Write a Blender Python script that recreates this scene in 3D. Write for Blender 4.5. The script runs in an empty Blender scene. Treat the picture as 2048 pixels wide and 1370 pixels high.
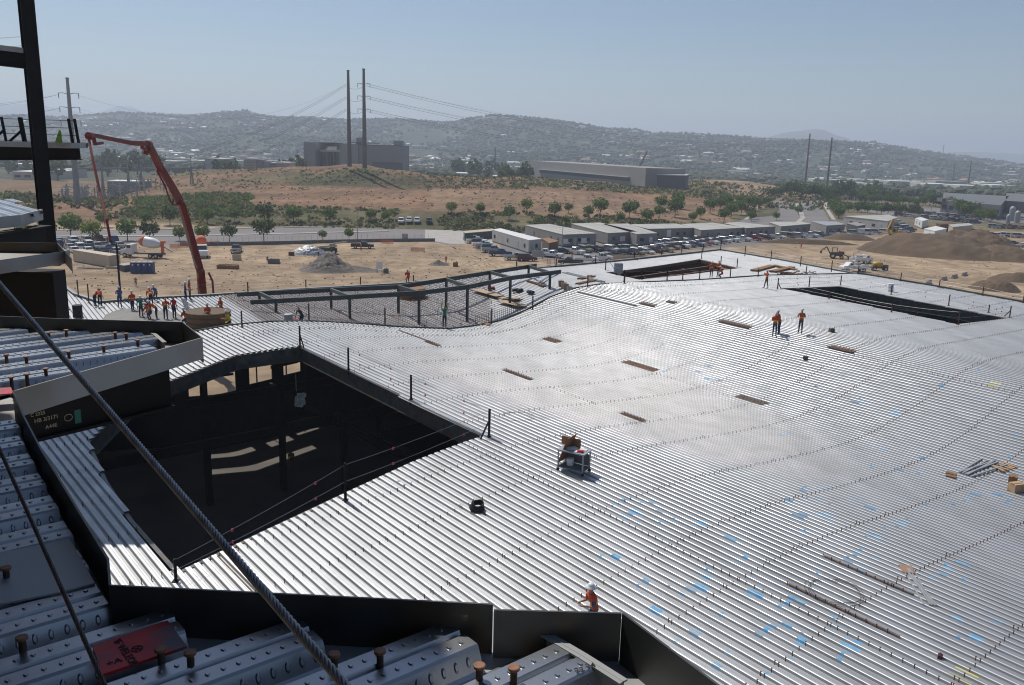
import bpy, bmesh, math, random
from mathutils import Vector, Matrix, noise as NZ
random.seed(7)
C = bpy.context.scene.collection
sc = bpy.context.scene
# ------------------------------------------------------------------ camera
HAZE = .00024
FPX = 1700.0; CZ = 13.5
TH = math.atan(387/1700.0); RO = math.radians(1.57)
cF = Vector((0, math.cos(TH), -math.sin(TH))); cU0 = Vector((0, math.sin(TH), math.cos(TH))); cR0 = Vector((1, 0, 0))
cR = cR0*math.cos(RO) + cU0*math.sin(RO); cU = -cR0*math.sin(RO) + cU0*math.cos(RO)
CAM = Vector((0, 0, CZ))
cam = bpy.data.objects.new('camera', bpy.data.cameras.new('camera')); C.objects.link(cam)
cam.data.sensor_width = 36; cam.data.lens = FPX/2048*36
cam.data.clip_start = 0.05; cam.data.clip_end = 40000
M = Matrix((cR, cU, -cF)).transposed().to_4x4(); M.translation = CAM
cam.matrix_world = M
sc.camera = cam
# ------------------------------------------------------------------ light
SUN_AZ = math.radians(-39); SUN_EL = math.radians(56)
w = bpy.data.worlds.new('World'); sc.world = w; w.use_nodes = True
nt = w.node_tree; nt.nodes.clear()
sky = nt.nodes.new('ShaderNodeTexSky'); sky.sky_type = 'NISHITA'; sky.sun_disc = False
sky.sun_elevation = SUN_EL; sky.sun_rotation = SUN_AZ
sky.altitude = 200; sky.air_density = 1.0; sky.dust_density = 0.6; sky.ozone_density = 3.0
bg = nt.nodes.new('ShaderNodeBackground'); bg.inputs[1].default_value = 0.070
ow = nt.nodes.new('ShaderNodeOutputWorld')
nt.links.new(sky.outputs[0], bg.inputs[0]); nt.links.new(bg.outputs[0], ow.inputs[0])
sl = bpy.data.lights.new('sun', 'SUN'); sl.energy = 3.5; sl.angle = math.radians(0.55); sl.color = (1, .955, .88)
so = bpy.data.objects.new('sun', sl); C.objects.link(so)
SUN = Vector((math.sin(SUN_AZ)*math.cos(SUN_EL), math.cos(SUN_AZ)*math.cos(SUN_EL), math.sin(SUN_EL)))
so.rotation_euler = SUN.to_track_quat('Z', 'Y').to_euler(); so.location = (0, 0, 60)
sc.view_settings.view_transform = 'Standard'; sc.view_settings.look = 'None'
sc.view_settings.exposure = 0.2; sc.view_settings.gamma = 1
sc.cycles.filter_width = 1.1; sc.cycles.max_bounces = 6; sc.cycles.volume_bounces = 1; sc.cycles.transparent_max_bounces = 8
# ------------------------------------------------------------------ placing
def ray(x, y): return cF + cR*((x-1024)/FPX) - cU*((y-685)/FPX)
def at(x, y, z=0.0):
    r = ray(x, y); return CAM + r*((z-CZ)/r.z)
def ad(x, y, d):
    r = ray(x, y); return CAM + r*(d/r.y)
GZ = -12.5
def G(x, y, z=GZ): return at(x, y, z)
A_ = math.radians(-40.2)
DU = Vector((math.sin(A_), math.cos(A_), 0)); DV = Vector((math.cos(A_), -math.sin(A_), 0))
def UV(p): return p.dot(DU), p.dot(DV)
def W(u, v, z=0): return DU*u + DV*v + Vector((0, 0, z))
def lerpt(T, x):
    if x <= T[0][0]: return T[0][1]
    for (a, b), (c, d) in zip(T, T[1:]):
        if x <= c:
            t = (x-a)/(c-a); return b+(d-b)*t
    return T[-1][1]
ZT0 = [(-30, -1.0), (0, -1.2), (8, -1.0), (12, -.75), (15.4, -.45), (18.5, 0), (22, .38), (25, .45), (28.2, .28), (32.6, -.28), (37.4, -.72), (40.5, -.93), (44.7, -.6), (47.9, 0), (51.3, 1.0), (54, 1.35), (57, 1.4), (62, 1.1), (66, .9), (75, .5), (90, .1), (120, -.4)]
def zv(v): return .92*(lerpt(ZT0, v-3)+2*lerpt(ZT0, v-1.5)+3*lerpt(ZT0, v)+2*lerpt(ZT0, v+1.5)+lerpt(ZT0, v+3))/9
GT = .022
def gt(px, py, z0=None):      # spot of the terrain seen at a photo point
    d = 180.0; r = ray(px, py); last = None
    while d < 3000:
        q = CAM+r*(d/r.y); xh = 1024+(q.x/q.y)*HP
        for _ in range(2): xh = 1024+(q.x/q.y)*HP
        if q.z <= tz(xh, d, False): return Vector((q.x, q.y, tz(xh, d)))
        d *= 1.004
    return q
def gu(u): return GT*(u-17)
def Wd(u, v, z=0): return W(u, v, z+gu(u))
def dk(x, y, dz=0.0):            # point of the big deck under a spot of the photo
    z = 0
    for k in range(30):
        p = at(x, y, z); z = .5*z+.5*(zv(UV(p)[1])+gu(UV(p)[0])+dz)
    return at(x, y, z)
A2 = math.radians(-33); D2 = Vector((math.sin(A2), math.cos(A2), 0)); V2 = Vector((math.cos(A2), -math.sin(A2), 0))
def zf2(v2): return .8*zv(.9926*v2+8.5)+.28
def fz(p): return zf2(p.dot(V2))
def fd(x, y):
    z = 0
    for k in range(30):
        p = at(x, y, z); z = .5*z+.5*fz(p)
    return at(x, y, z)
# ------------------------------------------------------------------ materials
def srgb(c): return tuple(((x/255)/12.92 if x/255 <= .04045 else ((x/255+.055)/1.055)**2.4) for x in c)
def mat(name, col, rough=.7, metal=0, col2=None, ns=3.0, det=4, bump=0, bs=None, spec=.5, thr=(.35, .65), stretch=None, col3=None, ns3=1):
    m = bpy.data.materials.new(name); m.use_nodes = True; n = m.node_tree; b = n.nodes['Principled BSDF']
    b.inputs['Base Color'].default_value = (*col, 1); b.inputs['Roughness'].default_value = rough; b.inputs['Metallic'].default_value = metal
    b.inputs['Specular IOR Level'].default_value = spec
    if col2 or bump:
        tc = n.nodes.new('ShaderNodeTexCoord'); mp = n.nodes.new('ShaderNodeMapping'); n.links.new(tc.outputs['Object'], mp.inputs[0])
        if stretch: mp.inputs['Scale'].default_value = stretch[:3]; mp.inputs['Rotation'].default_value = (0, 0, stretch[3])
    if col2:
        t = n.nodes.new('ShaderNodeTexNoise'); t.inputs['Scale'].default_value = ns; t.inputs['Detail'].default_value = det
        n.links.new(mp.outputs[0], t.inputs[0]); r = n.nodes.new('ShaderNodeValToRGB')
        r.color_ramp.elements[0].position = thr[0]; r.color_ramp.elements[1].position = thr[1]
        r.color_ramp.elements[0].color = (*col, 1); r.color_ramp.elements[1].color = (*col2, 1)
        n.links.new(t.outputs[0], r.inputs[0]); out = r.outputs[0]
        if col3:
            t3 = n.nodes.new('ShaderNodeTexNoise'); t3.inputs['Scale'].default_value = ns3; t3.inputs['Detail'].default_value = 6
            n.links.new(mp.outputs[0], t3.inputs[0]); r3 = n.nodes.new('ShaderNodeValToRGB')
            r3.color_ramp.elements[0].position = .5; r3.color_ramp.elements[1].position = .62
            r3.color_ramp.elements[0].color = (0, 0, 0, 1); n.links.new(t3.outputs[0], r3.inputs[0])
            mx = n.nodes.new('ShaderNodeMix'); mx.data_type = 'RGBA'; n.links.new(r3.outputs[0], mx.inputs[0])
            n.links.new(out, mx.inputs[6]); mx.inputs[7].default_value = (*col3, 1); out = mx.outputs[2]
        n.links.new(out, b.inputs['Base Color'])
    if bump:
        t2 = n.nodes.new('ShaderNodeTexNoise'); t2.inputs['Scale'].default_value = bs or ns*3; t2.inputs['Detail'].default_value = 4
        n.links.new(mp.outputs[0], t2.inputs[0]); bp = n.nodes.new('ShaderNodeBump'); bp.inputs['Strength'].default_value = bump; bp.inputs['Distance'].default_value = .05
        n.links.new(t2.outputs[0], bp.inputs['Height']); n.links.new(bp.outputs[0], b.inputs['Normal'])
    return m
X = {}
X['galv'] = mat('galvanised_deck', (.51, .515, .52), .42, .70, (.455, .46, .465), .35, 5, stretch=(2.2, .25, 1, math.radians(-40.2)), spec=.5)
X['galvweb'] = mat('dusty_zinc_valley', (.40, .40, .40), .52, .5, (.32, .317, .312), .35, 5, stretch=(2.2, .25, 1, math.radians(-40.2)))  # shade of rib webs and valley bottoms put into a darker zinc colour
def sheets(m):
    n = m.node_tree; b = n.nodes['Principled BSDF']; src = b.inputs['Base Color'].links[0].from_socket; tc = n.nodes.new('ShaderNodeTexCoord'); mp = n.nodes.new('ShaderNodeMapping'); mp.vector_type = 'POINT'; mp.inputs['Rotation'].default_value = (0, 0, math.radians(-40.2)); n.links.new(tc.outputs['Object'], mp.inputs[0])
    mp2 = n.nodes.new('ShaderNodeMapping'); mp2.inputs['Scale'].default_value = (1.093, .11, 1); n.links.new(mp.outputs[0], mp2.inputs[0]); fl = n.nodes.new('ShaderNodeVectorMath'); fl.operation = 'FLOOR'; n.links.new(mp2.outputs[0], fl.inputs[0]); s = n.nodes.new('ShaderNodeSeparateXYZ'); n.links.new(fl.outputs[0], s.inputs[0]); c = n.nodes.new('ShaderNodeCombineXYZ'); n.links.new(s.outputs[0], c.inputs[0]); n.links.new(s.outputs[1], c.inputs[1]); wn_ = n.nodes.new('ShaderNodeTexWhiteNoise'); wn_.noise_dimensions = '2D'; n.links.new(c.outputs[0], wn_.inputs[0])
    mr = n.nodes.new('ShaderNodeMapRange'); mr.inputs[3].default_value = .93; mr.inputs[4].default_value = 1.05; n.links.new(wn_.outputs[0], mr.inputs[0]); nz = n.nodes.new('ShaderNodeTexNoise'); nz.inputs['Scale'].default_value = .9; nz.inputs['Detail'].default_value = 8; nz.inputs['Roughness'].default_value = .7; n.links.new(tc.outputs['Object'], nz.inputs[0]); m2 = n.nodes.new('ShaderNodeMapRange'); m2.inputs[1].default_value = .35; m2.inputs[2].default_value = .7; m2.inputs[3].default_value = 1.06; m2.inputs[4].default_value = .84; n.links.new(nz.outputs[0], m2.inputs[0])
    mu = n.nodes.new('ShaderNodeMath'); mu.operation = 'MULTIPLY'; n.links.new(mr.outputs[0], mu.inputs[0]); n.links.new(m2.outputs[0], mu.inputs[1]); mx = n.nodes.new('ShaderNodeMix'); mx.data_type = 'RGBA'; mx.blend_type = 'MULTIPLY'; mx.inputs[0].default_value = 1; n.links.new(src, mx.inputs[6]); n.links.new(mu.outputs[0], mx.inputs[7]); n.links.new(mx.outputs[2], b.inputs['Base Color'])
    r = n.nodes.new('ShaderNodeMapRange'); r.inputs[1].default_value = .3; r.inputs[2].default_value = .7; bs_ = b.inputs['Roughness'].default_value; r.inputs[3].default_value = bs_-.06; r.inputs[4].default_value = bs_+.12; n.links.new(nz.outputs[0], r.inputs[0]); n.links.new(r.outputs[0], b.inputs['Roughness'])
sheets(X['galv'])
X['galvfar'] = mat('galvanised_deck_far', (.50, .50, .50), .44, .55, (.43, .43, .435), .5, 5)
X['galvfore'] = mat('galvanised_rib_deck', (.43, .445, .465), .30, .8, (.31, .325, .345), 2.0, 5, bump=.03, bs=14)
X['blue'] = mat('blue_marking_paint', (.10, .32, .55), .6, .1, (.24, .43, .58), 4, 3)
X['yellow'] = mat('yellow_marking_paint', (.6, .55, .08), .6, .1, (.6, .58, .3), 4, 3)
X['rust'] = mat('rusty_steel', (.17, .075, .04), .85, .1, (.09, .045, .03), 3, 5)
X['rustL'] = mat('light_rust', (.23, .125, .075), .85, .1, (.11, .07, .05), 5, 6)
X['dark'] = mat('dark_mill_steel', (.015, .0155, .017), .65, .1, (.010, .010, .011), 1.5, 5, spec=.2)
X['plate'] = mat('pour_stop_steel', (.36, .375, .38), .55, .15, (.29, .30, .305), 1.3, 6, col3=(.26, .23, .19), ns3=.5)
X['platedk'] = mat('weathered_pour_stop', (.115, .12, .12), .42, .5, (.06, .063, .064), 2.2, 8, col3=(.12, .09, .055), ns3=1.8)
X['frame'] = mat('grey_green_primer', (.075, .09, .085), .65, .1, (.055, .066, .063), 1, 4)
X['cable'] = mat('wire_rope', (.30, .31, .33), .45, .4, (.18, .19, .21), 40, 3)
X['cabledk'] = mat('rusty_wire_rope', (.09, .07, .065), .6, .3, (.05, .04, .04), 40, 3)
X['stud'] = mat('stud_rust', (.13, .07, .045), .7, .3, (.06, .04, .03), 25, 3)
X['studtop'] = mat('stud_head_rust', (.30, .15, .09), .7, .2, (.2, .1, .06), 60, 3)
X['asphalt'] = mat('asphalt', (.20, .18, .17), .9, 0, (.165, .15, .145), .06, 6)
X['concrete'] = mat('concrete', (.42, .39, .35), .9, 0, (.34, .32, .29), .4, 5)
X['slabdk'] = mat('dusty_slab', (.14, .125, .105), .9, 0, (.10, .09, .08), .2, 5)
X['dirt'] = mat('dirt', (.34, .25, .165), .95, 0, (.27, .19, .12), .05, 8, bump=.5, bs=1.2)
X['dirtdk'] = mat('excavated_soil', (.14, .093, .056), .95, 0, (.09, .06, .037), .12, 8, bump=.8, bs=1.5)
X['track'] = mat('compacted_dirt', (.27, .20, .135), .95, 0, (.33, .24, .16), .4, 6)
X['gravel'] = mat('gravel', (.19, .165, .14), .95, 0, (.12, .105, .09), 2.5, 6, bump=1, bs=3)
X['boomred'] = mat('red_boom_paint', (.23, .014, .009), .42, 0, (.15, .012, .009), .8, 5)
X['white'] = mat('white_paint', (.75, .75, .74), .4)
X['cream'] = mat('cream_paint', (.50, .42, .31), .6, 0, (.44, .36, .27), .8, 4)
X['black'] = mat('black_rubber', (.02, .02, .021), .8)
X['glass'] = mat('dark_glass', (.03, .035, .04), .08, 0, spec=.8)
X['chrome'] = mat('chrome', (.6, .6, .6), .25, .9)
X['orange'] = mat('orange_cloth', (.62, .085, .025), .85, 0, (.5, .07, .02), 9, 3)
X['red'] = mat('red_cloth', (.42, .03, .025), .85)
X['yellowc'] = mat('yellow_cloth', (.65, .5, .04), .85)
X['green'] = mat('green_cloth', (.02, .17, .11), .85)
X['bluec'] = mat('blue_cloth', (.05, .11, .27), .85)
X['navy'] = mat('navy_cloth', (.02, .03, .06), .85)
X['jeans'] = mat('denim', (.05, .075, .13), .9, 0, (.035, .05, .09), 8, 3)
X['khaki'] = mat('brown_trousers', (.14, .10, .07), .9)
X['skin'] = mat('skin', (.36, .2, .13), .6)
X['hat'] = mat('hard_hat_white', (.72, .72, .70), .35)
X['boot'] = mat('boot_leather', (.04, .028, .02), .8)
X['ply'] = mat('plywood', (.46, .33, .2), .8, 0, (.38, .27, .16), 2, 4)
X['plydk'] = mat('weathered_plywood', (.30, .155, .07), .8, 0, (.2, .105, .05), 2, 4)
X['lumber'] = mat('lumber', (.5, .33, .19), .8, 0, (.40, .25, .14), 3, 4)
X['pink'] = mat('pink_flagging', (.5, .05, .10), .7)
X['loo'] = mat('blue_plastic', (.03, .06, .17), .5)
X['tgrey'] = mat('trailer_siding', (.27, .26, .245), .8, 0, (.24, .23, .22), .5, 3)
X['tlight'] = mat('light_trailer_siding', (.47, .46, .43), .7, 0, (.42, .41, .39), .5, 3)
X['troof'] = mat('metal_trailer_roof', (.46, .44, .39), .6, .1, (.38, .36, .33), .15, 5)
X['wroof'] = mat('white_roof', (.72, .71, .67), .5, .1)
X['wall'] = mat('plant_wall', (.30, .285, .265), .8, 0, (.28, .265, .25), .05, 3)
X['walld'] = mat('dark_grey_wall', (.13, .135, .14), .8)
X['pole'] = mat('weathering_steel_pole', (.20, .175, .155), .8, .1, (.17, .15, .135), .2, 3)
X['polegal'] = mat('grey_steel_pole', (.30, .31, .31), .7, .2, (.27, .28, .28), .2, 3)
X['leaf'] = mat('bright_leaves', (.17, .24, .06), .8, 0, (.11, .165, .045), 1.2, 3)
X['leaf2'] = mat('green_leaves', (.115, .175, .055), .8, 0, (.075, .12, .04), 1.2, 3)
X['leaf3'] = mat('yellow_green_leaves', (.27, .30, .07), .8, 0, (.20, .23, .06), 1.2, 3)
X['leafd'] = mat('dark_foliage', (.035, .055, .025), .9, 0, (.06, .075, .035), .3, 3)
X['bark'] = mat('bark', (.10, .075, .055), .9)
X['scrub'] = mat('scrub', (.13, .15, .055), .9, 0, (.19, .165, .08), .15, 4)
X['hillscrub'] = mat('hill_chaparral', (.065, .08, .042), .9, 0, (.085, .09, .055), .1, 3)
X['weed'] = mat('dry_weeds', (.14, .12, .065), .9)
X['tile'] = mat('tile_roof', (.36, .2, .13), .8, 0, (.3, .17, .11), .1, 3)
X['hwall'] = mat('house_wall', (.5, .46, .40), .8)
X['catyel'] = mat('machine_yellow', (.55, .34, .03), .5, 0, (.4, .25, .03), 1, 4)
X['net'] = mat('orange_netting', (.62, .16, .07), .8)
X['tank'] = mat('grey_tank', (.35, .36, .37), .5, .2)
X['cement'] = mat('wet_concrete', (.20, .185, .165), .6, 0, (.15, .14, .125), 1.2, 5, bump=.4, bs=5)
X['redpaint'] = mat('red_spray_paint', (.32, .012, .018), .5, .1, (.60, .02, .03), 6, 6, col3=(.09, .07, .09), ns3=4)
X['ink'] = mat('black_marker', (.01, .01, .012), .7)
X['chalk'] = mat('yellow_chalk', (.35, .32, .22), .9)
X['greenp'] = mat('green_paint_dab', (.02, .14, .12), .7)
X['lime'] = mat('lime_plastic', (.25, .42, .02), .6)
X['mtn'] = mat('far_mountain', (.10, .105, .09), .95, 0, (.15, .13, .10), .004, 6)
X['dumpw'] = mat('white_vinyl', (.68, .68, .66), .6)
def leafify(k, amt=.5):
    m = X[k]; n = m.node_tree; b = n.nodes['Principled BSDF']; o = n.nodes['Material Output']; t = n.nodes.new('ShaderNodeBsdfTranslucent'); mx = n.nodes.new('ShaderNodeMixShader'); mx.inputs[0].default_value = amt
    if b.inputs['Base Color'].links: n.links.new(b.inputs['Base Color'].links[0].from_socket, t.inputs[0])
    n.links.new(b.outputs[0], mx.inputs[1]); n.links.new(t.outputs[0], mx.inputs[2]); n.links.new(mx.outputs[0], o.inputs[0])
for k_ in ('leaf', 'leaf2', 'leaf3', 'scrub'): leafify(k_)
def paint(name, c): X[name] = mat('car_paint_'+name, c, .3, .15, spec=.6)
for n_, c_ in dict(pwhite=(.72, .72, .71), psilver=(.38, .39, .40), pblack=(.015, .015, .018), pgrey=(.11, .115, .12), pred=(.25, .02, .02), pmaroon=(.09, .018, .016), pblue=(.03, .06, .16), pteal=(.03, .12, .12), ptan=(.30, .26, .19), pgreen=(.03, .07, .04)).items(): paint(n_, c_)
# ------------------------------------------------------------------ building blocks
class MB:
    def __init__(s): s.v = []; s.f = []; s.m = []
    def add(s, vs, fs, m=0):
        o = len(s.v); s.v += [tuple(p) for p in vs]
        for f in fs: s.f.append([i+o for i in f]); s.m.append(m)
    def box(s, c, size, rz=0, m=0, tz=1.0, tx=1.0):
        x, y, z = size; x /= 2; y /= 2; z /= 2; a, b = math.cos(rz), math.sin(rz); vs = []
        for k in (-1, 1):
            sx = tx if k > 0 else 1; sy = tz if k > 0 else 1
            for (i, j) in ((-1, -1), (1, -1), (1, 1), (-1, 1)):
                px, py = i*x*sx, j*y*sy; vs.append((c[0]+px*a-py*b, c[1]+px*b+py*a, c[2]+k*z))
        s.add(vs, [(3, 2, 1, 0), (4, 5, 6, 7), (0, 1, 5, 4), (1, 2, 6, 5), (2, 3, 7, 6), (3, 0, 4, 7)], m)
        return s
    def tube(s, pts, r, n=6, m=0, cap=True, r2=None):
        pts = [Vector(p) for p in pts]; N = len(pts); rings = []
        for i, p in enumerate(pts):
            t = (pts[min(i+1, N-1)]-pts[max(i-1, 0)]).normalized()
            up = Vector((0, 0, 1)) if abs(t.z) < .95 else Vector((1, 0, 0))
            a = t.cross(up).normalized(); b = t.cross(a); rr = r if r2 is None else r+(r2-r)*i/(N-1)
            rings.append([p+a*(rr*math.cos(2*math.pi*k/n))+b*(rr*math.sin(2*math.pi*k/n)) for k in range(n)])
        vs = [q for R_ in rings for q in R_]; fs = []
        for i in range(N-1):
            for k in range(n): fs.append((i*n+k, i*n+(k+1) % n, (i+1)*n+(k+1) % n, (i+1)*n+k))
        if cap: fs.append(tuple(range(n-1, -1, -1))); fs.append(tuple((N-1)*n+k for k in range(n)))
        s.add(vs, fs, m); return s
    def rbar(s, p, q, w, h, m=0, w2=None, h2=None):      # rectangular bar, h measured in the vertical plane
        p = Vector(p); q = Vector(q); t = (q-p).normalized(); up = Vector((0, 0, 1)) if abs(t.z) < .9 else Vector((DU.x, DU.y, 0))
        a = t.cross(up).normalized(); b = a.cross(t); w2 = w2 or w; h2 = h2 or h; vs = []
        for c, ww, hh in ((p, w, h), (q, w2, h2)):
            for i, j in ((-1, -1), (1, -1), (1, 1), (-1, 1)): vs.append(c+a*(i*ww/2)+b*(j*hh/2))
        s.add(vs, [(0, 1, 2, 3), (7, 6, 5, 4), (0, 4, 5, 1), (1, 5, 6, 2), (2, 6, 7, 3), (3, 7, 4, 0)], m); return s
    def ibeam(s, p, q, w, h, m=0, tf=.02, tw=.012):
        p = Vector(p); q = Vector(q); z = Vector((0, 0, 1))
        t = (q-p).normalized()
        if abs(t.z) > .9: z = Vector((DU.x, DU.y, 0))
        else: z = (t.cross(z).normalized()).cross(t)
        s.rbar(p, q, tw, h-2*tf, m)
        for k in (1, -1): s.rbar(p+z*(k*(h/2-tf/2)), q+z*(k*(h/2-tf/2)), w, tf, m)
        return s
    def prism(s, poly, z0, z1, m=0):
        n = len(poly); vs = [(p[0], p[1], z0) for p in poly]+[(p[0], p[1], z1) for p in poly]
        a = sum(poly[i][0]*poly[(i+1) % n][1]-poly[(i+1) % n][0]*poly[i][1] for i in range(n))
        r = list(range(n)); 
        if a < 0: fs = [tuple(r), tuple(reversed([n+i for i in r]))]
        else: fs = [tuple(reversed(r)), tuple(n+i for i in r)]
        for i in r:
            j = (i+1) % n; fs.append((i, j, n+j, n+i) if a > 0 else (j, i, n+i, n+j))
        s.add(vs, fs, m); return s
    def strip(s, pts, z0, z1, th, m=0):                   # upright plate along a polyline
        for p, q in zip(pts, pts[1:]):
            p = Vector((p[0], p[1], 0)); q = Vector((q[0], q[1], 0)); 
            s.rbar(p+Vector((0, 0, (z0+z1)/2)), q+Vector((0, 0, (z0+z1)/2)), th, z1-z0, m)
        return s
    def lathe(s, prof, c, n=12, m=0, ax=None):
        vs = []; fs = []
        for r, z in prof:
            for k in range(n):
                a = 2*math.pi*k/n; p = Vector((r*math.cos(a), r*math.sin(a), z)); 
                if ax is not None: p = ax @ p
                vs.append(p+Vector(c))
        for i in range(len(prof)-1):
            for k in range(n): fs.append((i*n+k, i*n+(k+1) % n, (i+1)*n+(k+1) % n, (i+1)*n+k))
        fs.append(tuple(range(n-1, -1, -1))); fs.append(tuple((len(prof)-1)*n+k for k in range(n)))
        s.add(vs, fs, m); return s
    def build(s, name, mats, parent=None, smooth=False):
        if not isinstance(mats, (list, tuple)): mats = [mats]
        me = bpy.data.meshes.new(name); off = parent['_o'] if parent is not None and '_o' in parent else (0, 0, 0)
        me.from_pydata([(a-off[0], b-off[1], c-off[2]) for a, b, c in s.v], [], s.f)
        for m in mats: me.materials.append(X[m] if isinstance(m, str) else m)
        me.polygons.foreach_set('material_index', s.m)
        if smooth: me.polygons.foreach_set('use_smooth', [True]*len(s.f))
        me.update()
        o = bpy.data.objects.new(name, me); C.objects.link(o)
        if parent is not None: o.parent = parent
        return o
def tag(o, label=None, cat=None, group=None, kind=None):
    if label: o['label'] = label
    if cat: o['category'] = cat
    if group: o['group'] = group
    if kind: o['kind'] = kind
    return o
def thing(name, label, cat, loc=(0, 0, 0), group=None):
    o = bpy.data.objects.new(name, None); o.empty_display_size = .2; C.objects.link(o); o.location = loc; o['_o'] = tuple(loc)
    return tag(o, label, cat, group)
KIDS = {}
def kids(o): return [c for c in bpy.data.objects if c.parent == o] if o.name not in KIDS else KIDS[o.name]
def seal(o):
    for c in list(bpy.data.objects):
        if c.parent is not None: KIDS.setdefault(c.parent.name, []); 
    KIDS[o.name] = [c for c in bpy.data.objects if c.parent == o]
    for c in KIDS[o.name]: KIDS[c.name] = [d for d in bpy.data.objects if d.parent == c]
def dup(o, loc, rz=0, label=None, group=None, sc_=None):
    r = o.copy(); C.objects.link(r); r.location = loc; r.rotation_euler = (0, 0, rz)
    if sc_: r.scale = (sc_, sc_, sc_)
    if label: r['label'] = label
    if group: r['group'] = group
    for ch in KIDS.get(o.name, []):
        c = ch.copy(); C.objects.link(c); c.parent = r
        for g in KIDS.get(ch.name, []):
            d = g.copy(); C.objects.link(d); d.parent = c
    return r
def put(o, loc, rz=0, label=None, group=None, sc_=None):   # first use moves the original, later ones copy it
    if '_used' in o: 
        return dup(o, loc, rz, label, group, sc_)
    seal(o); o['_used'] = 1; o.location = loc; o.rotation_euler = (0, 0, rz)
    if sc_: o.scale = (sc_, sc_, sc_)
    if label: o['label'] = label
    if group: o['group'] = group
    return o
ORD = 'first second third fourth fifth sixth seventh eighth ninth tenth eleventh twelfth thirteenth fourteenth fifteenth sixteenth seventeenth eighteenth nineteenth twentieth'.split()
TENS = {2: 'twenty', 3: 'thirty', 4: 'forty', 5: 'fifty', 6: 'sixty', 7: 'seventy', 8: 'eighty', 9: 'ninety'}
def nth(i):
    if i < 20: return ORD[i]
    t, k = divmod(i+1, 10)
    return TENS[t][:-1]+'ieth' if k == 0 else TENS[t]+'-'+ORD[k-1]
HP = FPX/math.cos(TH)
def yhor(x):                       # image height of the horizon above column x
    return 685-FPX*math.tan(TH)+ (x-1024)*math.tan(RO)
# ------------------------------------------------------------------ terrain
SKYL = [(-400, 238), (0, 238), (60, 236), (120, 240), (180, 236), (240, 231), (300, 233), (380, 237), (440, 231), (490, 229), (520, 236), (560, 240), (620, 241), (700, 245), (800, 244), (860, 249), (900, 251), (950, 241), (985, 237), (1060, 242), (1110, 247), (1150, 252), (1210, 262), (1270, 263), (1300, 271), (1370, 270), (1400, 272), (1480, 277), (1530, 281), (1600, 284), (1660, 286), (1745, 289), (1800, 298), (1850, 306), (1900, 313), (2048, 331), (2500, 342)]
COL = [(-500, [(270, -12.5), (330, -11), (420, -14), (800, -16), (1300, -22)]),
 (0, [(270, -12.5), (330, -11), (420, -14), (800, -16), (1300, -22)]),
 (180, [(262, -12.5), (290, -11.6), (316, -10.3), (340, -12.2), (370, -13.5), (500, -14), (800, -16), (1300, -22)]),
 (300, [(262, -12.5), (292, -9), (350, -9.6), (450, -4.6), (520, -12), (1300, -22)]),
 (420, [(272, -12.5), (308, -8.4), (400, -6.2), (470, -1.6), (540, -14), (1300, -22)]),
 (610, [(274, -12.5), (308, -8.4), (400, -6.2), (435, -1), (472, 1.2), (560, -14), (1300, -22)]),
 (715, [(274, -12.5), (308, -8.4), (400, -6.2), (432, 1.5), (462, 3.6), (560, -14), (1300, -22)]),
 (800, [(274, -12.5), (308, -8.4), (400, -6.4), (425, -.5), (452, 1.4), (560, -14), (1300, -22)]),
 (900, [(274, -12.5), (308, -8.6), (405, -5.8), (440, -3.5), (470, -1.6), (580, -14), (1300, -22)]),
 (1045, [(274, -12.5), (308, -8.8), (410, -4.4), (445, -3.2), (485, -1.8), (540, -3), (600, -14), (1300, -22)]),
 (1200, [(278, -12.5), (310, -9.2), (415, -5.6), (470, -4.6), (520, -4), (600, -14), (1300, -22)]),
 (1300, [(280, -12.5), (315, -9.8), (430, -6.4), (480, -5.4), (540, -9), (640, -14), (1300, -22)]),
 (1400, [(290, -12.5), (330, -10.5), (430, -7.5), (520, -7), (700, -6.2), (800, -18), (1300, -22)]),
 (1495, [(400, -12.5), (520, -11), (700, -6.5), (800, -18), (1300, -22)]),
 (1540, [(520, -12.5), (700, -8.5), (790, -18), (1300, -22)]), (1600, [(520, -12.5), (650, -9.8), (760, -18), (1300, -24)]),
 (1750, [(540, -12.5), (800, -18), (1300, -25)]), (2500, [(540, -12.5), (800, -18), (1300, -25)])]
RD = 3000.0
def ridge(x): return CZ+(yhor(x)-lerpt(SKYL, x))/FPX*RD*1.0
def tz(x, d, noise=True):
    if d <= 1300:
        a = None
        for (xa, ta), (xb, tb) in zip(COL, COL[1:]):
            if x <= xb or xb == 2500:
                t = max(0, min(1, (x-xa)/(xb-xa))); t = t*t*(3-2*t); z = lerpt(ta, d)*(1-t)+lerpt(tb, d)*t; break
    else:
        R_ = ridge(x); z0 = -22 if x < 1500 else -25
        if d < 1500: z = z0
        elif d < RD:
            t = (d-1500)/(RD-1500); z = z0+(R_-z0)*(.25*t+.75*t*t*(3-2*t))
        else:
            t = min(1, (d-RD)/1500); z = R_+(-40-R_)*t
    if noise and d > 280:
        p = Vector(((x-1024)/FPX*d, d, 0)); amp = min(1, (d-280)/120)*.35
        if x > 1380: amp *= max(0, min(1, (d-620)/100))
        z += amp*NZ.noise(p*.02)*2
        if d > 1450: 
            k = math.sin(min(1, (d-1450)/(RD-1450)*.999)*math.pi)
            if d < RD: z += k*(26*NZ.noise(p*.0016+Vector((3, 1, 0)))+9*NZ.noise(p*.006))
            else: z += 6*NZ.noise(p*.004)
    return z
def tpos(x, d, noise=True):
    r = ray(x, yhor(x)); return Vector((r.x/r.y*d, d, tz(x, d, noise)))
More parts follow.
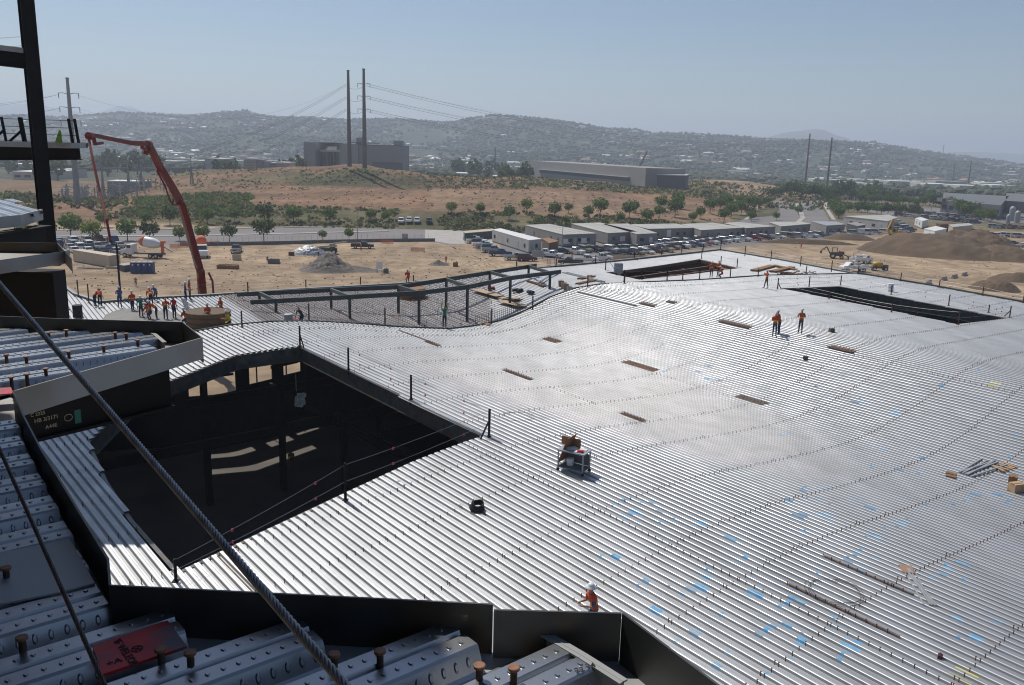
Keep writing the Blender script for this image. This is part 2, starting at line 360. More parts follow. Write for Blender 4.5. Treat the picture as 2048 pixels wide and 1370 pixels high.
def terrain():
    xs = [-6000, -4000, -2600, -1800, -1300, -900, -700]+list(range(-500, 2551, 10))+[2700, 2900, 3300, 3900, 4800, 6500, 9000]
    ds = [2, 60, 140, 200, 240]; d = 256
    while d < 9500: ds.append(d); d *= 1.017 if d < 3400 else 1.06
    v = []; f = []
    for d in ds:
        for x in xs: v.append(tpos(max(-500, min(2500, x)), d) if False else Vector(((ray(x, yhor(x)).x/ray(x, yhor(x)).y)*d, d, tz(max(-500, min(2499, x)), d))))
    n = len(xs); mi = []; col = []
    for i in range(len(ds)-1):
        for j in range(n-1): f.append((i*n+j, i*n+j+1, (i+1)*n+j+1, (i+1)*n+j))
    me = bpy.data.meshes.new('ground'); me.from_pydata(v, [], f)
    ca = me.color_attributes.new('zone', 'FLOAT_COLOR', 'POINT')
    DIRT = (.36, .265, .175); DRY = (.25, .148, .085); DRY2 = (.20, .122, .072); GRN = (.09, .09, .045); GR2 = (.16, .13, .07); VAL = (.08, .09, .06); HILL = (.058, .068, .044); BARE = (.23, .185, .13)
    def mixc(a, b, t): t = max(0, min(1, t)); return tuple(a[k]*(1-t)+b[k]*t for k in range(3))
    for i, d in enumerate(ds):
        for j, x in enumerate(xs):
            p = v[i*n+j]; q = Vector((p.x, p.y, 0)); nn = NZ.noise(q*.03); n2 = NZ.noise(q*.008+Vector((5, 5, 0))); n3 = NZ.noise(q*.1)
            zc = lerpt([(-500, 300), (1300, 300), (1500, 330), (1600, 480), (2500, 520)], x)
            c = DIRT
            if d > zc-32 and x < 1480: c = mixc(GR2, GRN, .5+nn+n3)
            if x < 1480 and d > zc+6:
                c = mixc(DRY, DRY2, .4+nn*.9+n3*.4)
                if x > 860 and d < 400: c = mixc(c, (.28, .19, .12), .6)
            if 560 < x < 1050 and 398 < d < 455 : c = mixc(DRY2, GRN, .35+nn*1.2+n3*.6)
            if x <= 560 and d > 330: c = mixc(DRY2, GR2, .3+nn*1.2)
            if 1050 <= x < 1480 and 425 < d: c = mixc(DRY2, GR2, .6+nn)
            if x >= 1480 and zc < d < 760 and x < 1640: c = mixc(DRY, DIRT, .3+nn)
            if x >= 1480 and d > zc-40 and not (x < 1640 and d > zc+60): c = mixc(GR2, GRN, .5+nn)
            if x >= 1640 and d > 330: c = mixc(GR2, (.2, .18, .14), .4+nn)
            if x < 230 and 262 < d < 345: c = mixc(DRY, DRY2, .5+nn)
            if d > 560: c = mixc(VAL, BARE, -.25+n2*1.4+nn*.5) if not (1380 < x < 1640 and d < 760) else mixc(DRY, DIRT, .5+nn)
            if d > 1500: c = mixc(HILL, BARE, -.35+n2*1.5+nn*.8+n3*.5)
            ca.data[i*n+j].color = (*c, 1)
    m = bpy.data.materials.new('terrain'); m.use_nodes = True; N = m.node_tree; b = N.nodes['Principled BSDF']; b.inputs['Roughness'].default_value = .95; b.inputs['Specular IOR Level'].default_value = .15
    a = N.nodes.new('ShaderNodeVertexColor'); a.layer_name = 'zone'; tc = N.nodes.new('ShaderNodeTexCoord')
    def noi(s, dt): 
        t = N.nodes.new('ShaderNodeTexNoise'); t.inputs['Scale'].default_value = s; t.inputs['Detail'].default_value = dt; N.links.new(tc.outputs['Object'], t.inputs[0]); return t
    mp = N.nodes.new('ShaderNodeMapping'); mp.inputs['Scale'].default_value = (.35, .8, 1); mp.inputs['Rotation'].default_value = (0, 0, .12); N.links.new(tc.outputs['Object'], mp.inputs[0])
    t1 = noi(.35, 8); t2 = noi(.035, 6); t3 = noi(.08, 9); N.links.new(mp.outputs[0], t3.inputs[0])
    def ml(fac, c1, lo, hi, s):
        r = N.nodes.new('ShaderNodeMapRange'); r.inputs[1].default_value = .3; r.inputs[2].default_value = .7; r.inputs[3].default_value = lo; r.inputs[4].default_value = hi; N.links.new(fac, r.inputs[0])
        mx = N.nodes.new('ShaderNodeMix'); mx.data_type = 'RGBA'; mx.blend_type = 'MULTIPLY'; mx.inputs[0].default_value = s; N.links.new(c1, mx.inputs[6]); N.links.new(r.outputs[0], mx.inputs[7]); return mx.outputs[2]
    wv = N.nodes.new('ShaderNodeTexWave'); wv.inputs['Scale'].default_value = .045; wv.inputs['Distortion'].default_value = 14; wv.inputs['Detail'].default_value = 3; wv.inputs['Detail Scale'].default_value = .35; N.links.new(tc.outputs['Object'], wv.inputs[0])
    c = ml(t1.outputs[0], a.outputs[0], .68, 1.24, 1); c = ml(wv.outputs[1], c, .93, 1.04, 1); c = ml(t2.outputs[0], c, .70, 1.2, 1); c = ml(t3.outputs[0], c, .85, 1.12, 1)
    N.links.new(c, b.inputs['Base Color']); me.materials.append(m)
    bp = N.nodes.new('ShaderNodeBump'); bp.inputs['Strength'].default_value = .6; bp.inputs['Distance'].default_value = .25; N.links.new(t1.outputs[0], bp.inputs['Height']); N.links.new(bp.outputs[0], b.inputs['Normal'])
    me.polygons.foreach_set('use_smooth', [True]*len(f))
    o = bpy.data.objects.new('ground', me); C.objects.link(o); tag(o, kind='structure')
terrain()
g2 = MB(); g2.prism([(-1500, -900), (1500, -900), (1500, 2), (-1500, 2)], GZ-.5, GZ, 0); tag(g2.build('ground_behind_tower', 'dirt'), kind='structure')
def mountain(name, base_d, prof, dep=900):
    v = []; f = []; N = 0; xs = []
    x = prof[0][0]
    while x <= prof[-1][0]: xs.append(x); x += 12
    for k, (dd, hh) in enumerate(((-1, 0), (-.6, .35), (-.25, .8), (0, 1), (.4, .7), (1, 0))):
        for x in xs:
            d = base_d+dd*dep; r = ray(x, yhor(x)); top = CZ+(yhor(x)-lerpt(prof, x))/FPX*base_d
            z = -60+(top+60)*hh
            q = Vector((x*.02, dd*3, 0)); z += NZ.noise(q)*base_d*.004*(1-abs(dd))*(0 if dd == 0 else 1)+NZ.noise(q*3)*base_d*.0008
            v.append((r.x/r.y*d, d, z))
    n = len(xs)
    for i in range(5):
        for j in range(n-1): f.append((i*n+j, i*n+j+1, (i+1)*n+j+1, (i+1)*n+j))
    me = bpy.data.meshes.new(name); me.from_pydata(v, [], f); me.materials.append(X['mtn']); me.polygons.foreach_set('use_smooth', [True]*len(f))
    o = bpy.data.objects.new(name, me); C.objects.link(o); tag(o, kind='structure')
mountain('mountain', 6000, [(1380, 320), (1480, 292), (1540, 274), (1570, 267), (1600, 264), (1625, 261), (1650, 265), (1670, 274), (1690, 278), (1710, 288), (1760, 305), (1800, 320)])
mountain('mountain', 7000, [(1740, 330), (1790, 312), (1830, 303), (1880, 306), (1950, 305), (2048, 309), (2200, 306), (2500, 330)], 700)
mountain('mountain', 7600, [(-300, 225), (-100, 214), (0, 213), (60, 211), (90, 214), (130, 222), (190, 231), (215, 224), (240, 216), (262, 216), (290, 226), (340, 229), (420, 232), (520, 236), (700, 240), (900, 250), (1100, 262)], 700)
# ------------------------------------------------------------------ road surfaces on the flat ground
def sheet(name, px, mtl, dz=.01, th=0.1, z=GZ):
    m = MB(); m.prism([tuple(G(x, y, z)[:2]) for x, y in px], z-th, z+dz); return tag(m.build(name, mtl), kind='structure')
sheet('road', [(-200, 463), (130, 462), (400, 459), (620, 455), (850, 450), (980, 446), (1100, 442), (1250, 440), (1400, 440), (1480, 442), (1500, 448), (1480, 456), (1300, 460), (1100, 470), (1000, 482), (900, 490), (850, 481), (600, 485), (400, 489), (0, 494), (-200, 495)], 'asphalt', .012)
sheet('road', [(1500, 436), (1545, 432), (1560, 420), (1550, 408), (1545, 400), (1575, 399), (1588, 408), (1598, 420), (1604, 432), (1600, 444), (1540, 452), (1480, 455), (1470, 444)], 'asphalt', .016)
sheet('road', [(1603, 400), (1648, 398), (1642, 412), (1650, 425), (1658, 440), (1640, 450), (1606, 448), (1609, 432), (1600, 415)], 'asphalt', .020)
sheet('concrete_driveway', [(850, 456), (1000, 462), (1060, 470), (980, 486), (905, 488), (850, 480)], 'concrete', .022)
def kerb(pts, wd=.35, h=.15, z=GZ, mtl='concrete', name='kerb'):
    m = MB(); q = [G(x, y, z)+Vector((0, 0, h/2)) for x, y in pts]
    for a, b in zip(q, q[1:]): m.rbar(a, b, wd, h)
    return tag(m.build(name, mtl), kind='structure')
kerb([(-200, 462), (130, 461), (400, 458), (620, 454), (850, 449), (980, 445), (1100, 441), (1250, 439), (1400, 439), (1490, 440), (1500, 434)], 1.6)
kerb([(-200, 475), (400, 471.5), (600, 467), (775, 462.5)], 2.2)
kerb([(1590, 400), (1600, 420), (1606, 436), (1597, 444)], 2.0)
kerb([(1655, 400), (1650, 412), (1660, 428), (1668, 440)], 1.6)
sheet('parking_lot', [(1000, 490), (1100, 486), (1320, 484), (1500, 474), (1700, 462), (1760, 458), (1760, 470), (1500, 492), (1360, 500), (1200, 525), (1130, 522), (1000, 512)], 'asphalt', .008)
sheet('parking_lot', [(1690, 408), (1860, 414), (2048, 430), (2200, 440), (2200, 452), (1960, 444), (1800, 434), (1700, 418)], 'asphalt', .009)
sheet('parking_lot', [(790, 439), (870, 437), (870, 450), (785, 451)], 'asphalt', .03)
# ------------------------------------------------------------------ the low building: big deck
def clip(poly, holes, v):
    xs = []
    for a, b in zip(poly, poly[1:]+poly[:1]):
        if (a[1] <= v) != (b[1] <= v): xs.append(a[0]+(b[0]-a[0])*(v-a[1])/(b[1]-a[1]))
    xs.sort(); iv = [(xs[i], xs[i+1]) for i in range(0, len(xs)-1, 2)]
    for h in holes:
        hx = []
        for a, b in zip(h, h[1:]+h[:1]):
            if (a[1] <= v) != (b[1] <= v): hx.append(a[0]+(b[0]-a[0])*(v-a[1])/(b[1]-a[1]))
        hx.sort()
        for k in range(0, len(hx)-1, 2):
            out = []
            for s, e in iv:
                if hx[k+1] <= s or hx[k] >= e: out.append((s, e)); continue
                if hx[k] > s: out.append((s, hx[k]))
                if hx[k+1] < e: out.append((hx[k+1], e))
            iv = out
    return iv
PITCH = .33; HH = .088
PROF = [(0, -HH), (.070, -HH), (.077, -HH+.005), (.103, -.0120), (.119, -.0025), (.130, 0), (.198, 0), (.204, -.008), (.213, -.008), (.219, 0), (.283, 0), (.293, -.004), (.300, -.013), (.326, -HH+.005), (.33, -HH)]
def corr(mb, poly, holes, zf, Wf, marks=None, pitch=PITCH, prof=PROF, web=True):
    v0 = min(p[1] for p in poly); v1 = max(p[1] for p in poly); k = math.floor(v0/pitch)
    while k*pitch < v1:
        v = k*pitch
        for s, e in clip(poly, holes, v+pitch/2):
            if e-s < .05: continue
            cuts = [(s, e, 0)]
            if marks and k in marks:
                for (a, b, mt) in marks[k]:
                    nw = []
                    for (c, d, q) in cuts:
                        if a > c and b < d: nw += [(c, a, q), (a, b, mt), (b, d, q)]
                        else: nw.append((c, d, q))
                    cuts = nw
            for (c, d, q) in cuts:
                n = len(prof); vs = [Wf(c, v+x, zf(v+x)+y) for x, y in prof]+[Wf(d, v+x, zf(v+x)+y) for x, y in prof]
                o = len(mb.v); mb.v += [tuple(p) for p in vs]
                for i in range(n-1):
                    mb.f.append((o+i, o+i+1, o+n+i+1, o+n+i))
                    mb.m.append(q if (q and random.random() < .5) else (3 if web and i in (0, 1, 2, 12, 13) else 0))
        k += 1
holeA = [UV(dk(x, y)) for x, y in [(355, 1143), (530, 1060), (690, 985), (820, 925), (970, 870), (895, 834), (822, 799), (697, 739), (600, 692), (470, 710), (340, 760)]]+[UV(dk(x, y)) for x, y in [(262, 800), (176, 882), (212, 962), (262, 1038)]]
holeB = [UV(dk(x, y)) for x, y in [(1560, 576), (1680, 572), (2015, 636), (1915, 648)]]
FARL = [(380, 665), (460, 651), (540, 644), (630, 643), (720, 648), (810, 655), (900, 658), (950, 652), (1000, 642), (1050, 622), (1100, 595), (1150, 577), (1200, 569), (1300, 564), (1400, 560), (1527, 551), (1716, 547)]
farl = [UV(dk(x, y)) for x, y in FARL]
RIGHT = [(1716, 547), (1860, 571), (2048, 605)]
rgt = [UV(dk(x, y)) for x, y in RIGHT]
mainp = farl+rgt[1:]+[(0, 88), (-30, 82), (-30, -3), (20, -1), (44, 3), (50, 8), (57, 14)]
marks = {}
BL = [(1465, 710), (1420, 730), (1395, 742), (1410, 757), (1345, 735), (1330, 742), (1440, 755), (1487, 755), (1425, 765), (1635, 772), (1715, 802), (1745, 805), (1705, 808), (1670, 820), (1845, 770), (1880, 772), (1960, 792), (1780, 830), (1250, 1003), (1225, 1008), (1290, 1008), (1310, 1012), (1325, 1022), (1255, 1030), (1275, 1040), (1340, 1036), (1360, 1038), (1310, 1048), (1392, 1050), (1465, 1074), (1400, 1102), (1455, 1101), (1525, 1078), (1610, 1065), (1345, 1178), (1360, 1185), (1375, 1183), (1420, 1146), (1490, 1120), (1500, 1190), (1510, 1183), (1455, 1225), (1450, 1222), (1570, 1210), (1585, 1245), (1640, 1250), (1655, 1262), (1665, 1255), (1650, 1150), (1310, 1217), (1390, 1263), (1365, 1287), (1470, 1305), (1440, 1328), (1545, 1345), (1595, 1290), (1590, 1318), (1515, 1270), (1700, 1290), (1700, 1309), (1690, 1122), (1730, 1142), (1800, 1175), (1835, 1187), (1870, 1161), (1888, 1134), (1935, 1160), (1920, 1125), (1730, 1105), (1765, 1123), (1990, 1235), (1915, 1233), (1930, 1280), (1685, 1315), (1620, 1000), (1670, 1010), (1710, 1005), (1735, 1015), (1640, 1030), (1660, 1040), (1600, 1030), (1600, 980), (1700, 965), (1750, 935), (1830, 950), (1790, 940), (1760, 895), (1845, 915), (1955, 855), (2030, 870), (2020, 915), (1990, 990), (2015, 1005), (1910, 1008), (1935, 1000), (1900, 1015), (1945, 990), (1855, 1020), (1870, 1012), (1830, 1040), (1800, 1047), (1775, 1058), (1740, 1075), (1570, 1002), (1640, 978), (2010, 690), (2030, 720), (1920, 680), (1960, 742), (1560, 870), (1650, 1250), (1210, 1120), (1275, 1172)]
for i, (x, y) in enumerate(BL):
    u, v = UV(dk(x, y)); k = math.floor(v/PITCH); L = .06+.17*random.random()
    for j in range(random.choice((1, 1, 2, 3))): marks.setdefault(k+j, []).append((u-L/2+random.uniform(-.3, .3), u+L/2+random.uniform(0, .15), 1))
for x, y in [(1925, 1352), (1985, 770), (2030, 965)]:
    u, v = UV(dk(x, y)); k = math.floor(v/PITCH)
    for j in range(2): marks.setdefault(k+j, []).append((u-.3, u+.3, 2))
for k in marks: 
    marks[k].sort(); q = []; last = -1e9
    for a, b, c in marks[k]:
        if b-a < .08: b = a+.1
        if a > last+.02: q.append((a, b, c)); last = b
    marks[k] = q
bld = thing('building_under_construction', 'low steel framed building whose wide wavy metal roof deck fills the middle of the view', 'building', tuple(W(40, 40, GZ)))
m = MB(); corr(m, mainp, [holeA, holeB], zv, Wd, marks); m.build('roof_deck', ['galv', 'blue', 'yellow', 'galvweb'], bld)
# lower deck beyond the curved line
def W2(u, v, z=0): return D2*u+V2*v+Vector((0, 0, z))
def UV2(p): return p.dot(D2), p.dot(V2)
OUT = [(118, 566), (150, 590), (200, 606), (300, 598), (420, 592), (600, 580), (800, 569), (900, 559), (1000, 545), (1120, 533), (1240, 522), (1440, 500), (1560, 520), (1650, 537), (1716, 549)]
outw = [fd(x, y) for x, y in OUT]
farw = [W(u-.12, v) for u, v in farl]
fpoly = [UV2(p) for p in outw+list(reversed(farw))]+[UV2(W(57, 14)), UV2(W(50, 8)), UV2(fd(118, 650))]
holeC = [UV2(fd(x, y)) for x, y in [(1212, 545), (1400, 518), (1480, 536), (1280, 559)]]
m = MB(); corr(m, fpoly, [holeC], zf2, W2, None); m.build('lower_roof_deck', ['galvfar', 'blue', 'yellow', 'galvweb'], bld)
# edge plates
m = MB()
for (a, b) in zip(farl, farl[1:]):
    p = Wd(a[0]+.08, a[1], zv(a[1])); q = Wd(b[0]+.08, b[1], zv(b[1])); m.rbar(p, q, .10, .16); m.rbar(p-Vector((0, 0, .35)), q-Vector((0, 0, .35)), .03, .6)
m.build('curved_edge_plate', 'frame', bld)
m = MB()
for a, b in zip(outw, outw[1:]): m.rbar(a-Vector((0, 0, .0)), b-Vector((0, 0, .0)), .05, .28)
for a, b in zip(outw, outw[1:]): m.rbar(a+Vector((0, 0, .16)), b+Vector((0, 0, .16)), .30, .04)
m.build('outer_edge_plate', 'polegal', bld)
m = MB()
rr = [Wd(u, v, zv(v)) for u, v in rgt]+[Wd(0, 88, .1), Wd(-30, 82, .3)]
for a, b in zip(rr, rr[1:]): m.rbar(a, b, .25, .30)
m.build('right_edge_plate', 'frame', bld)
def rim(pts, name, h=.5):
    m = MB()
    for a, b in zip(pts, pts[1:]+pts[:1]):
        pa = Wd(a[0], a[1], zv(a[1])-.06-h/2); pb = Wd(b[0], b[1], zv(b[1])-.06-h/2); m.rbar(pa, pb, .02, h); m.rbar(pa-Vector((0, 0, h/2)), pb-Vector((0, 0, h/2)), .25, .03)
        m.rbar(pa+Vector((0, 0, h/2-.005)), pb+Vector((0, 0, h/2-.005)), .16, .015)
    return m.build(name, 'platedk', bld)
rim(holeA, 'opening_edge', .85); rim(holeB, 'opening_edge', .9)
m = MB(); hc = [W2(u, v, zf2(v)-.25) for u, v in holeC]
for a, b in zip(hc, hc[1:]+hc[:1]): m.rbar(a, b, .2, .35)
m.build('opening_edge', 'rust', bld)
m = MB()
for t in (.3, .62): m.ibeam(hc[0].lerp(hc[3], t)-Vector((0, 0, .5)), hc[1].lerp(hc[2], t)-Vector((0, 0, .5)), .25, .5)
for t in (.25, .5, .75): m.ibeam(hc[0].lerp(hc[1], t)-Vector((0, 0, .6)), hc[3].lerp(hc[2], t)-Vector((0, 0, .6)), .15, .3)
m.build('rusty_opening_beam', 'rustL', bld)
# facade on the far side with openings, floor beams and columns under the deck
UF = 71.5
ufT = [(6, 75.5)]+[(UV(p)[1], UV(p)[0]-.6) for p in outw[2:12]]
def uf(v): return lerpt(ufT, v)
def fac(px, py):                       # point of the facade plane u = UF
    r = ray(px, py); t = (UF-CAM.dot(DU))/r.dot(DU); return CAM+r*t
wins = []
for x0, x1, y0, y1 in [(378, 470, 741, 782), (499, 551, 718, 764), (567, 616, 730, 752)]:
    a = fac(x0, y1); b = fac(x1, y1); c = fac(x1, y0); wins.append((UV(a)[1], UV(b)[1], min(a.z, b.z)+.15, c.z))
slots = []
for x0, x1 in [(428, 520), (545, 632), (642, 694)]:
    a = G(x0, 950); b = G(x1, 930); slots.append((UV(a)[1], UV(b)[1], -2.4, .6))
m = MB(); ev = sorted(set([6.0, 100.0]+[6+2*k for k in range(47)]+[w_[0] for w_ in wins+slots]+[w_[1] for w_ in wins+slots]))
for a, b in zip(ev, ev[1:]):
    mid = (a+b)/2; rt = fz(W(uf(mid), mid))-.10; op = sorted([(w_[2], w_[3]) for w_ in wins+slots if w_[0] < mid < w_[1]]); z = GZ
    for lo, hi in [(l_, min(h_, rt)) for l_, h_ in op]+[(rt, rt+1)]:
        if lo > z: m.rbar(W(uf(a), a, (z+lo)/2), W(uf(b), b, (z+lo)/2), .12, lo-z)
        z = max(z, hi)
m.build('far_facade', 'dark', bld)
for a_w, b_w, l_w, h_w in wins:
    m = MB(); m.ibeam(W(uf(a_w)+1.2, a_w-.3, h_w-.62*(h_w-l_w)*.5), W(uf(b_w)+1.2, b_w+.3, h_w-.62*(h_w-l_w)*.5), .2, .22); m.rbar(W(uf(a_w)+.6, a_w*.6+b_w*.4, l_w-.2), W(uf(a_w)+.6, a_w*.6+b_w*.4, h_w+.2), .1, .1); m.build('opening_brace', 'dark', bld)
m = MB()
m.rbar(W(75.5, 6, (GZ-1)/2-.1), W(-30, -3, (GZ-1)/2-.1), .12, -GZ)
m.rbar(W(60, 97.5, (GZ-1)/2-.6), W(-30, 82, (GZ-1)/2-.6), .12, -GZ-1)
m.rbar(W(-30, -3, (GZ-1)/2-.6), W(-30, 82, (GZ-1)/2-.6), .12, -GZ-1)
m.build('side_wall', 'dark', bld)  # unseen walls added to keep daylight out of the space under the deck
m = MB()
for u in (56, 66): m.ibeam(W(u, 6, -7), W(u, 70, -7), .3, .7)
for v in (30, 44): m.ibeam(W(40, v, -7.2), W(68, v, -7.2), .25, .6)
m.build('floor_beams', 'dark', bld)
m = MB()
for u, va in ((26, -1), (36, 27.5), (46, 28.5), (57, 4), (66, 4)): m.ibeam(W(u, va, -1.9), W(u, 90, -1.3), .25, .5)
m.build('roof_beams', 'dark', bld)
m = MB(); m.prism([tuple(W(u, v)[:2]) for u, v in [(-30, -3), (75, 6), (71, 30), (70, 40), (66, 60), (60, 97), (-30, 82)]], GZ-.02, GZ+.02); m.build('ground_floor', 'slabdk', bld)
m = MB(); m.prism([tuple(W(u, v)[:2]) for u, v in [(54, 48), (66, 48), (66, 58), (54, 58)]], -6.7, -6.4); m.prism([tuple(W(u, v)[:2]) for u, v in [(-25, 28), (50, 30), (50, 80), (-25, 76)]], -6.7, -6.4); m.build('lower_floor_slab', 'dark', bld)
for px, py in [(568, 980), (420, 1010), (760, 900)]:
    p = G(px, py); c = MB(); c.ibeam(p, Vector((p.x, p.y, -1.6)), .4, .42); c.build('column', 'dark', bld)
for v in (30, 45, 60, 75):
    for u in (10, 55):
        c = MB(); c.ibeam(W(u, v, GZ), W(u, v, -1.6), .4, .42); c.build('column', 'dark', bld)
# rusty slots with exposed girder flange
for i, (x0, y0, x1, y1, wd) in enumerate([(1249, 723, 1311, 742, .75), (1088, 677, 1120, 684, .7), (1007, 740, 1064, 760, .3), (1241, 827, 1290, 843, .35), (1475, 792, 1528, 809, .7), (1440, 641, 1502, 655, .8), (1663, 691, 1708, 705, .9), (1283, 606, 1312, 612, .7), (1335, 602, 1352, 606, .6), (845, 683, 885, 692, .3)]):
    a = dk(x0, y0); b = dk(x1, y1); u0, v0 = UV(a); u1, v1 = UV(b); vm = (v0+v1)/2; c = MB()
    c.rbar(Wd(u0, vm, zv(vm)+.012), Wd(u1, vm, zv(vm)+.012), wd, .02, 0)
    n = max(3, int(abs(u0-u1)/.22))
    for k in range(n):
        for s in (-.3, .3):
            p = Wd(u0+(u1-u0)*(k+.5)/n, vm+s*wd, zv(vm)+.02); c.tube([p, p+Vector((0, 0, .13))], .014, 5, 1)
    for s in (-.42, 0, .42): c.tube([Wd(u0+.1, vm+s*wd, zv(vm)+.06), Wd(u1-.1, vm+s*wd, zv(vm)+.06)], .013, 4, 1)
    tag(c.build('exposed_girder', ['rustL' if i != 4 and i != 8 else 'gravel', 'rust'], bld))
# long girder seams with rusty flange
for x0, y0, x1, y1, wd in [(1645, 1113, 1830, 1187, .07), (1575, 1168, 1800, 1272, .08), (1140, 590, 1290, 606, .14), (800, 660, 862, 685, .10), (425, 1115, 520, 1185, .05)]:
    a = dk(x0, y0); b = dk(x1, y1); u0, v0 = UV(a); u1, v1 = UV(b); vm = (v0+v1)/2
    m = MB(); m.rbar(Wd(u0, vm, zv(vm)+.008), Wd(u1, vm, zv(vm)+.008), wd, .014); m.build('girder_seam', 'rustL', bld)

# shear studs: rows crossing the ribs and rows along them
studp = []
def inside(poly, u, v):
    c = False
    for a, b in zip(poly, poly[1:]+poly[:1]):
        if (a[1] > v) != (b[1] > v) and u < a[0]+(b[0]-a[0])*(v-a[1])/(b[1]-a[1]): c = not c
    return c
def okp(u, v): return inside(mainp, u, v) and not inside(holeA, u, v) and not inside(holeB, u, v)
for u in [-3, .5, 4, 7.5, 11, 14.2, 17, 20.4, 24.2, 27.2, 30.9, 34.4, 38, 41.6, 45.2, 48.8, 52.4, 56]:
    v = 2.0*0+math.ceil(4/PITCH)*PITCH
    while v < 98:
        vv = v+.025
        if okp(u, vv): 
            studp.append(Wd(u, vv, zv(vv)-HH))
            if random.random() < .12: studp.append(Wd(u+.12, vv, zv(vv)-HH))
        v += PITCH
for x0, y0, x1, y1 in [(925, 890, 1357, 1095), (1357, 1095, 1720, 1275), (1720, 1275, 1960, 1390), (1645, 1113, 1830, 1187), (1575, 1168, 1800, 1272), (1100, 772, 1200, 812), (1707, 712, 2030, 778), (1310, 745, 1480, 795)]:
    a = dk(x0, y0); b = dk(x1, y1); u0, v0 = UV(a); u1, v1 = UV(b); vm = (v0+v1)/2; vm = math.floor(vm/PITCH)*PITCH+.025; n = int(abs(u1-u0)/.305)
    for k in range(n): studp.append(Wd(u0+(u1-u0)*k/n, vm, zv(vm)-HH))
for q in range(2):
    for k in range(220):
        t = k/220; i = int(t*(len(farl)-1)); f_ = t*(len(farl)-1)-i; a = farl[i]; b = farl[i+1]; u = a[0]+(b[0]-a[0])*f_-1.0-q*1.7; v = math.floor((a[1]+(b[1]-a[1])*f_)/PITCH)*PITCH+.025
        studp.append(Wd(u, v, zv(v)-HH))
studp.sort(key=lambda p: (p-CAM).length)
def studmb(mb, p, h=.165, r=.014): mb.tube([p, p+Vector((0, 0, h))], r, 5, 0); mb.tube([p+Vector((0, 0, h)), p+Vector((0, 0, h+.015))], r*1.7, 6, 0)
pm = MB(); studmb(pm, Vector((0, 0, 0))); vis = [p for p in studp if -30 < (1024+FPX*((p-CAM).dot(cR))/((p-CAM).dot(cF))) < 2080 and (685-FPX*((p-CAM).dot(cU))/((p-CAM).dot(cF))) < 1390]
near = vis[:100]; s0 = pm.build('shear_stud', 'rust'); s0.parent = bld; s0.location = near[0]-Vector(bld['_o'])
for p in near[1:]:
    c = s0.copy(); C.objects.link(c); c.parent = bld; c.location = p-Vector(bld['_o'])
m = MB()
for p in vis[100:]: studmb(m, p)
tag(m.build('shear_stud_rows', 'rust', bld), kind='stuff')
# ------------------------------------------------------------------ foreground tower
TZ = 12.0
tow = thing('steel_tower', 'dark steel tower with ribbed metal floor decks and pour stop plates in the left foreground', 'building', (-6, 4, GZ))
def ft(x, y, z=TZ+.09): return at(x, y, z)
FPROF = [(0, -.076), (.05, -.076), (.062, -.068), (.088, -.008), (.096, 0), (.162, 0), (.169, -.014), (.184, -.014), (.191, 0), (.257, 0), (.265, -.008), (.290, -.068), (.303, -.076), (.305, -.076)]
def fdeck(name, px, az, mats, dim=True, off=0, inpts=None):
    a = math.radians(az); dd = Vector((math.sin(a), math.cos(a), 0)); vv = Vector((math.cos(a), -math.sin(a), 0))
    pts = inpts or [at(x, y, TZ) for x, y in px]; poly = [(p.dot(dd), p.dot(vv)) for p in pts]
    f = lambda u, v, z=0: dd*u+vv*v+Vector((0, 0, z)); mb = MB(); corr(mb, poly, [], lambda v: TZ, f, None, .305, FPROF, False)
    if dim:
        v0 = min(p[1] for p in poly); v1 = max(p[1] for p in poly); k = math.floor(v0/.305)
        def bump(u, v, z, tx, tz_, L=.011, Wd=.0075, h=.004):
            n = 8; vs = []
            T = vv*tx+Vector((0, 0, tz_)); Nn = Vector((0, 0, tx))-vv*tz_
            c = f(u, v, z)
            for r_, hh in ((1, .0003), (.62, h)):
                for i in range(n):
                    t = 2*math.pi*i/n; vs.append(c+dd*(Wd*r_*math.cos(t))+T*(L*r_*math.sin(t))+Nn*hh)
            fs = [(i, (i+1) % n, n+(i+1) % n, n+i) for i in range(n)]+[tuple(n+i for i in range(n))]
            mb.add(vs, [tuple(reversed(q)) for q in fs], 0)
        while k*.305 < v1:
            for s, e in clip(poly, [], k*.305+.1525):
                e = min(e, s+9); n = int((e-s)/.046)
                for i in range(n):
                    u = s+.03+i*.046; p = f(u, k*.305+.13)
                    if p.y > 11 or p.y < .8: continue
                    bump(u, k*.305+.129, TZ, 1, 0); bump(u+.01, k*.305+.224, TZ, 1, 0)
                    bump(u, k*.305+.0755, TZ-.037, .40, .917, .018, .008); bump(u, k*.305+.2775, TZ-.037, .40, -.917, .018, .008)
            k += 1
    return mb.build(name, mats, tow)
fdeck('floor_deck', [(-700, 860), (30, 838), (42, 879), (121, 1028), (148, 1080), (190, 1170), (235, 1222), (560, 1248), (870, 1256), (1085, 1262), (1252, 1362), (1420, 1600), (-900, 1700)], 50.5, 'galvfore')
fdeck('floor_deck', [(-500, 650), (285, 657), (328, 684), (60, 757), (-500, 880)], 45, 'galvfore')
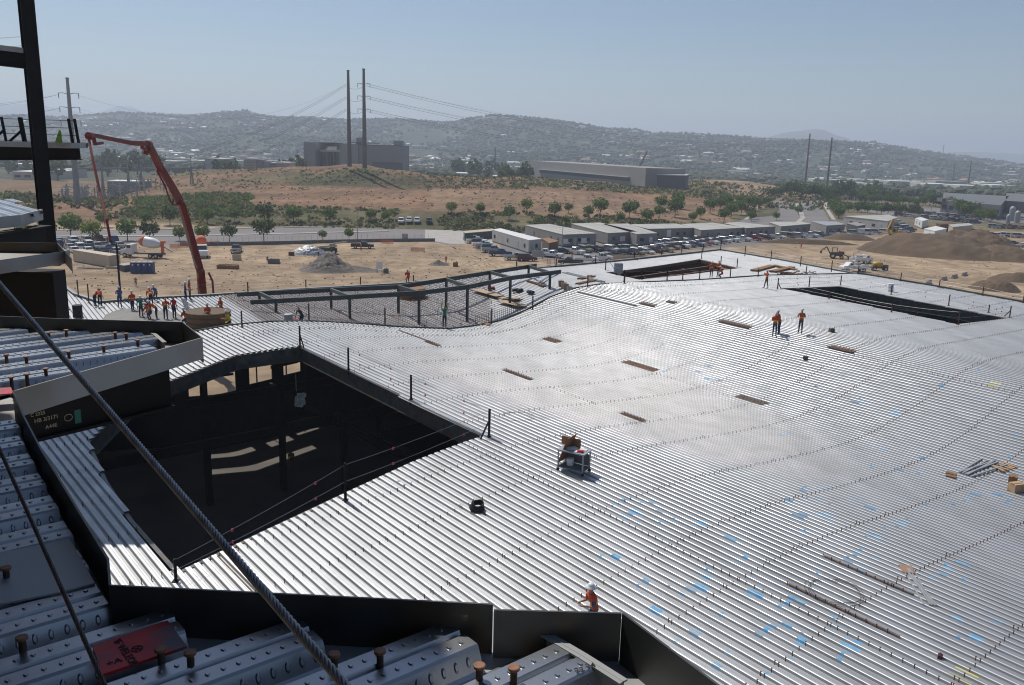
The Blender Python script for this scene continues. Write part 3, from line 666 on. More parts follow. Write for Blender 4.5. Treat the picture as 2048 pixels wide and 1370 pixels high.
# flat plates and floor steel just under the ribs
m = MB(); m.prism([tuple(at(x, y, TZ-.09)[:2]) for x, y in [(-900, 820), (26, 790), (82, 905), (217, 1128), (224, 1185), (1245, 1240), (1440, 1385), (1800, 1700), (-900, 1800)]], TZ-.13, TZ-.084)
m.prism([tuple(at(x, y, TZ-.09)[:2]) for x, y in [(-700, 640), (365, 655), (404, 690), (27, 795), (-700, 1000)]], TZ-.13, TZ-.084)
m.prism([tuple(at(x, y, TZ-.09)[:2]) for x, y in [(-700, 500), (140, 505), (-20, 545), (-700, 640)]], TZ-.13, TZ-.05)
m.build('slab_edge_steel', 'plate', tow)
m = MB(); m.prism([tuple(at(x, y, TZ+.004)[:2]) for x, y in [(-60, 1118), (140, 1080), (190, 1168), (125, 1185), (-60, 1222)]], TZ+.001, TZ+.008); m.build('cover_plate', 'plate', tow)
def closure(name, px, mtl, z0, z1, th=.008, lip=0):
    m = MB(); q = [ft(x, y, z1) for x, y in px]; m.strip(q, z0, z1, th)
    if lip:
        for a, b in zip(q, q[1:]): m.rbar(a-Vector((0, 0, .004)), b-Vector((0, 0, .004)), lip, .006)
    return m.build(name, mtl, tow)
closure('pour_stop', [(26, 782), (404, 675)], 'plate', TZ-.07, TZ+.09)
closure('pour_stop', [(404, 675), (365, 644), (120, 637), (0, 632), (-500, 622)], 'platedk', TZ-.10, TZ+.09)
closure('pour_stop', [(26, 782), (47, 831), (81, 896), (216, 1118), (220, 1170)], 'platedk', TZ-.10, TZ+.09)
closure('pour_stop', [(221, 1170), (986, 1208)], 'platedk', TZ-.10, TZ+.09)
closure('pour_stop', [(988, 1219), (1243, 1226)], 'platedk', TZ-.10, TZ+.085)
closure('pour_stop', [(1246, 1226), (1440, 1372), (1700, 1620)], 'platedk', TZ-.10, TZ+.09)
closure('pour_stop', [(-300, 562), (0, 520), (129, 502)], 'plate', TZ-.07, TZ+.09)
closure('pour_stop', [(129, 502), (143, 517), (143, 520)], 'plate', TZ-.07, TZ+.09)
closure('pour_stop', [(129, 502), (115, 486), (0, 484), (-300, 478)], 'platedk', TZ-.07, TZ+.09)
closure('end_closure', [(1083, 1262), (1165, 1310), (1247, 1362)], 'plate', TZ-.07, TZ+.004, .006, .035)
closure('end_closure', [(286, 656), (310, 668), (329, 684)], 'plate', TZ-.07, TZ+.004, .006, .03)
# deep edge girder below the second bay, with chalk marks
a = ft(35, 800, TZ-.07); b = ft(336, 738, TZ-.07); nrm = (b-a).cross(Vector((0, 0, 1))).normalized()
if nrm.dot(CAM-a) < 0: nrm = -nrm
m = MB(); m.rbar(a-Vector((0, 0, .13)), b-Vector((0, 0, .13)), .03, .26); m.rbar(a-Vector((0, 0, .265)), b-Vector((0, 0, .265)), .12, .02); gd = m.build('edge_girder', 'dark', tow)
def text(s, size, mtl, pos, xdir, ydir, name='lettering', parent=None, ext=.0015):
    cu = bpy.data.curves.new(name, 'FONT'); cu.body = s; cu.size = size; cu.extrude = ext; cu.offset = size*.012
    t = bpy.data.objects.new('tmp', cu); C.objects.link(t); bpy.context.view_layer.update()
    me = bpy.data.meshes.new_from_object(t.evaluated_get(bpy.context.evaluated_depsgraph_get())); bpy.data.objects.remove(t)
    xd = Vector(xdir).normalized(); yd = Vector(ydir).normalized(); zd = xd.cross(yd)
    off = Vector(parent['_o']) if parent is not None and '_o' in parent else Vector((0, 0, 0))
    Mx = Matrix((xd, yd, zd)).transposed().to_4x4(); Mx.translation = Vector(pos)-off; me.transform(Mx)
    me.materials.clear(); me.materials.append(X[mtl]); o = bpy.data.objects.new(name, me); C.objects.link(o)
    if parent is not None: o.parent = parent
    return o
xd = (b-a).normalized()
def gpt(px, py, o=.018):
    r = ray(px, py); t = (a-CAM).dot(nrm)/r.dot(nrm); return CAM+r*t+nrm*o
for s_, px, py, z_ in [('C 2225', 58, 833, .03), ('HB 3/3171', 66, 845, .034), ('A44E', 88, 857, .034)]: text(s_, z_, 'chalk', gpt(px, py), xd, (0, 0, 1), 'chalk_marking', tow)
m = MB(); c0 = gpt(134, 834)
for k in range(14):
    t0 = 2*math.pi*k/14; t1 = 2*math.pi*(k+1)/14; m.rbar(c0+xd*(.025*math.cos(t0))+Vector((0, 0, .022*math.sin(t0))), c0+xd*(.025*math.cos(t1))+Vector((0, 0, .022*math.sin(t1))), .003, .004)
m.build('chalk_circle', 'chalk', tow)
m = MB(); c0 = gpt(153, 832, .016); m.rbar(c0-Vector((0, 0, .045)), c0+Vector((0, 0, .045)), .045, .004) if False else m.rbar(c0-xd*.02, c0+xd*.02, .004, .09); m.build('green_paint_dab', 'greenp', tow)
# red painted splice plate with marker writing
pl = [at(x, y, TZ+.006) for x, y in [(185, 1295), (335, 1244), (374, 1295), (205, 1352)]]
m = MB(); m.prism([tuple(p[:2]) for p in pl], TZ+.002, TZ+.012); m.build('painted_plate', 'redpaint', tow)
ex = (pl[3]-pl[0]).normalized(); ey = (pl[1]-pl[0]).normalized(); ex = (ex-ey*ex.dot(ey)).normalized()
def onpl(x, y): p = at(x, y, TZ+.0135); return p
text('IF WELEOD', .034, 'ink', onpl(227, 1283), (onpl(262, 1331)-onpl(227, 1283)), (onpl(250, 1270)-onpl(227, 1283)), 'marker_writing', tow, .0006)
text('+A', .034, 'ink', onpl(214, 1332), (onpl(240, 1323)-onpl(214, 1332)), (onpl(208, 1318)-onpl(214, 1332)), 'marker_writing', tow, .0006)
m = MB(); c0 = onpl(274, 1297)
for k in range(12):
    t0 = 2*math.pi*k/12; t1 = 2*math.pi*(k+1)/12; m.rbar(c0+Vector((.016*math.cos(t0), .016*math.sin(t0), 0)), c0+Vector((.016*math.cos(t1), .016*math.sin(t1), 0)), .003, .001)
m.rbar(c0-Vector((.016, 0, 0)), c0+Vector((.016, 0, 0)), .003, .001); m.rbar(c0-Vector((0, .016, 0)), c0+Vector((0, .016, 0)), .003, .001); m.build('marker_symbol', 'ink', tow)
m = MB(); m.prism([tuple(at(x, y, TZ+.004)[:2]) for x, y in [(-30, 778), (22, 775), (27, 787), (-30, 792)]], TZ+.001, TZ+.006); m.build('painted_plate', 'redpaint', tow)
for s_, x, y in [('22', 1152, 1345), ('24', 1174, 1336)]: text(s_, .03, 'ink', at(x, y, TZ+.005), (1, .35, 0), (-.3, 1, 0), 'marker_writing', tow, .0006)
# headed studs
hs = MB(); hs.tube([(0, 0, 0), (0, 0, .112)], .0105, 12, 0); hs.lathe([(.0105, .112), (.0175, .114), (.0178, .122), (.0150, .1235)], (0, 0, 0), 14, 1); hs.lathe([(.017, 0), (.015, .006), (.0105, .008)], (0, 0, 0), 12, 0)
SP = [(43, 1273), (321, 1296), (380, 1303), (668, 1306), (760, 1300), (959, 1329), (1028, 1333), (11, 1134), (230, 664), (252, 666), (275, 679), (207, 691), (137, 702), (52, 712), (91, 736), (53, 747), (22, 753), (97, 664), (132, 659), (12, 708)]
hp = None
for x, y in SP:
    p = at(x, y, TZ-.076+.123)-Vector((0, 0, .123))
    if hp is None: hp = hs.build('headed_stud', ['stud', 'studtop']); hp.parent = tow; q = hp
    else: q = hp.copy(); C.objects.link(q); q.parent = tow
    q.location = p-Vector(tow['_o'])
# dark wall of the storeys below, behind the third bay
m = MB(); wy = 10.6
wz = (TZ-.1); a_ = ad(118, 540, wy); m.rbar(Vector((-9, wy, 11.0)), Vector((a_.x, wy, 11.0)), .3, 1.7) 
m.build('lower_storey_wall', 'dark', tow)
# tall column and the frames beyond it
def beamw(px1, py1, d1, px2, py2, d2, w, h, name, mtl='dark', edge=None):
    p = ad(px1, py1, d1); q = ad(px2, py2, d2); m = MB(); m.ibeam(p, q, w, h, 0, .03, .02); o = m.build(name, mtl, tow)
    if edge:
        m = MB(); m.rbar(p+Vector((0, 0, h/2+.06))+Vector((0, -w/2, 0)), q+Vector((0, 0, h/2+.06))+Vector((0, -w/2, 0)), .02, .16); m.build('pour_stop', 'plate', tow)
    return o
m = MB(); top = ad(49, -120, 28); bot = ad(106, 600, 28); top.x = bot.x = ad(75, 250, 28).x; m.ibeam(Vector((top.x, 28, 9.6)), Vector((top.x, 28, 21)), .40, .42, 0, .03, .02)
m.box((top.x, 28, 4.2), (.05, .05, .05)); m.build('tall_column', 'dark', tow)
beamw(-200, 92, 27, 54, 122, 28, .3, .48, 'upper_floor_beam', 'dark', True)
beamw(-300, 305, 38, 160, 303, 38, .3, .72, 'upper_bay_beam', 'dark')
S1 = 35.2; zt = CZ-.26
c1 = [ad(-900, 285, S1), ad(-300, 286, S1), ad(100, 290, S1), ad(140, 288, S1+.4), ad(172, 284, S1+2), ad(176, 280, S1+6), ad(176, 280, S1+14), ad(-900, 280, S1+14)]
m = MB(); m.prism([(p.x, p.y) for p in c1], zt-.18, zt); m.build('upper_bay_slab', 'dark', tow)
m = MB(); m.strip([(p.x, p.y-.05) for p in c1[:6]], zt-.2, zt+.02, .03); m.build('pour_stop', 'plate', tow)
for px in (12, 47, 51, 145, 157):
    p = ad(px, 280, S1+1.5); m = MB(); m.rbar(Vector((p.x, p.y, zt)), Vector((p.x-.1, p.y, zt+1.0)), .10, .10); m.build('guard_post', 'dark', tow)
for px in (12, 47):
    p = ad(px, 280, S1+1.5); m = MB(); m.rbar(Vector((p.x, p.y, zt+.5)), Vector((p.x-.6, p.y, zt)), .08, .08); m.build('post_brace', 'dark', tow)
for h in (.35, .65, .95):
    m = MB(); m.tube([Vector((ad(-300, 280, S1+1.5).x, S1+1.5, zt+h)), Vector((ad(157, 280, S1+1.5).x, S1+1.5, zt+h-.03))], .012, 4); m.build('guard_cable', 'dark', tow)
o = MB(); p = ad(115, 280, S1+1.5); o.add([(p.x-.12, p.y, zt), (p.x+.18, p.y, zt), (p.x+.16, p.y, zt+.5), (p.x+.1, p.y, zt+.55), (p.x-.12, p.y+.05, zt), (p.x+.18, p.y+.05, zt), (p.x+.16, p.y+.05, zt+.5), (p.x+.1, p.y+.05, zt+.55)], [(0, 1, 2, 3), (7, 6, 5, 4), (0, 3, 7, 4), (1, 5, 6, 2), (3, 2, 6, 7)]); tag(o.build('plastic_panel', 'lime'), 'lime green pointed plastic sheet standing behind the tall steel column', 'plastic sheet')
# lower bay with ribbed deck at the far left edge
p0 = [ad(-300, 400, 20), ad(18, 404, 20), ad(84, 424, 18), ad(84, 428, 17.2), ad(0, 455, 15.5), ad(-300, 500, 14)]
zb = 11.95
def zz(px, py): return at(px, py, 11.95)
pts = [zz(-300, 402), zz(20, 402), zz(84, 424), zz(40, 436), zz(-300, 452)]
fdeck('floor_deck', None, -42, 'galvfore', False, inpts=pts)
m = MB(); q = [zz(84, 425), zz(40, 437), zz(-300, 468)]; m.strip(q, 11.8, 12.02, .03); m.build('pour_stop', 'plate', tow)
m = MB(); m.ibeam(zz(88, 430)-Vector((0, 0, .5)), zz(-300, 478)-Vector((0, 0, .55)), .3, .6, 0, .03, .02); m.build('edge_girder', 'dark', tow)
pts = [zz(-100, 458), zz(14, 458), zz(62, 463), zz(14, 486), zz(-100, 494)]
for s in (0,):
    m = MB(); m.rbar(zz(-300, 489)-Vector((0, 0, .2)), zz(118, 490)-Vector((0, 0, .2)), .1, .2); m.build('edge_beam', 'dark', tow)
# floors above and to the left, out of the frame (they shade the bay the photographer stands on)
sh = Vector((SUN.x, SUN.y, 0))*(4.4/SUN.z)
m = MB(); m.prism([tuple((at(x, y, TZ)+sh)[:2]) for x, y in [(-1500, 770), (-300, 765), (20, 795), (100, 900), (222, 1110), (330, 1165), (840, 1235), (900, 1420)]]+[(.4, 1.2), (2.5, -12), (-14, -12)], 16.4, 16.6); m.build('upper_floor_deck', 'dark', tow)
m = MB(); m.prism([(-4.6, 10.5), (-6.0, 14.3), (-12, 9.7), (-14.8, 4), (-11, 3), (-9.6, 6.2)], 16.4, 16.6); m.build('upper_floor_deck', 'dark', tow)  # unseen slab added to block low sky reflected in the foreground deck
m = MB(); m.box((-9.5, 3, 14.2), (.3, 20, 4.4)); m.box((-3, -7, 14.2), (13, .3, 4.4)); m.build('core_wall', 'dark', tow)  # unseen walls added left and behind to keep sky light off the floor deck
# ------------------------------------------------------------------ wire ropes in front
def rope(name, P, Q, R_, strands, pitch, mtl, label):
    P = Vector(P); Q = Vector(Q); t = (Q-P).normalized(); a = t.cross(Vector((0, 0, 1))).normalized(); b = t.cross(a); L = (Q-P).length; n = int(L/pitch*10); m = MB()
    for s in range(strands):
        pts = []
        for i in range(n+1):
            z = L*i/n; ph = 2*math.pi*(z/pitch+s/strands); pts.append(P+t*z+a*(R_*.62*math.cos(ph))+b*(R_*.62*math.sin(ph)))
        m.tube(pts, R_*.40, 5)
    m.tube([P, Q], R_*.5, 6); return tag(m.build(name, mtl, None, True), label, 'cable')
rope('wire_rope', ad(-110, 440, 2.5), ad(735, 1424, .80), .0062, 6, .055, 'cable', 'thick grey twisted wire rope crossing the left foreground diagonally')
rope('wire_rope', ad(-60, 765, 2.0), ad(245, 1450, 1.15), .0042, 6, .05, 'cabledk', 'thin rusty brown wire rope running down the lower left corner')
# ------------------------------------------------------------------ grey steel frame standing on the lower deck
fr = thing('steel_canopy_frame', 'grey green open frame of two long beams on thin columns behind the curved deck edge', 'steel frame', tuple(fd(700, 640)))
def ptz(px, py, base):            # point above base point (same distance) at image height py
    r = ray(px, py); b = base; t = (b.y-CAM.y)/r.y; q = CAM+r*t; return Vector((b.x, b.y, q.z))
front = []; back = []
for px, yb, yt in [(553, 643, 602), (700, 641, 594), (838, 649, 586), (934, 646, 574), (1019, 634, 556), (1098, 608, 546)]:
    b = ad(px, yb, 66+max(0, (px-900)*.055)); b.z = min(b.z, fz(b)+.3); front.append((b, ptz(px, yt, b)))
for px, yb, yt in [(521, 643, 587), (663, 640, 580), (797, 646, 574), (892, 640, 559), (978, 628, 545), (1055, 614, 533)]:
    b = ad(px, yb, 70.5+max(0, (px-850)*.06)); back.append((b, ptz(px, yt, b)))
for L in (front, back):
    for b, t in L:
        m = MB(); m.ibeam(Vector((b.x, b.y, fz(b)-.1)), t, .17, .17, 0, .03, .05); m.build('column', 'frame', fr)
def beamline(L, name, e0, e1):
    pts = [t for b, t in L]; a = pts[0]+(pts[0]-pts[1]).normalized()*e0; z = pts[-1]+(pts[-1]-pts[-2]).normalized()*e1
    pts = [a]+pts+[z]
    for p, q in zip(pts, pts[1:]): m = MB(); m.rbar(p, q, .16, .36); m.build(name, 'frame', fr)
beamline(front, 'long_beam', 2.0, 1.6); beamline(back, 'long_beam', 1.9, 1.2)
for (b, t), (c, s) in zip(front, back):
    m = MB(); m.rbar(t+Vector((0, 0, .02)), s+Vector((0, 0, .02)), .2, .28); m.build('cross_beam', 'frame', fr)
# ------------------------------------------------------------------ rebar mat, wet concrete
m = MB()
def inreg(p): 
    u, v = UV2(p); return inside(fpoly, u, v) and not inside(holeC, u, v)
for k in range(0, 125):
    for (dd, vv, base) in ((D2, V2, -6+k*.45),):
        seg = None
        for j in range(0, 80):
            p = dd*(56+j*.5)+vv*(18+k*.42)
            x = 1024+FPX*((p-CAM).dot(cR))/((p-CAM).dot(cF)); ok = inreg(p) and 300 < x < 985
            if ok and seg is None: seg = p
            if not ok and seg is not None: m.tube([seg+Vector((0, 0, fz(seg)+.10)), p-dd*.5+Vector((0, 0, fz(p)+.10))], .016, 3, 0, False); seg = None
for k in range(0, 60):
    seg = None
    for j in range(0, 130):
        p = D2*(56+k*.42)+V2*(18+j*.5); x = 1024+FPX*((p-CAM).dot(cR))/((p-CAM).dot(cF)); ok = inreg(p) and 300 < x < 985
        if ok and seg is None: seg = p
        if seg is not None and ((seg-p).length > 2.4 or not ok):
            q = p if ok else p-V2*.5; m.tube([seg+Vector((0, 0, fz(seg)+.13)), q+Vector((0, 0, fz(q)+.13))], .016, 3, 0, False); seg = p if ok else None
random.seed(3)
for k in range(1300):
    p = D2*random.uniform(56, 84)+V2*random.uniform(18, 76); x = 1024+FPX*((p-CAM).dot(cR))/((p-CAM).dot(cF))
    if inreg(p) and 240 < x < 1000: q = p+Vector((0, 0, fz(p)-.05)); m.tube([q, q+Vector((random.uniform(-.03, .03), 0, .22))], .02, 3)
tag(m.build('rebar_mat', 'rust'), kind='stuff')
m = MB()
for k in range(26):
    p = farl[4][0]; t = k/26; a = W(*farl[8]); b = W(*farl[6]); q = a.lerp(b, t) if k < 13 else W(*farl[8]).lerp(W(*farl[9]), (k-13)/13); q = q+DU*.3
    zq = fz(q); m.tube([Vector((q.x, q.y, zq)), Vector((q.x, q.y, zq+1.1))], .018, 4)
tag(m.build('rebar_dowels', 'rust'), kind='stuff')
m = MB(); cp = [fd(x, y) for x, y in [(204, 655), (212, 640), (235, 628), (262, 622), (300, 626), (330, 622), (352, 628), (372, 640), (376, 652), (388, 664)]]; m.prism([(p.x, p.y) for p in cp], sum(p.z for p in cp)/len(cp)-.3, max(p.z for p in cp)+.03); tag(m.build('wet_concrete', 'cement'), kind='structure')
# ------------------------------------------------------------------ guard rails
def rail(name, label, posts, cables, flags, dz=0, fn=None, ht=None, closed=False, pm='rust', braces=()):
    fn = fn or dk; B = [fn(x, y0) for x, y0, y1 in posts]; r = thing(name, label, 'guard rail', tuple(B[0])); tops = []
    for i, ((x, y0, y1), b) in enumerate(zip(posts, B)):
        t = ptz(x, y1, b); h = max(.7, min(1.6, t.z-b.z)); t = b+Vector((0, 0, h)); tops.append((b, h)); m = MB(); m.rbar(b-Vector((0, 0, .3)), t, .09, .07); m.box((b.x, b.y, b.z+.01), (.22, .22, .02)); m.build('guard_post', pm, r)
        if i in braces:
            q = B[(i+1) % len(B)] if i == 0 else B[i-1]; dr = (q-b); dr.z = 0; dr.normalize(); m = MB(); m.rbar(b+Vector((0, 0, h*.6)), b+dr*.55, .06, .06); m.build('post_brace', pm, r)
    n = len(tops); 
    for a in cables:
        for i in range(n-1+int(closed)):
            (b0, h0), (b1, h1) = tops[i], tops[(i+1) % n]; p = b0+Vector((0, 0, h0*a)); q = b1+Vector((0, 0, h1*a)); L = (p-q).length; pts = [p.lerp(q, k/6)-Vector((0, 0, .004*L*(1-(2*k/6-1)**2)*2.2)) for k in range(7)]
            m = MB(); m.tube(pts, .009, 4, 0, False); m.build('safety_cable', 'cable', r)
            if flags:
                nf = max(1, int(L/flags)); m_ = None
                for k in range(nf):
                    c = p.lerp(q, (k+.6)/nf)-Vector((0, 0, .05)); m = MB(); m.rbar(c+Vector((0, 0, .07)), c-Vector((.03, 0, .10)), .14, .012) if False else m.box((c.x, c.y, c.z-.02), (.09, .04, .11), random.random()*3, 0, 1, .5); m.build('flag', 'pink', r)
    return r
rail('guard_rail', 'cable guard rail with pink flags around the large black opening', [(352, 1162, 1118), (691, 1000, 926), (978, 873, 818), (822, 799, 750), (697, 739, 695), (600, 692, 652)], (.95, .5), 3.2, closed=False, pm='dark', braces=(2, 5))
rail('guard_rail', 'cable guard rail with pink flags around the long opening at the right', [(1555, 578, 556), (1618, 573, 553), (1681, 570, 551), (1782, 589, 570), (1897, 611, 589), (1977, 625, 617), (2019, 635, 612), (1916, 649, 622), (1783, 624, 610), (1658, 598, 585)], (.92, .5), 4.5, closed=True, braces=(0, 6))
rail('guard_rail', 'posts and cables around the rusty beam opening near the far corner of the deck', [(1211, 540, 519), (1248, 563, 540), (1283, 559, 540), (1334, 560, 540), (1399, 558, 538), (1460, 558, 538), (1474, 534, 517), (1441, 535, 512), (1403, 517, 497)], (.9,), 0, fn=fd, pm='dark')
rail('guard_rail', 'thin posts along the outer edge of the lower deck behind the grey frame', [(125, 572, 541), (157, 594, 560), (178, 606, 568), (496, 586, 564), (612, 579, 559), (721, 574, 554), (827, 566, 550)], (.9,), 0, fn=fd)
rail('guard_rail', 'row of dark posts along the far deck edge in front of the parked pickups', [(1033, 541, 522), (1112, 534, 517), (1191, 528, 510), (1268, 519, 503), (1323, 513, 497), (1363, 509, 493), (1406, 504, 488), (1441, 501, 480)], (.9, .5), 0, fn=fd, pm='dark')
rail('guard_rail', 'rust coloured posts along the right edge of the deck facing the soil piles', [(1490, 508, 492), (1542, 517, 501), (1601, 528, 512), (1663, 539, 521), (1716, 548, 531), (1801, 562, 545), (1878, 575, 559), (1965, 591, 573), (2046, 606, 590)], (.9, .5), 0)
rail('guard_rail', 'posts standing along the curved step between the two deck levels', [(484, 654, 622), (618, 642, 608), (770, 650, 616), (983, 648, 617), (1065, 619, 592), (1175, 574, 550), (1249, 567, 549), (1365, 561, 545), (1516, 553, 537), (1612, 548, 531)], (), 0)
# ------------------------------------------------------------------ people
def person_mesh(pose):
    P = {}; T = dict(bend=0, crouch=0, arms='down', stride=0, lie=0); T.update(pose)
    R = {}; E = []
    def j(n, p, r, par=None): P[n] = Vector(p); R[n] = r; 
    c = T['crouch']; pz = .95-.5*c; py = -.16*c
    j('pel', (0, py, pz), .125)
    b = T['bend']; up = Vector((0, math.sin(b), math.cos(b))); fw = Vector((0, math.cos(b), -math.sin(b))); pe = P['pel']
    j('wai', pe+up*.16, .115); j('che', pe+up*.38, .135); j('nec', pe+up*.52, .055)
    hb = max(0, b-.5); hu = Vector((0, math.sin(hb), math.cos(hb))); j('hd0', P['nec']+hu*.08, .07); j('hd1', P['nec']+hu*.17+Vector((0, .015, 0)), .098); j('hd2', P['nec']+hu*.26, .07)
    j('nose', P['hd1']+Vector((0, .105, -.0)), .018)
    E += [('pel', 'wai'), ('wai', 'che'), ('che', 'nec'), ('nec', 'hd0'), ('hd0', 'hd1'), ('hd1', 'hd2'), ('hd1', 'nose')]
    for s, n in ((-1, 'L'), (1, 'R')):
        sh = pe+up*.46+Vector((s*.18, 0, 0)); j('sh'+n, sh, .062); E.append(('che', 'sh'+n))
        a = T['arms'] if isinstance(T['arms'], str) else T['arms'][0 if s < 0 else 1]
        if a == 'down': el = sh+Vector((s*.06, -.03, -.28)); wr = el+Vector((s*.0, .08, -.24))
        elif a == 'fore': el = sh+Vector((s*.05, .04, -.27)); wr = el+Vector((-s*.10, .24, .02))
        elif a == 'face': el = sh+Vector((s*.08, .12, -.22)); wr = el+Vector((-s*.14, .12, .20))
        elif a == 'reach': el = sh+Vector((s*.04, .12, -.24)); wr = el+Vector((-s*.05, .12, -.21))
        elif a == 'up': el = sh+Vector((s*.05, .2, .12)); wr = el+Vector((-s*.03, .08, .24))
        j('el'+n, el, .043); j('wr'+n, wr, .03); d = (wr-el).normalized(); h = wr+d*.07; j('ha'+n, h, .034)
        E += [('sh'+n, 'el'+n), ('el'+n, 'wr'+n), ('wr'+n, 'ha'+n)]
        sd = Vector((1, 0, 0))*s
        if abs(d.x) > .8: sd = Vector((0, 0, 1))
        for k, (o, L) in enumerate(((-.027, .060), (-.009, .075), (.009, .070), (.027, .052))):
            j('f%d%s' % (k, n), h+sd*o+d*(L+.03), .009); E.append(('ha'+n, 'f%d%s' % (k, n)))
        j('th'+n, wr+d*.05-sd*.055, .010); E.append(('wr'+n, 'th'+n))
        hp_ = P['pel']+Vector((s*.085, 0, -.05)); j('hip'+n, hp_, .092); st = T['stride']*s
        ft_ = Vector((s*.11, st*.28, .09))
        kn = hp_.lerp(ft_, .5)+Vector((s*.03*c, .03+.34*c, .10*c))
        j('kn'+n, kn, .062); j('an'+n, ft_, .042); j('to'+n, ft_+Vector((s*.02, .17, -.045)), .04)
        E += [('pel', 'hip'+n), ('hip'+n, 'kn'+n), ('kn'+n, 'an'+n), ('an'+n, 'to'+n)]
    names = list(P); bm = bmesh.new(); lay = bm.verts.layers.skin.verify(); V = {}
    for n in names:
        v = bm.verts.new(P[n]); v[lay].radius = (R[n], R[n]*(.8 if n in ('che', 'wai', 'pel') else 1)); v[lay].use_root = (n == 'pel'); V[n] = v
    for a, b_ in E: bm.edges.new((V[a], V[b_]))
    me = bpy.data.meshes.new('p'); bm.to_mesh(me); bm.free(); o = bpy.data.objects.new('p', me); C.objects.link(o)
    o.modifiers.new('s', 'SKIN').use_smooth_shade = True; sb = o.modifiers.new('b', 'SUBSURF'); sb.levels = 1; sb.render_levels = 1
    bpy.context.view_layer.update(); out = bpy.data.meshes.new_from_object(o.evaluated_get(bpy.context.evaluated_depsgraph_get())); bpy.data.objects.remove(o)
    def cls(a, b_):
        if a.startswith('to') or b_.startswith('to'): return 3
        if a[:3] in ('hip',) or a[:2] in ('kn',) or b_[:3] == 'hip': return 2
        if a in ('wai', 'che') or b_ in ('wai',) or b_[:2] in ('sh', 'el') : return 1
        return 0
    segs = [(P[a], P[b_], cls(a, b_)) for a, b_ in E]; mi = []
    for f in out.polygons:
        c_ = Vector(f.center); best = 1e9; k = 0
        for a, b_, q in segs:
            ab = b_-a; t = max(0, min(1, (c_-a).dot(ab)/ab.length_squared)); d = (c_-(a+ab*t)).length
            if d < best: best = d; k = q
        mi.append(k)
    return out, mi, P, up, hu
PM = {}
def person(label, pos, rz, pose, shirt='orange', vest=None, legs='jeans', hat='hat', group=None, brim=0, sc_=1.0):
    key = repr(sorted(pose.items()))
    if key not in PM: PM[key] = person_mesh(pose)
    base, mi, P, up, hu = PM[key]
    r = thing('person', label, 'worker', (0, 0, 0), group)
    me = base.copy(); me.materials.clear()
    for n in ('skin', shirt, legs, 'boot'): me.materials.append(X[n])
    me.polygons.foreach_set('material_index', mi); me.polygons.foreach_set('use_smooth', [True]*len(mi)); b = bpy.data.objects.new('body', me); C.objects.link(b); b.parent = r
    if vest:
        m = MB(); vm = {}
        pel = P['pel']
        for f, q in zip(base.polygons, mi):
            c = Vector(f.center); h = (c-pel).dot(up)
            if q in (1, 2) and .02 < h < .53 and abs(c.x) < .235:
                idx = []
                for vi in f.vertices:
                    if vi not in vm: vm[vi] = len(m.v); v = base.vertices[vi]; m.v.append(tuple(v.co+v.normal*.022))
                    idx.append(vm[vi])
                m.f.append(idx); m.m.append(1 if .20 < h < .25 else 0)
        if m.f: m.build('vest', [vest, 'yellowc'], r, True)
    if hat:
        ax = hu.to_track_quat('Z', 'Y').to_matrix(); m = MB(); c = P['hd1']+hu*.03
        m.lathe([(.115+brim, -.012), (.118+brim, .0), (.112, .02), (.106, .06), (.08, .105), (.04, .125), (.005, .13)], c, 12, 0, ax)
        m.add([c+ax @ Vector(q) for q in ((-.08, .09, 0), (.08, .09, 0), (.06, .16, -.02), (-.06, .16, -.02), (-.08, .09, .012), (.08, .09, .012), (.06, .16, -.01), (-.06, .16, -.01))], [(3, 2, 1, 0), (4, 5, 6, 7), (0, 1, 5, 4), (1, 2, 6, 5), (2, 3, 7, 6), (3, 0, 4, 7)]); m.build('hard_hat', hat, r, True)
    r.location = pos; r.rotation_euler = (0, 0, rz); r.scale = (sc_,)*3
    return r
pi = math.pi
ST = dict(); FO = dict(arms='fore'); FA = dict(arms='face'); BE = dict(bend=.95, arms='reach'); BC = dict(bend=.8, crouch=.45, arms='reach'); CR = dict(bend=.5, crouch=.75, arms='fore'); WK = dict(stride=.8); UPp = dict(arms='up')
person('worker in orange vest standing alone right of the two who share drawings', dk(1600, 667), 2.6, FA, 'khaki', 'orange')
person('worker in a bright orange vest left of his leaning workmate on the deck', dk(1548, 674), -.5, FO, 'orange', 'orange')
person('worker in a red orange shirt leaning over beside the orange vested one on the deck', dk(1557, 671)+Vector((.1, .3, 0)), .9, dict(bend=.35, arms='fore'), 'red', 'orange')
person('worker in orange with brown trousers standing astride near the left end of the long opening', dk(1532, 577), 1.8, dict(stride=.5, arms='face'), 'orange', 'orange', 'khaki')
person('worker in a green shirt holding a post at the curved deck edge', dk(889, 656), .2, UPp, 'green', None, 'navy', None)
person('worker in wide brimmed white hat and blue hood kneeling behind the black edge plate', dk(1184, 1262), 1.9, dict(bend=.3, crouch=.4, arms='fore'), 'bluec', 'orange', 'jeans', 'hat', None, .07)
person('leftmost of the three orange workers beside the rusty beam opening', fd(1422, 556), 0, ST, 'orange', 'orange', 'navy')
person('brown shirted orange vested worker in the middle of the three beside the rusty beam opening', fd(1436, 554), .5, FO, 'khaki', 'orange', 'navy')
person('crouching worker in orange at the right of the three beside the rusty beam opening', fd(1442, 557), 1.2, CR, 'orange', 'orange')
person('worker in orange walking alone on the dirt in front of the blue toilets', G(272, 573), .3, WK, 'orange', 'orange')
person('worker in orange bending over beside the posts at the far left of the crew', fd(190, 614), -.6, BE, 'orange', None, 'navy', None)
person('worker in orange with dark trousers bending beside the leftmost bending one', fd(201, 614), .6, BE, 'orange', None, 'navy', None)
person('grey clad worker with a white hard hat guiding the hanging pump hose', fd(240, 616), .5, FO, 'bluec', None, 'jeans')
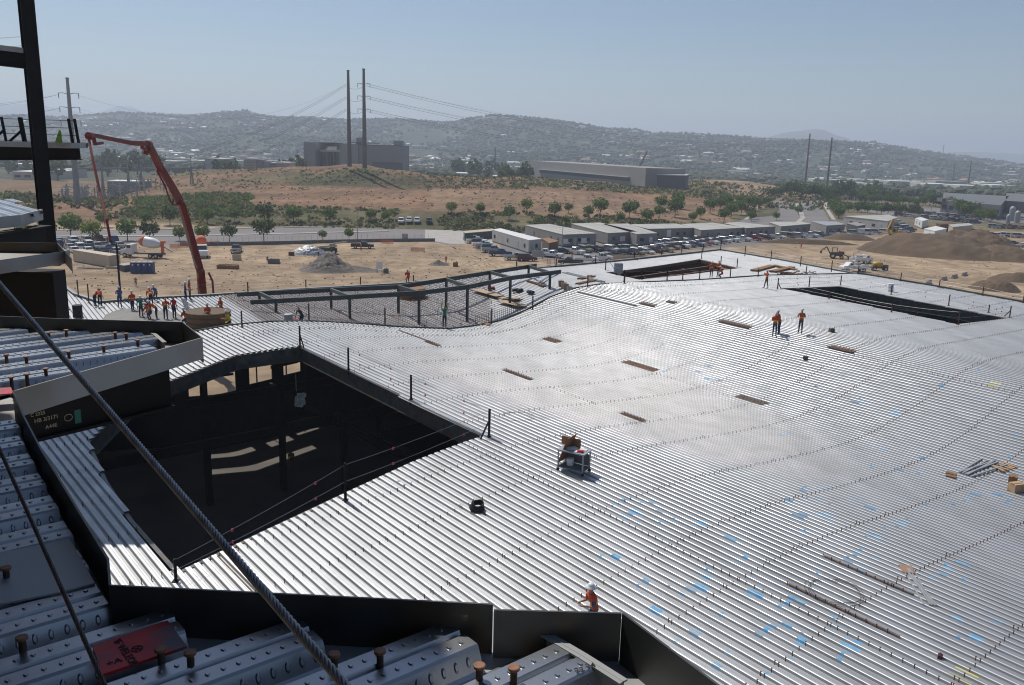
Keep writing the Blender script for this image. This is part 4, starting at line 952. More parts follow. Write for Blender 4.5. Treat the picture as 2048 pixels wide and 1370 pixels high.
person('worker in red with a white hard hat striding right of the pump hose', fd(266, 626), .8, dict(stride=.6, arms='fore'), 'red', 'orange', 'navy')
person('worker dressed in dark green standing in the wet concrete', fd(283, 638), .3, ST, 'green', None, 'navy', 'hat')
person('worker with a white helmet farthest back in the crew near the deck edge', fd(312, 601), pi, BC, 'bluec', None, 'jeans')
person('worker in red bending behind the concrete crew with a white helmet', fd(303, 614), .6, BE, 'red', 'orange', 'navy')
person('crouching worker in an orange vest with reflective stripe and white helmet in the crew', fd(301, 642), 1.4, BC, 'orange', 'orange', 'jeans')
person('worker in red bending close behind the crouching one in the striped vest', fd(314, 640), 2.2, BE, 'red', 'orange', 'jeans')
person('worker in a dark jacket at the middle of the concrete crew', fd(298, 631), 1.2, BC, 'navy', None, 'navy')
person('worker with his orange back to the camera stooping at the right of the crew', fd(332, 641), .2, dict(bend=.5, arms='reach'), 'orange', 'orange', 'navy', None)
person('slim worker in a red shirt standing upright right of the stooping crew', fd(349, 638), -.3, ST, 'red', None, 'navy', None)
person('worker in pale blue with a white helmet near the deck edge right of the crew', fd(372, 607), -1.0, FO, 'bluec', None, 'navy')
person('tall worker in an orange vest next to the blue shirted one at the deck edge', fd(380, 600), -1.4, ST, 'orange', 'orange', 'navy')
person('worker in orange lying low beside the brown plywood ring', fd(372, 652), 1.2, CR, 'red', 'orange', 'jeans')
person('worker in an orange vest standing behind the near rim of the plywood ring', fd(417, 655), 2.8, FO, 'orange', 'orange', 'jeans')
person('worker in red standing at the right side of the plywood ring', fd(443, 640), 2.4, FO, 'red', 'orange', 'navy')
person('worker in a yellow vest crouching right of the plywood ring', fd(458, 657), 1.9, CR, 'yellowc', 'yellowc', 'navy', 'hat')
person('worker in orange seated on the far plywood ring behind the grey frame', fd(815, 577)+Vector((0, .3, .55)), 2.9, CR, 'orange', 'orange', 'jeans')
person('hunched worker in dark blue beside a grey and a red bucket', fd(604, 652), 2.6, dict(bend=.6, crouch=.3, arms='reach'), 'navy', None, 'navy', None)
person('worker in orange standing on the dirt beside the small heap', G(892, 526), .2, ST, 'orange', 'orange', 'navy')
person('worker in orange standing on the floor deep inside the black opening', G(583, 940), .5, ST, 'orange', 'orange', 'orange', None)
person('worker in orange standing in front of the dark pickup', G(722, 501), .5, ST, 'orange', 'orange', 'navy')
person('worker in grey standing on the dirt left of the small dark skip', G(535, 527), .2, ST, 'khaki', None, 'navy')
person('worker in dark clothes standing in front of the lifting machine', G(637, 516), .2, ST, 'navy', None, 'navy')
person('worker in orange among the parked pickups behind the maroon one', G(1144, 515), .2, ST, 'orange', 'orange', 'orange')
person('distant worker in orange standing on the track beyond the far deck corner', G(1602, 497), .2, ST, 'orange', 'orange', 'orange', 'orange')
# ------------------------------------------------------------------ things on the deck
def axes(p, q): d = Vector(q)-Vector(p); return math.atan2(d.y, d.x)
b = dk(1147, 942); ct = thing('work_cart', 'blue grey rolling work table with papers on top and plywood leaning on it', 'cart', (0, 0, 0))
m = MB(); m.box((0, 0, .92), (1.25, .75, .05)); m.build('table_top', 'tank', ct)
for i in (-1, 1):
    for j_ in (-1, 1):
        m = MB(); m.box((i*.57, j_*.32, .52), (.05, .05, .80)); m.build('leg', 'tank', ct)
        m = MB(); m.tube([(i*.57, j_*.32-.025, .07), (i*.57, j_*.32+.025, .07)], .07, 12); m.build('wheel', 'black', ct)
m = MB(); m.box((0, 0, .2), (1.2, .7, .04)); m.box((0, .32, .5), (1.1, .03, .5)); m.build('lower_shelf', 'walld', ct)
m = MB(); m.box((-.75, .1, .62), (.03, .8, 1.2)); ob = m.build('leaning_board', 'plydk', ct); ob.rotation_euler = (0, .35, 0); ob.location = (.1, 0, .05)
m = MB(); m.box((-.35, .35, 1.12), (.9, .03, .35)); m.build('back_board', 'plydk', ct)
m = MB(); 
for k in range(7): m.box((random.uniform(-.4, .4), random.uniform(-.2, .25), .95+k*.004), (.3, .22, .012), random.random()*3)
m.build('papers', 'white', ct); m = MB(); m.box((.35, -.15, .99), (.25, .18, .07), .4); m.build('red_tool_case', 'red', ct)
m = MB(); m.lathe([(.14, .22), (.16, .5), (.165, .51)], (-.2, .05, 0), 12); m.build('bucket', 'white', ct)
ct.location = b; ct.rotation_euler = (0, 0, -.55)
def coil(label, p, R_, n, r, mtl, rz=0, tilt=0, name='hose_coil'):
    m = MB()
    for k in range(n):
        o = Vector((random.uniform(-1, 1)*R_*.12, random.uniform(-1, 1)*R_*.12, .02+k*r*1.1)); m.tube([o+Vector((R_*(1-.03*k)*math.cos(t*pi/9), R_*(1-.03*k)*math.sin(t*pi/9), .03*math.sin(t))) for t in range(19)], r, 5)
    o = m.build(name, mtl); o.location = p; o.rotation_euler = (tilt, 0, rz); return tag(o, label, 'coil')
coil('black coil of cable lying on the deck between the opening and the white hatted worker', dk(954, 1018), .26, 9, .03, 'black', .4, .35)
coil('large loose ring of thin wire lying on the deck at the lower right', dk(1672, 1185), .85, 4, .006, 'cabledk', 0, 0, 'wire_coil')
coil('faint ring of wire lying left of the rusty slot above the cart', dk(1035, 833), .75, 2, .006, 'cabledk', 0, 0, 'wire_coil')
def boxes(name, label, cat, px, py, size, mtl, rz=0, fn=dk, parts=None):
    p = fn(px, py); m = MB(); m.box((0, 0, size[2]/2), size, 0, 0, .96, .96); m.box((0, 0, size[2]+.012), (size[0]*1.0, size[1]*.3, .02)); m.box((size[0]*.3, 0, size[2]*.5), (size[0]*.1, size[1]*1.04, size[2]*.8))
    o = m.build(name, mtl); o.location = p; o.rotation_euler = (0, 0, rz); return tag(o, label, cat)
boxes('tool_bag', 'small dark bag lying right of the lone standing worker', 'bag', 1663, 664, (.35, .25, .25), 'khaki', .3)
boxes('tool_bag', 'small dark bag lying below the lone standing worker', 'bag', 1611, 718, (.3, .25, .2), 'khaki', .9)
boxes('cardboard_box', 'larger open cardboard box nearest the right picture edge', 'box', 2031, 982, (.55, .4, .38), 'lumber', .3)
boxes('cardboard_box', 'smaller cardboard box just behind the larger one at the right edge', 'box', 2025, 964, (.4, .35, .3), 'plydk', 1.0)
boxes('red_tool', 'small dark red tool lying near the lower right seam', 'tool', 1880, 1315, (.2, .12, .08), 'pmaroon', 1.0)
def sticks(name, label, cat, x0, y0, x1, y1, n, w_, h_, mtl, spread, fn=dk, stack=1, jit=.1):
    a = fn(x0, y0); b = fn(x1, y1); d = (b-a); d.z = 0; nrm_ = d.normalized().cross(Vector((0, 0, 1))); m = MB()
    for k in range(n):
        s = (k/(max(1, n-1))-.5)*spread; z = (k % stack)*h_+h_/2+.01; j1 = random.uniform(-jit, jit); j2 = random.uniform(-jit, jit)
        m.rbar(a+nrm_*(s+j1)+Vector((0, 0, z)), b+nrm_*(s+j2)+Vector((0, 0, z)), w_, h_)
    return tag(m.build(name, mtl), label, cat)
sticks('rod_bundle', 'bundle of blue grey rods with a red end lying across the lower right seams', 'rods', 1815, 1140, 1862, 1212, 9, .03, .03, 'tank', .22, stack=2)
sticks('red_rag', 'pale red rag at the upper end of the rod bundle', 'rag', 1810, 1132, 1820, 1148, 4, .12, .03, 'tile', .3)
sticks('ladder', 'blue grey ladder frame lying left of the cardboard at the right edge', 'ladder', 1925, 948, 1975, 922, 3, .07, .06, 'tank', .4)
sticks('ladder', 'second blue grey ladder lying closest to the cardboard sheets', 'ladder', 1930, 950, 2000, 926, 3, .07, .06, 'tank', .5)
sticks('cardboard_sheets', 'striped stack of cardboard and lumber pieces at the right end of the ladders', 'cardboard', 1995, 930, 2022, 940, 5, .14, .05, 'lumber', 1.0, jit=.15)
sticks('cardboard_sheet', 'single flat cardboard piece at the left end of the ladders', 'cardboard', 1892, 949, 1912, 953, 2, .3, .05, 'plydk', .3)
def pile(name, label, cat, px, py, n, rad, L, mtls, fn, seed):
    random.seed(seed); p = fn(px, py); m = MB()
    for k in range(n):
        a = random.uniform(0, pi); c = Vector((random.uniform(-rad, rad), random.uniform(-rad*.5, rad*.5), .06+random.random()*.35)); d = Vector((math.cos(a), math.sin(a), random.uniform(-.1, .1)))*random.uniform(.3, 1)*L; m.rbar(p+c-d/2, p+c+d/2, random.uniform(.1, .3), random.uniform(.06, .16), random.randrange(len(mtls)))
    return tag(m.build(name, mtls), label, cat)
pile('lumber_pile', 'heap of brown lumber and bagged scrap between the far corner openings', 'lumber pile', 1578, 553, 26, 1.4, 1.2, ['lumber', 'plydk', 'rust'], fd, 1)
pile('lumber_pile', 'small light heap just right of the large brown lumber heap', 'lumber pile', 1612, 549, 14, 1.1, .9, ['lumber', 'white', 'rust'], fd, 2)
for i, (x0, y0, x1, y1, l_) in enumerate([(1508, 543, 1545, 533, 'long brown timber lying at the left of the far corner deck'), (1548, 533, 1592, 541, 'long brown timber lying behind the lumber heap'), (1545, 545, 1585, 536, 'middle brown timber lying left of the lumber heap')]): sticks('timber', l_, 'timber', x0, y0, x1, y1, 3, .3, .2, 'plydk', .4, fn=fd)
for i, (x0, y0, x1, y1, mt_, l_) in enumerate([(1130, 546, 1205, 565, 'tank', 'pair of grey steel pieces lying on the lower deck right of the grey frame'), (1155, 569, 1192, 561, 'plydk', 'brown timber lying near the curved step right of the grey frame'), (1160, 559, 1188, 553, 'plydk', 'short brown timber above the one at the curved step'), (1080, 568, 1110, 548, 'tank', 'grey steel angle leaning towards the end column of the frame'), (1056, 563, 1090, 574, 'rust', 'thin rusty bar lying between the last columns of the grey frame')]): sticks('steel_piece' if mt_ != 'plydk' else 'timber', l_, 'material', x0, y0, x1, y1, 2, .16, .12, mt_, .35, fn=fd)
for i, (x0, y0, x1, y1, w_, l_) in enumerate([(950, 583, 1000, 597, .95, 'leftmost plywood walkway sheet on the rebar behind the grey frame'), (1000, 600, 1040, 601, 1.0, 'middle plywood sheet with red edge behind the grey frame'), (1002, 606, 1046, 617, .95, 'nearest plywood sheet close to the curved step')]):
    a = fd(x0, y0); b2 = fd(x1, y1); m = MB(); m.rbar(a+Vector((0, 0, .22)), b2+Vector((0, 0, .22)), w_, .03); m.rbar(a+Vector((0, 0, .18)), b2+Vector((0, 0, .18)), w_*.1, .05, 1); tag(m.build('plywood_sheet', ['ply', 'rust']), l_, 'plywood sheet')
def lump(name, label, cat, px, py, r, mtl, fn=fd, n=5, seed=0, flat=.7):
    random.seed(seed+px); m = MB(); p = fn(px, py)
    for k in range(n):
        c = p+Vector((random.uniform(-r, r)*.9, random.uniform(-r, r)*.5, r*flat*.6)); m.lathe([(r*.45, -r*.4*flat), (r*.6, 0), (r*.42, r*.4*flat), (r*.1, r*.55*flat)], c, 7)
    return tag(m.build(name, mtl), label, cat)
lump('black_bag', 'left pair of black bags on the lower deck between frame columns', 'bag', 1036, 584, .42, 'black'); lump('black_bag', 'black bag with white cloth right of the other black bags', 'bag', 1065, 588, .40, 'navy', seed=2)
lump('red_cloth', 'crumpled red cloth beside the left plywood sheet', 'cloth', 985, 579, .35, 'red'); lump('red_cloth', 'flattened red tarp on the deck at the foot of the curved step', 'tarp', 967, 649, .4, 'tile', dk, flat=.25)
for i, (x, y, mt_, l_) in enumerate([(1122, 573, 'tile', 'reddish bucket at the left end of the bucket row'), (1127, 577, 'cream', 'cream bucket second in the bucket row'), (1132, 580, 'tile', 'brick red bucket third in the bucket row'), (1139, 585, 'tank', 'grey bucket at the right end of the bucket row')]):
    p = fd(x, y); m = MB(); m.lathe([(.22, 0), (.27, .5), (.28, .52), (.24, .52), (.2, .1)], p, 12); m.tube([p+Vector((-.27, 0, .5)), p+Vector((0, .05, .72)), p+Vector((.27, 0, .5))], .01, 4); tag(m.build('bucket', mt_), l_, 'bucket')
for x, y, mt_, l_, r_, h_ in [(577, 652, 'tank', 'grey barrel left of the hunched worker in dark blue', .33, .9), (588, 652, 'red', 'small red bucket between the grey barrel and the hunched worker', .2, .5), (1780, 583, 'white', 'white barrel standing on the deck behind the long right opening', .3, .8), (156, 634, 'black', 'black barrel standing on the bright deck left of the crew', .36, .95)]:
    p = (fd if x < 700 else dk)(x, y); m = MB(); m.lathe([(r_*.96, 0), (r_, .03), (r_*.96, h_*.33), (r_, h_*.35), (r_*.96, h_*.37), (r_*.96, h_*.65), (r_, h_*.67), (r_*.96, h_*.69), (r_, h_-.02), (r_*.9, h_)], p, 14); tag(m.build('barrel', mt_), l_, 'barrel')
for px, py, rad, h, l_, nm in [(409, 655, 1.5, 1.05, 'open ring of brown plywood formwork at the right of the concrete crew', 'plywood_ring'), (822, 598, 1.2, .95, 'smaller plywood formwork ring behind the grey frame', 'plywood_ring')]:
    p = fd(px, py); p = p+Vector((0, rad*.6, 0)); r_ = thing(nm, l_, 'formwork', tuple(p)); m = MB(); m.lathe([(rad, 0), (rad, h), (rad-.05, h), (rad-.05, 0)], p, 28); m.build('ring_wall', 'plydk', r_)
    for z in (.25, h*.6, h-.12):
        m = MB(); m.lathe([(rad+.002, z), (rad+.07, z+.01), (rad+.07, z+.09), (rad+.002, z+.1)], p, 28); m.build('ring_band', 'khaki' if px < 500 else 'plydk', r_)
for k, (x, y) in enumerate([(381, 640), (386, 640)]):
    p = fd(x, y); m = MB(); m.tube([p, p+Vector((-.6, .2, 1.5))], .08, 8); m.tube([p+Vector((-.6, .2, 1.5)), p+Vector((-.62, .21, 1.56))], .095, 8); tag(m.build('white_pipe', 'dumpw'), ['left white pipe leaning on the plywood ring', 'right white pipe leaning on the plywood ring'][k], 'pipe')
p = fd(1236, 549); m = MB(); m.box(p+Vector((0, 0, .7)), (.9, .5, 1.0)); m.lathe([(.3, -.04), (.3, .04)], p+Vector((.1, -.3, .3)), 12, 0, Matrix.Rotation(pi/2, 3, 'X')); m.lathe([(.3, -.04), (.3, .04)], p+Vector((.1, .3, .3)), 12, 0, Matrix.Rotation(pi/2, 3, 'X')); m.rbar(p+Vector((-.45, -.2, .6)), p+Vector((-.9, -.2, 1.3)), .05, .05); tag(m.build('welding_cart', 'tank'), 'grey wheeled welding cart at the near corner of the rusty beam opening', 'cart')
m = MB(); p = G(600, 890); p = Vector((p.x*.62, p.y*.62, -2.6)); p = at(602, 800, -3.2)
random.seed(9)
nn = 9; gv = [[p+Vector((-.35+.7*i/nn+random.uniform(-.05, .05)-.12*j_/nn, random.uniform(-.12, .12), .5-1.0*j_/nn+random.uniform(-.04, .04)))*1 for i in range(nn+1)] for j_ in range(nn+1)]
for s_ in (0, .03): m.add([v+Vector((0, s_, 0)) for r_ in gv for v in r_], [(j_*(nn+1)+i, j_*(nn+1)+i+1, (j_+1)*(nn+1)+i+1, (j_+1)*(nn+1)+i) for j_ in range(nn) for i in range(nn) if (i, j_) not in ((0, 0), (0, 1), (nn-1, nn-1), (nn-1, nn-2), (0, nn-1))])
m.tube([p+Vector((-.3, 0, .6)), Vector((p.x-.3, p.y, -1.4))], .02, 4); tag(m.build('hanging_tarp', 'white'), 'white crumpled tarp hanging inside the black opening', 'tarp')
a = at(1790, 628, -3.5); b2 = at(1850, 633, -3.5); m = MB(); m.rbar(a, b2, 1.2, .04); m.rbar(a-Vector((0, 0, .05)), b2-Vector((0, 0, .05)), .1, .08); m.tube([(a+b2)/2, (a+b2)/2+Vector((0, 0, -3))], .05, 5); tag(m.build('plywood_platform', 'ply'), 'tan plywood platform inside the long opening at the right', 'plywood')
random.seed(21)
# ------------------------------------------------------------------ vehicles
def wheels(t, xs, w_, r, tw=.22):
    for x in xs:
        for s in (-1, 1):
            m = MB(); R_ = Matrix.Rotation(pi/2, 3, 'X'); m.lathe([(r*.9, -tw/2), (r, -tw/2+.03), (r, tw/2-.03), (r*.9, tw/2)], (x, s*(w_/2-tw/2+.01), r), 14, 0, R_)
            q = m.build('wheel', 'black', t); m = MB(); m.lathe([(r*.55, -.01), (r*.5, .03)], (x, s*(w_/2+.02) if s > 0 else s*(w_/2+.02), r), 10, 0, R_); 
            o = m.build('rim', 'chrome'); o.parent = q
def cabin(m, g, x0, x1, z0, z1, w_, f0, f1, tap=.84):
    w2 = w_*tap
    vs = [(x0, -w_/2, z0), (x1, -w_/2, z0), (x1, w_/2, z0), (x0, w_/2, z0), (x0+f0, -w2/2, z1), (x1-f1, -w2/2, z1), (x1-f1, w2/2, z1), (x0+f0, w2/2, z1)]
    g.add(vs, [(3, 2, 1, 0), (4, 5, 6, 7), (0, 1, 5, 4), (1, 2, 6, 5), (2, 3, 7, 6), (3, 0, 4, 7)])
    m.box(((x0+f0+x1-f1)/2, 0, z1+.02), (x1-f1-x0-f0+.06, w2+.02, .05), 0, 0, .92, .92)
    for s in (-1, 1):
        for (xa, xb) in ((x0, x0+f0), (x1, x1-f1), ((x0+x1)/2, (x0+x1)/2)): m.rbar((xa, s*w_/2, z0), (xb, s*w2/2, z1), .06, .05)
def hull(m, prof, w_, tap=.96):
    n = len(prof); vs = []
    for y, k in ((-w_/2, 1), (-w_/2*1.0, 1), (w_/2, 1)): pass
    vs = [(x, -w_/2*(tap if z > .75 else 1), z) for x, z in prof]+[(x, w_/2*(tap if z > .75 else 1), z) for x, z in prof]
    fs = [tuple(range(n)), tuple(reversed(range(n, 2*n)))]+[(i, n+i, n+(i+1) % n, (i+1) % n) for i in range(n)]
    m.add(vs, [tuple(reversed(f)) for f in fs])
VP = {}
def vehicle(kind, col, far=False):
    k = (kind, col, far)
    if k in VP: return VP[k]
    t = thing({'pickup': 'pickup_truck', 'sedan': 'car', 'suv': 'suv', 'van': 'van'}[kind], '', {'pickup': 'pickup truck', 'sedan': 'car', 'suv': 'car', 'van': 'van'}[kind])
    m = MB(); g = MB(); paint_ = 'p'+col
    if kind == 'sedan':
        L, w_ = 4.6, 1.8; hull(m, [(-2.25, .3), (2.2, .3), (2.3, .5), (2.2, .72), (1.2, .88), (-1.6, .92), (-2.25, .86), (-2.3, .5)], w_); cabin(m, g, -1.75, 1.15, .88, 1.40, 1.66, .55, .75); xs, r = (-1.4, 1.4), .33
    elif kind == 'suv':
        L, w_ = 4.8, 1.9; hull(m, [(-2.35, .35), (2.3, .35), (2.4, .6), (2.3, .95), (1.2, 1.08), (-2.3, 1.08), (-2.4, .6)], w_); cabin(m, g, -2.3, 1.15, 1.07, 1.72, 1.76, .2, .6); xs, r = (-1.45, 1.45), .38
    elif kind == 'van':
        L, w_ = 5.4, 2.0; hull(m, [(-2.7, .35), (2.6, .35), (2.7, .7), (2.4, 1.1), (-2.7, 1.15)], w_); cabin(m, g, -2.65, 2.35, 1.13, 2.05, 1.9, .08, .8, .9); m.box((-1.3, 0, 1.6), (2.3, 1.9, .85)); xs, r = (-1.7, 1.6), .36
    else:
        L, w_ = 5.8, 1.98; hull(m, [(-.35, .45), (2.8, .45), (2.9, .7), (2.85, 1.08), (1.35, 1.2), (-.35, 1.2)], w_); m.box((-1.65, 0, .62), (2.5, w_, .3)); 
        for s in (-1, 1): m.box((-1.62, s*(w_/2-.06), .97), (2.56, .12, .48))
        m.box((-2.88, 0, .95), (.08, w_-.02, .55)); cabin(m, g, -.38, 1.4, 1.18, 1.82, 1.8, .12, .6, .86); xs, r = (-1.75, 1.85), .42
    m.build('body', paint_, t); g.build('windows', 'glass', t)
    wheels(t, xs, w_, r)
    if not far:
        for s in (-1, 1):
            q = MB(); q.box((L/2-.06 if kind != 'pickup' else 2.87, s*(w_/2-.28), .72 if kind == 'sedan' else .88), (.08, .34, .16)); q.build('headlight', 'chrome', t)
            q = MB(); q.box((-L/2+.02 if kind != 'pickup' else -2.92, s*(w_/2-.14), .75 if kind == 'sedan' else 1.0), (.06, .18, .26)); q.build('taillight', 'red', t)
        q = MB(); q.box((L/2-.02 if kind != 'pickup' else 2.92, 0, .5), (.12, w_-.1, .2)); q.box((-L/2 if kind != 'pickup' else -2.95, 0, .5), (.1, w_-.1, .18)); q.build('bumper', 'chrome' if kind == 'pickup' else paint_, t)
    VP[k] = t; return t
CN = dict(white='white', silver='silver', black='black', grey='dark grey', red='red', maroon='maroon', blue='blue', teal='teal', tan='tan', green='dark green')
KN = dict(pickup='pickup', sedan='car', suv='SUV', van='van')
def car(kind, col, px, py, rz, label, group=None, pos=None):
    p = pos if pos is not None else G(px, py); return put(vehicle(kind, col), p+Vector((0, 0, .02)), rz, label, group)
W_ = 'white'; 
def row(items, x0, y0, x1, y1, rz, where, group, jit=.06, edir=1):
    n = len(items); a = G(x0, y0); b = G(x1, y1)
    for i, (k, c) in enumerate(items):
        p = a.lerp(b, i/max(1, n-1)); car(k, c, 0, 0, rz+random.uniform(-jit, jit), '%s %s, %s from the left %s' % (CN[c], KN[k], nth(i), where), group, p)
def rnd(n, seed, kinds='pickup pickup sedan suv sedan suv', cols='white white white silver silver black grey grey red blue tan green maroon black'):
    random.seed(seed); return [(random.choice(kinds.split()), random.choice(cols.split())) for _ in range(n)]
R70 = math.radians(70)
row([('sedan', 'white'), ('sedan', 'silver'), ('suv', 'blue'), ('suv', 'silver'), ('suv', 'white'), ('sedan', 'maroon'), ('sedan', 'silver')], 52, 492, 238, 495, 2.3, 'in the back row behind the tan container', 'cars parked behind the tan container')
row([('sedan', 'silver'), ('suv', 'white'), ('suv', 'white'), ('pickup', 'maroon'), ('suv', 'blue')], 118, 486, 225, 484, 2.3, 'in the rear row nearest the road behind the container', 'cars parked behind the tan container')
row([('sedan', 'white'), ('sedan', 'white'), ('sedan', 'black'), ('sedan', 'silver')], 148, 505, 232, 507, 2.3, 'right behind the tan container', 'cars parked behind the tan container')
for i, x in enumerate((802, 818, 834)): car('suv', 'white', 0, 0, -1.5, 'white SUV, %s from the left of the three parked beyond the road' % nth(i), 'white cars parked beyond the road', gt(x, 447)+Vector((0, 0, .1)))
car('suv', 'black', 858, 451, -1.5, 'black SUV parked beyond the road right of three white ones', None, gt(858, 447)+Vector((0, 0, .1)))
car('pickup', 'black', 725, 497, .12, 'black pickup standing on the dirt near the road fence')
car('pickup', 'grey', 473, 505, -1.4, 'grey pickup facing the camera left of the lifting machine')
row([('sedan', 'silver'), ('suv', 'white'), ('sedan', 'black'), ('pickup', 'white'), ('sedan', 'blue')], 140, 499, 215, 500, 2.3, 'in the middle row behind the tan container', 'cars parked behind the tan container')
row([('pickup', 'teal'), ('pickup', 'white'), ('suv', 'maroon'), ('pickup', 'white'), ('pickup', 'silver'), ('suv', 'teal'), ('pickup', 'silver')], 948, 484, 985, 505, .25, 'in the slanting line left of the white trailer', 'pickups beside the white office trailer', .12)
car('pickup', 'blue', 1000, 512, .2, 'blue grey pickup parked in front of the white office trailer')
car('pickup', 'silver', 1032, 520, .1, 'silver pickup just left of the maroon SUV', None); car('suv', 'maroon', 1054, 522, .1, 'maroon SUV parked at the right of the silver pickup')
car('pickup', 'white', 1088, 512, -.2, 'white pickup parked behind the maroon SUV'); car('pickup', 'white', 1104, 515, -.5, 'white pickup nearest the small grey shed of the site')
car('sedan', 'black', 1125, 507, .2, 'black car between the two white pickups before the grey offices'); car('pickup', 'white', 1149, 508, -.7, 'white pickup facing the camera right of the black car')
car('pickup', 'black', 1141, 530, 3.0, 'dark pickup nearest the deck edge with a maroon rear'); car('pickup', 'white', 1172, 525, .15, 'white work pickup behind the dark pickup near the deck edge'); car('pickup', 'white', 1201, 521, .15, 'white utility pickup right of the white work pickup')
row([('suv', 'tan'), ('suv', 'black'), ('sedan', 'maroon'), ('suv', 'white'), ('pickup', 'grey'), ('suv', 'grey'), ('pickup', 'black')], 1170, 504, 1275, 502, -.9, 'along the front of the long grey offices', 'cars along the grey office trailers')
row(rnd(7, 5), 1215, 516, 1330, 503, -.9, 'in the second row before the grey offices', 'cars in the second row before the offices')
row(rnd(9, 6), 1245, 509, 1395, 492, -.9, 'in the middle row before the offices', 'cars in the middle row before the offices')
row([('pickup', 'white'), ('suv', 'white'), ('suv', 'grey'), ('sedan', 'silver'), ('pickup', 'grey'), ('pickup', 'white'), ('suv', 'black')], 1320, 492, 1425, 480, -.9, 'beside the timber steps of the offices', 'cars by the office steps')
row(rnd(10, 7), 1330, 500, 1462, 483, -.9, 'in the row close to the far deck corner', 'cars behind the far deck corner')
row([('pickup', 'white'), ('pickup', 'red'), ('suv', 'maroon'), ('pickup', 'white'), ('van', 'tan'), ('suv', 'silver'), ('pickup', 'white'), ('suv', 'grey')], 1485, 482, 1640, 473, -.8, 'in front of the middle office trailers', 'cars before the middle trailers')
row([('suv', 'white'), ('sedan', 'white'), ('suv', 'silver'), ('van', 'white'), ('suv', 'silver'), ('suv', 'white')], 1665, 471, 1770, 467, -.4, 'in front of the green container and white office', 'cars before the white office')
random.seed(11)
def lot(n, quad, rz, where, group, seed, rows_=3):
    it = rnd(n, seed, 'sedan suv pickup sedan', 'white white silver silver grey black red blue tan'); per = n//rows_; k = 0
    nm = ['nearest', 'second', 'third', 'fourth', 'fifth', 'sixth'] 
    for r_ in range(rows_):
        t = r_/max(1, rows_-1)
        for i in range(per):
            s = (i+random.uniform(-.2, .2))/per; x = (quad[0][0]*(1-s)+quad[1][0]*s)*(1-t)+(quad[3][0]*(1-s)+quad[2][0]*s)*t; y = (quad[0][1]*(1-s)+quad[1][1]*s)*(1-t)+(quad[3][1]*(1-s)+quad[2][1]*s)*t
            kk, c = it[k]; k += 1; put(vehicle(kk, c, True), G(x, y)+Vector((0, 0, .02)), rz+random.uniform(-.1, .1), '%s %s, %s from left in %s row %s' % (CN[c], KN[kk], nth(i), nm[r_], where), group)
lot(36, [(1690, 417), (1830, 425), (1790, 412), (1680, 410)], -.6, 'of the tree lined lot', 'cars in the tree lined lot', 3)
lot(36, [(1800, 432), (1960, 448), (1960, 440), (1810, 425)], -.6, 'before the dark plant buildings', 'cars before the dark plant', 4, 2)
lot(40, [(1975, 505), (2070, 515), (2070, 440), (1990, 440)], -.4, 'at the right picture edge', 'cars at the right picture edge', 8, 5)
lot(22, [(1795, 468), (1822, 462), (1800, 447), (1780, 452)], .4, 'beside the yellow excavator', 'cars beside the yellow excavator', 12, 4)
lot(14, [(1920, 470), (1960, 480), (1960, 470), (1925, 462)], -.4, 'behind the soil piles', 'cars between the tanks and the piles', 13, 2)
# ------------------------------------------------------------------ office trailers
def trailer(name, label, cat, roof, zt_, wall='tgrey', rf='troof', z0=GZ, wins=(), over=.15, gap=.35, ribs=0, doors=()):
    P = [at(x, y, zt_) for x, y in roof]; c = sum(P, Vector())/4; t = thing(name, label, cat, (c.x, c.y, z0)); m = MB(); ins = [p+(c-p).normalized()*over for p in P]
    m.prism([(p.x, p.y) for p in ins], z0+gap, zt_-.12); m.build('walls', wall, t); m = MB(); m.prism([(p.x, p.y) for p in P], zt_-.14, zt_); 
    a, b, cc, d = P
    for k in range(ribs): s = (k+1)/(ribs+1); m.rbar(a.lerp(b, s)+Vector((0, 0, .02)), d.lerp(cc, s)+Vector((0, 0, .02)), .12, .06)
    m.build('roof', rf, t)
    if gap > .1: m = MB(); m.prism([(p+(c-p).normalized()*.25)[:2] for p in ins], z0, z0+gap+.01); m.build('skirt', 'walld', t)
    nn = 0
    for (i, s, wd, zz0, zz1, kind) in wins:
        p = ins[i]; q = ins[(i+1) % 4]; dr = (q-p); L = dr.length; dr = dr/L; nrm2 = dr.cross(Vector((0, 0, 1)))
        mid = p.lerp(q, .5)
        if nrm2.dot(mid-c) < 0: nrm2 = -nrm2
        o = p+dr*(s*L)+nrm2*.03; o.z = 0; m = MB(); m.rbar(o-dr*wd/2+Vector((0, 0, z0+(zz0+zz1)/2)), o+dr*wd/2+Vector((0, 0, z0+(zz0+zz1)/2)), .05, zz1-zz0); w1 = m.build({'w': 'window', 'd': 'door', 's': 'sign', 'a': 'air_conditioner'}[kind], {'w': 'walld', 'd': 'tlight', 's': 'white', 'a': 'tank'}[kind], t)
        if kind == 'w': m = MB(); m.rbar(o+nrm2*.03-dr*(wd/2-.07)+Vector((0, 0, z0+(zz0+zz1)/2)), o+nrm2*.03+dr*(wd/2-.07)+Vector((0, 0, z0+(zz0+zz1)/2)), .02, zz1-zz0-.14); g_ = m.build('pane', 'glass'); g_.parent = w1; g_.data.transform(Matrix.Translation(-Vector(t['_o'])))
        nn += 1
    return t
def wn(i, ss, wd=1.1, a=1.3, b=2.3, k='w'): return [(i, s, wd, a, b, k) for s in ss]
trailer('office_trailer', 'long white office trailer standing apart in front of the grey offices', 'office trailer', [(984, 459), (1001, 456.5), (1084, 477.5), (1058, 480)], -9.0, 'tlight', 'wroof', wins=wn(3, (.1, .55, .92))+wn(3, (.28, .72), 1, .4, 2.5, 'd')+wn(2, (.4,), .9)+wn(2, (.75,), .8, .6, 2.2, 'a'))
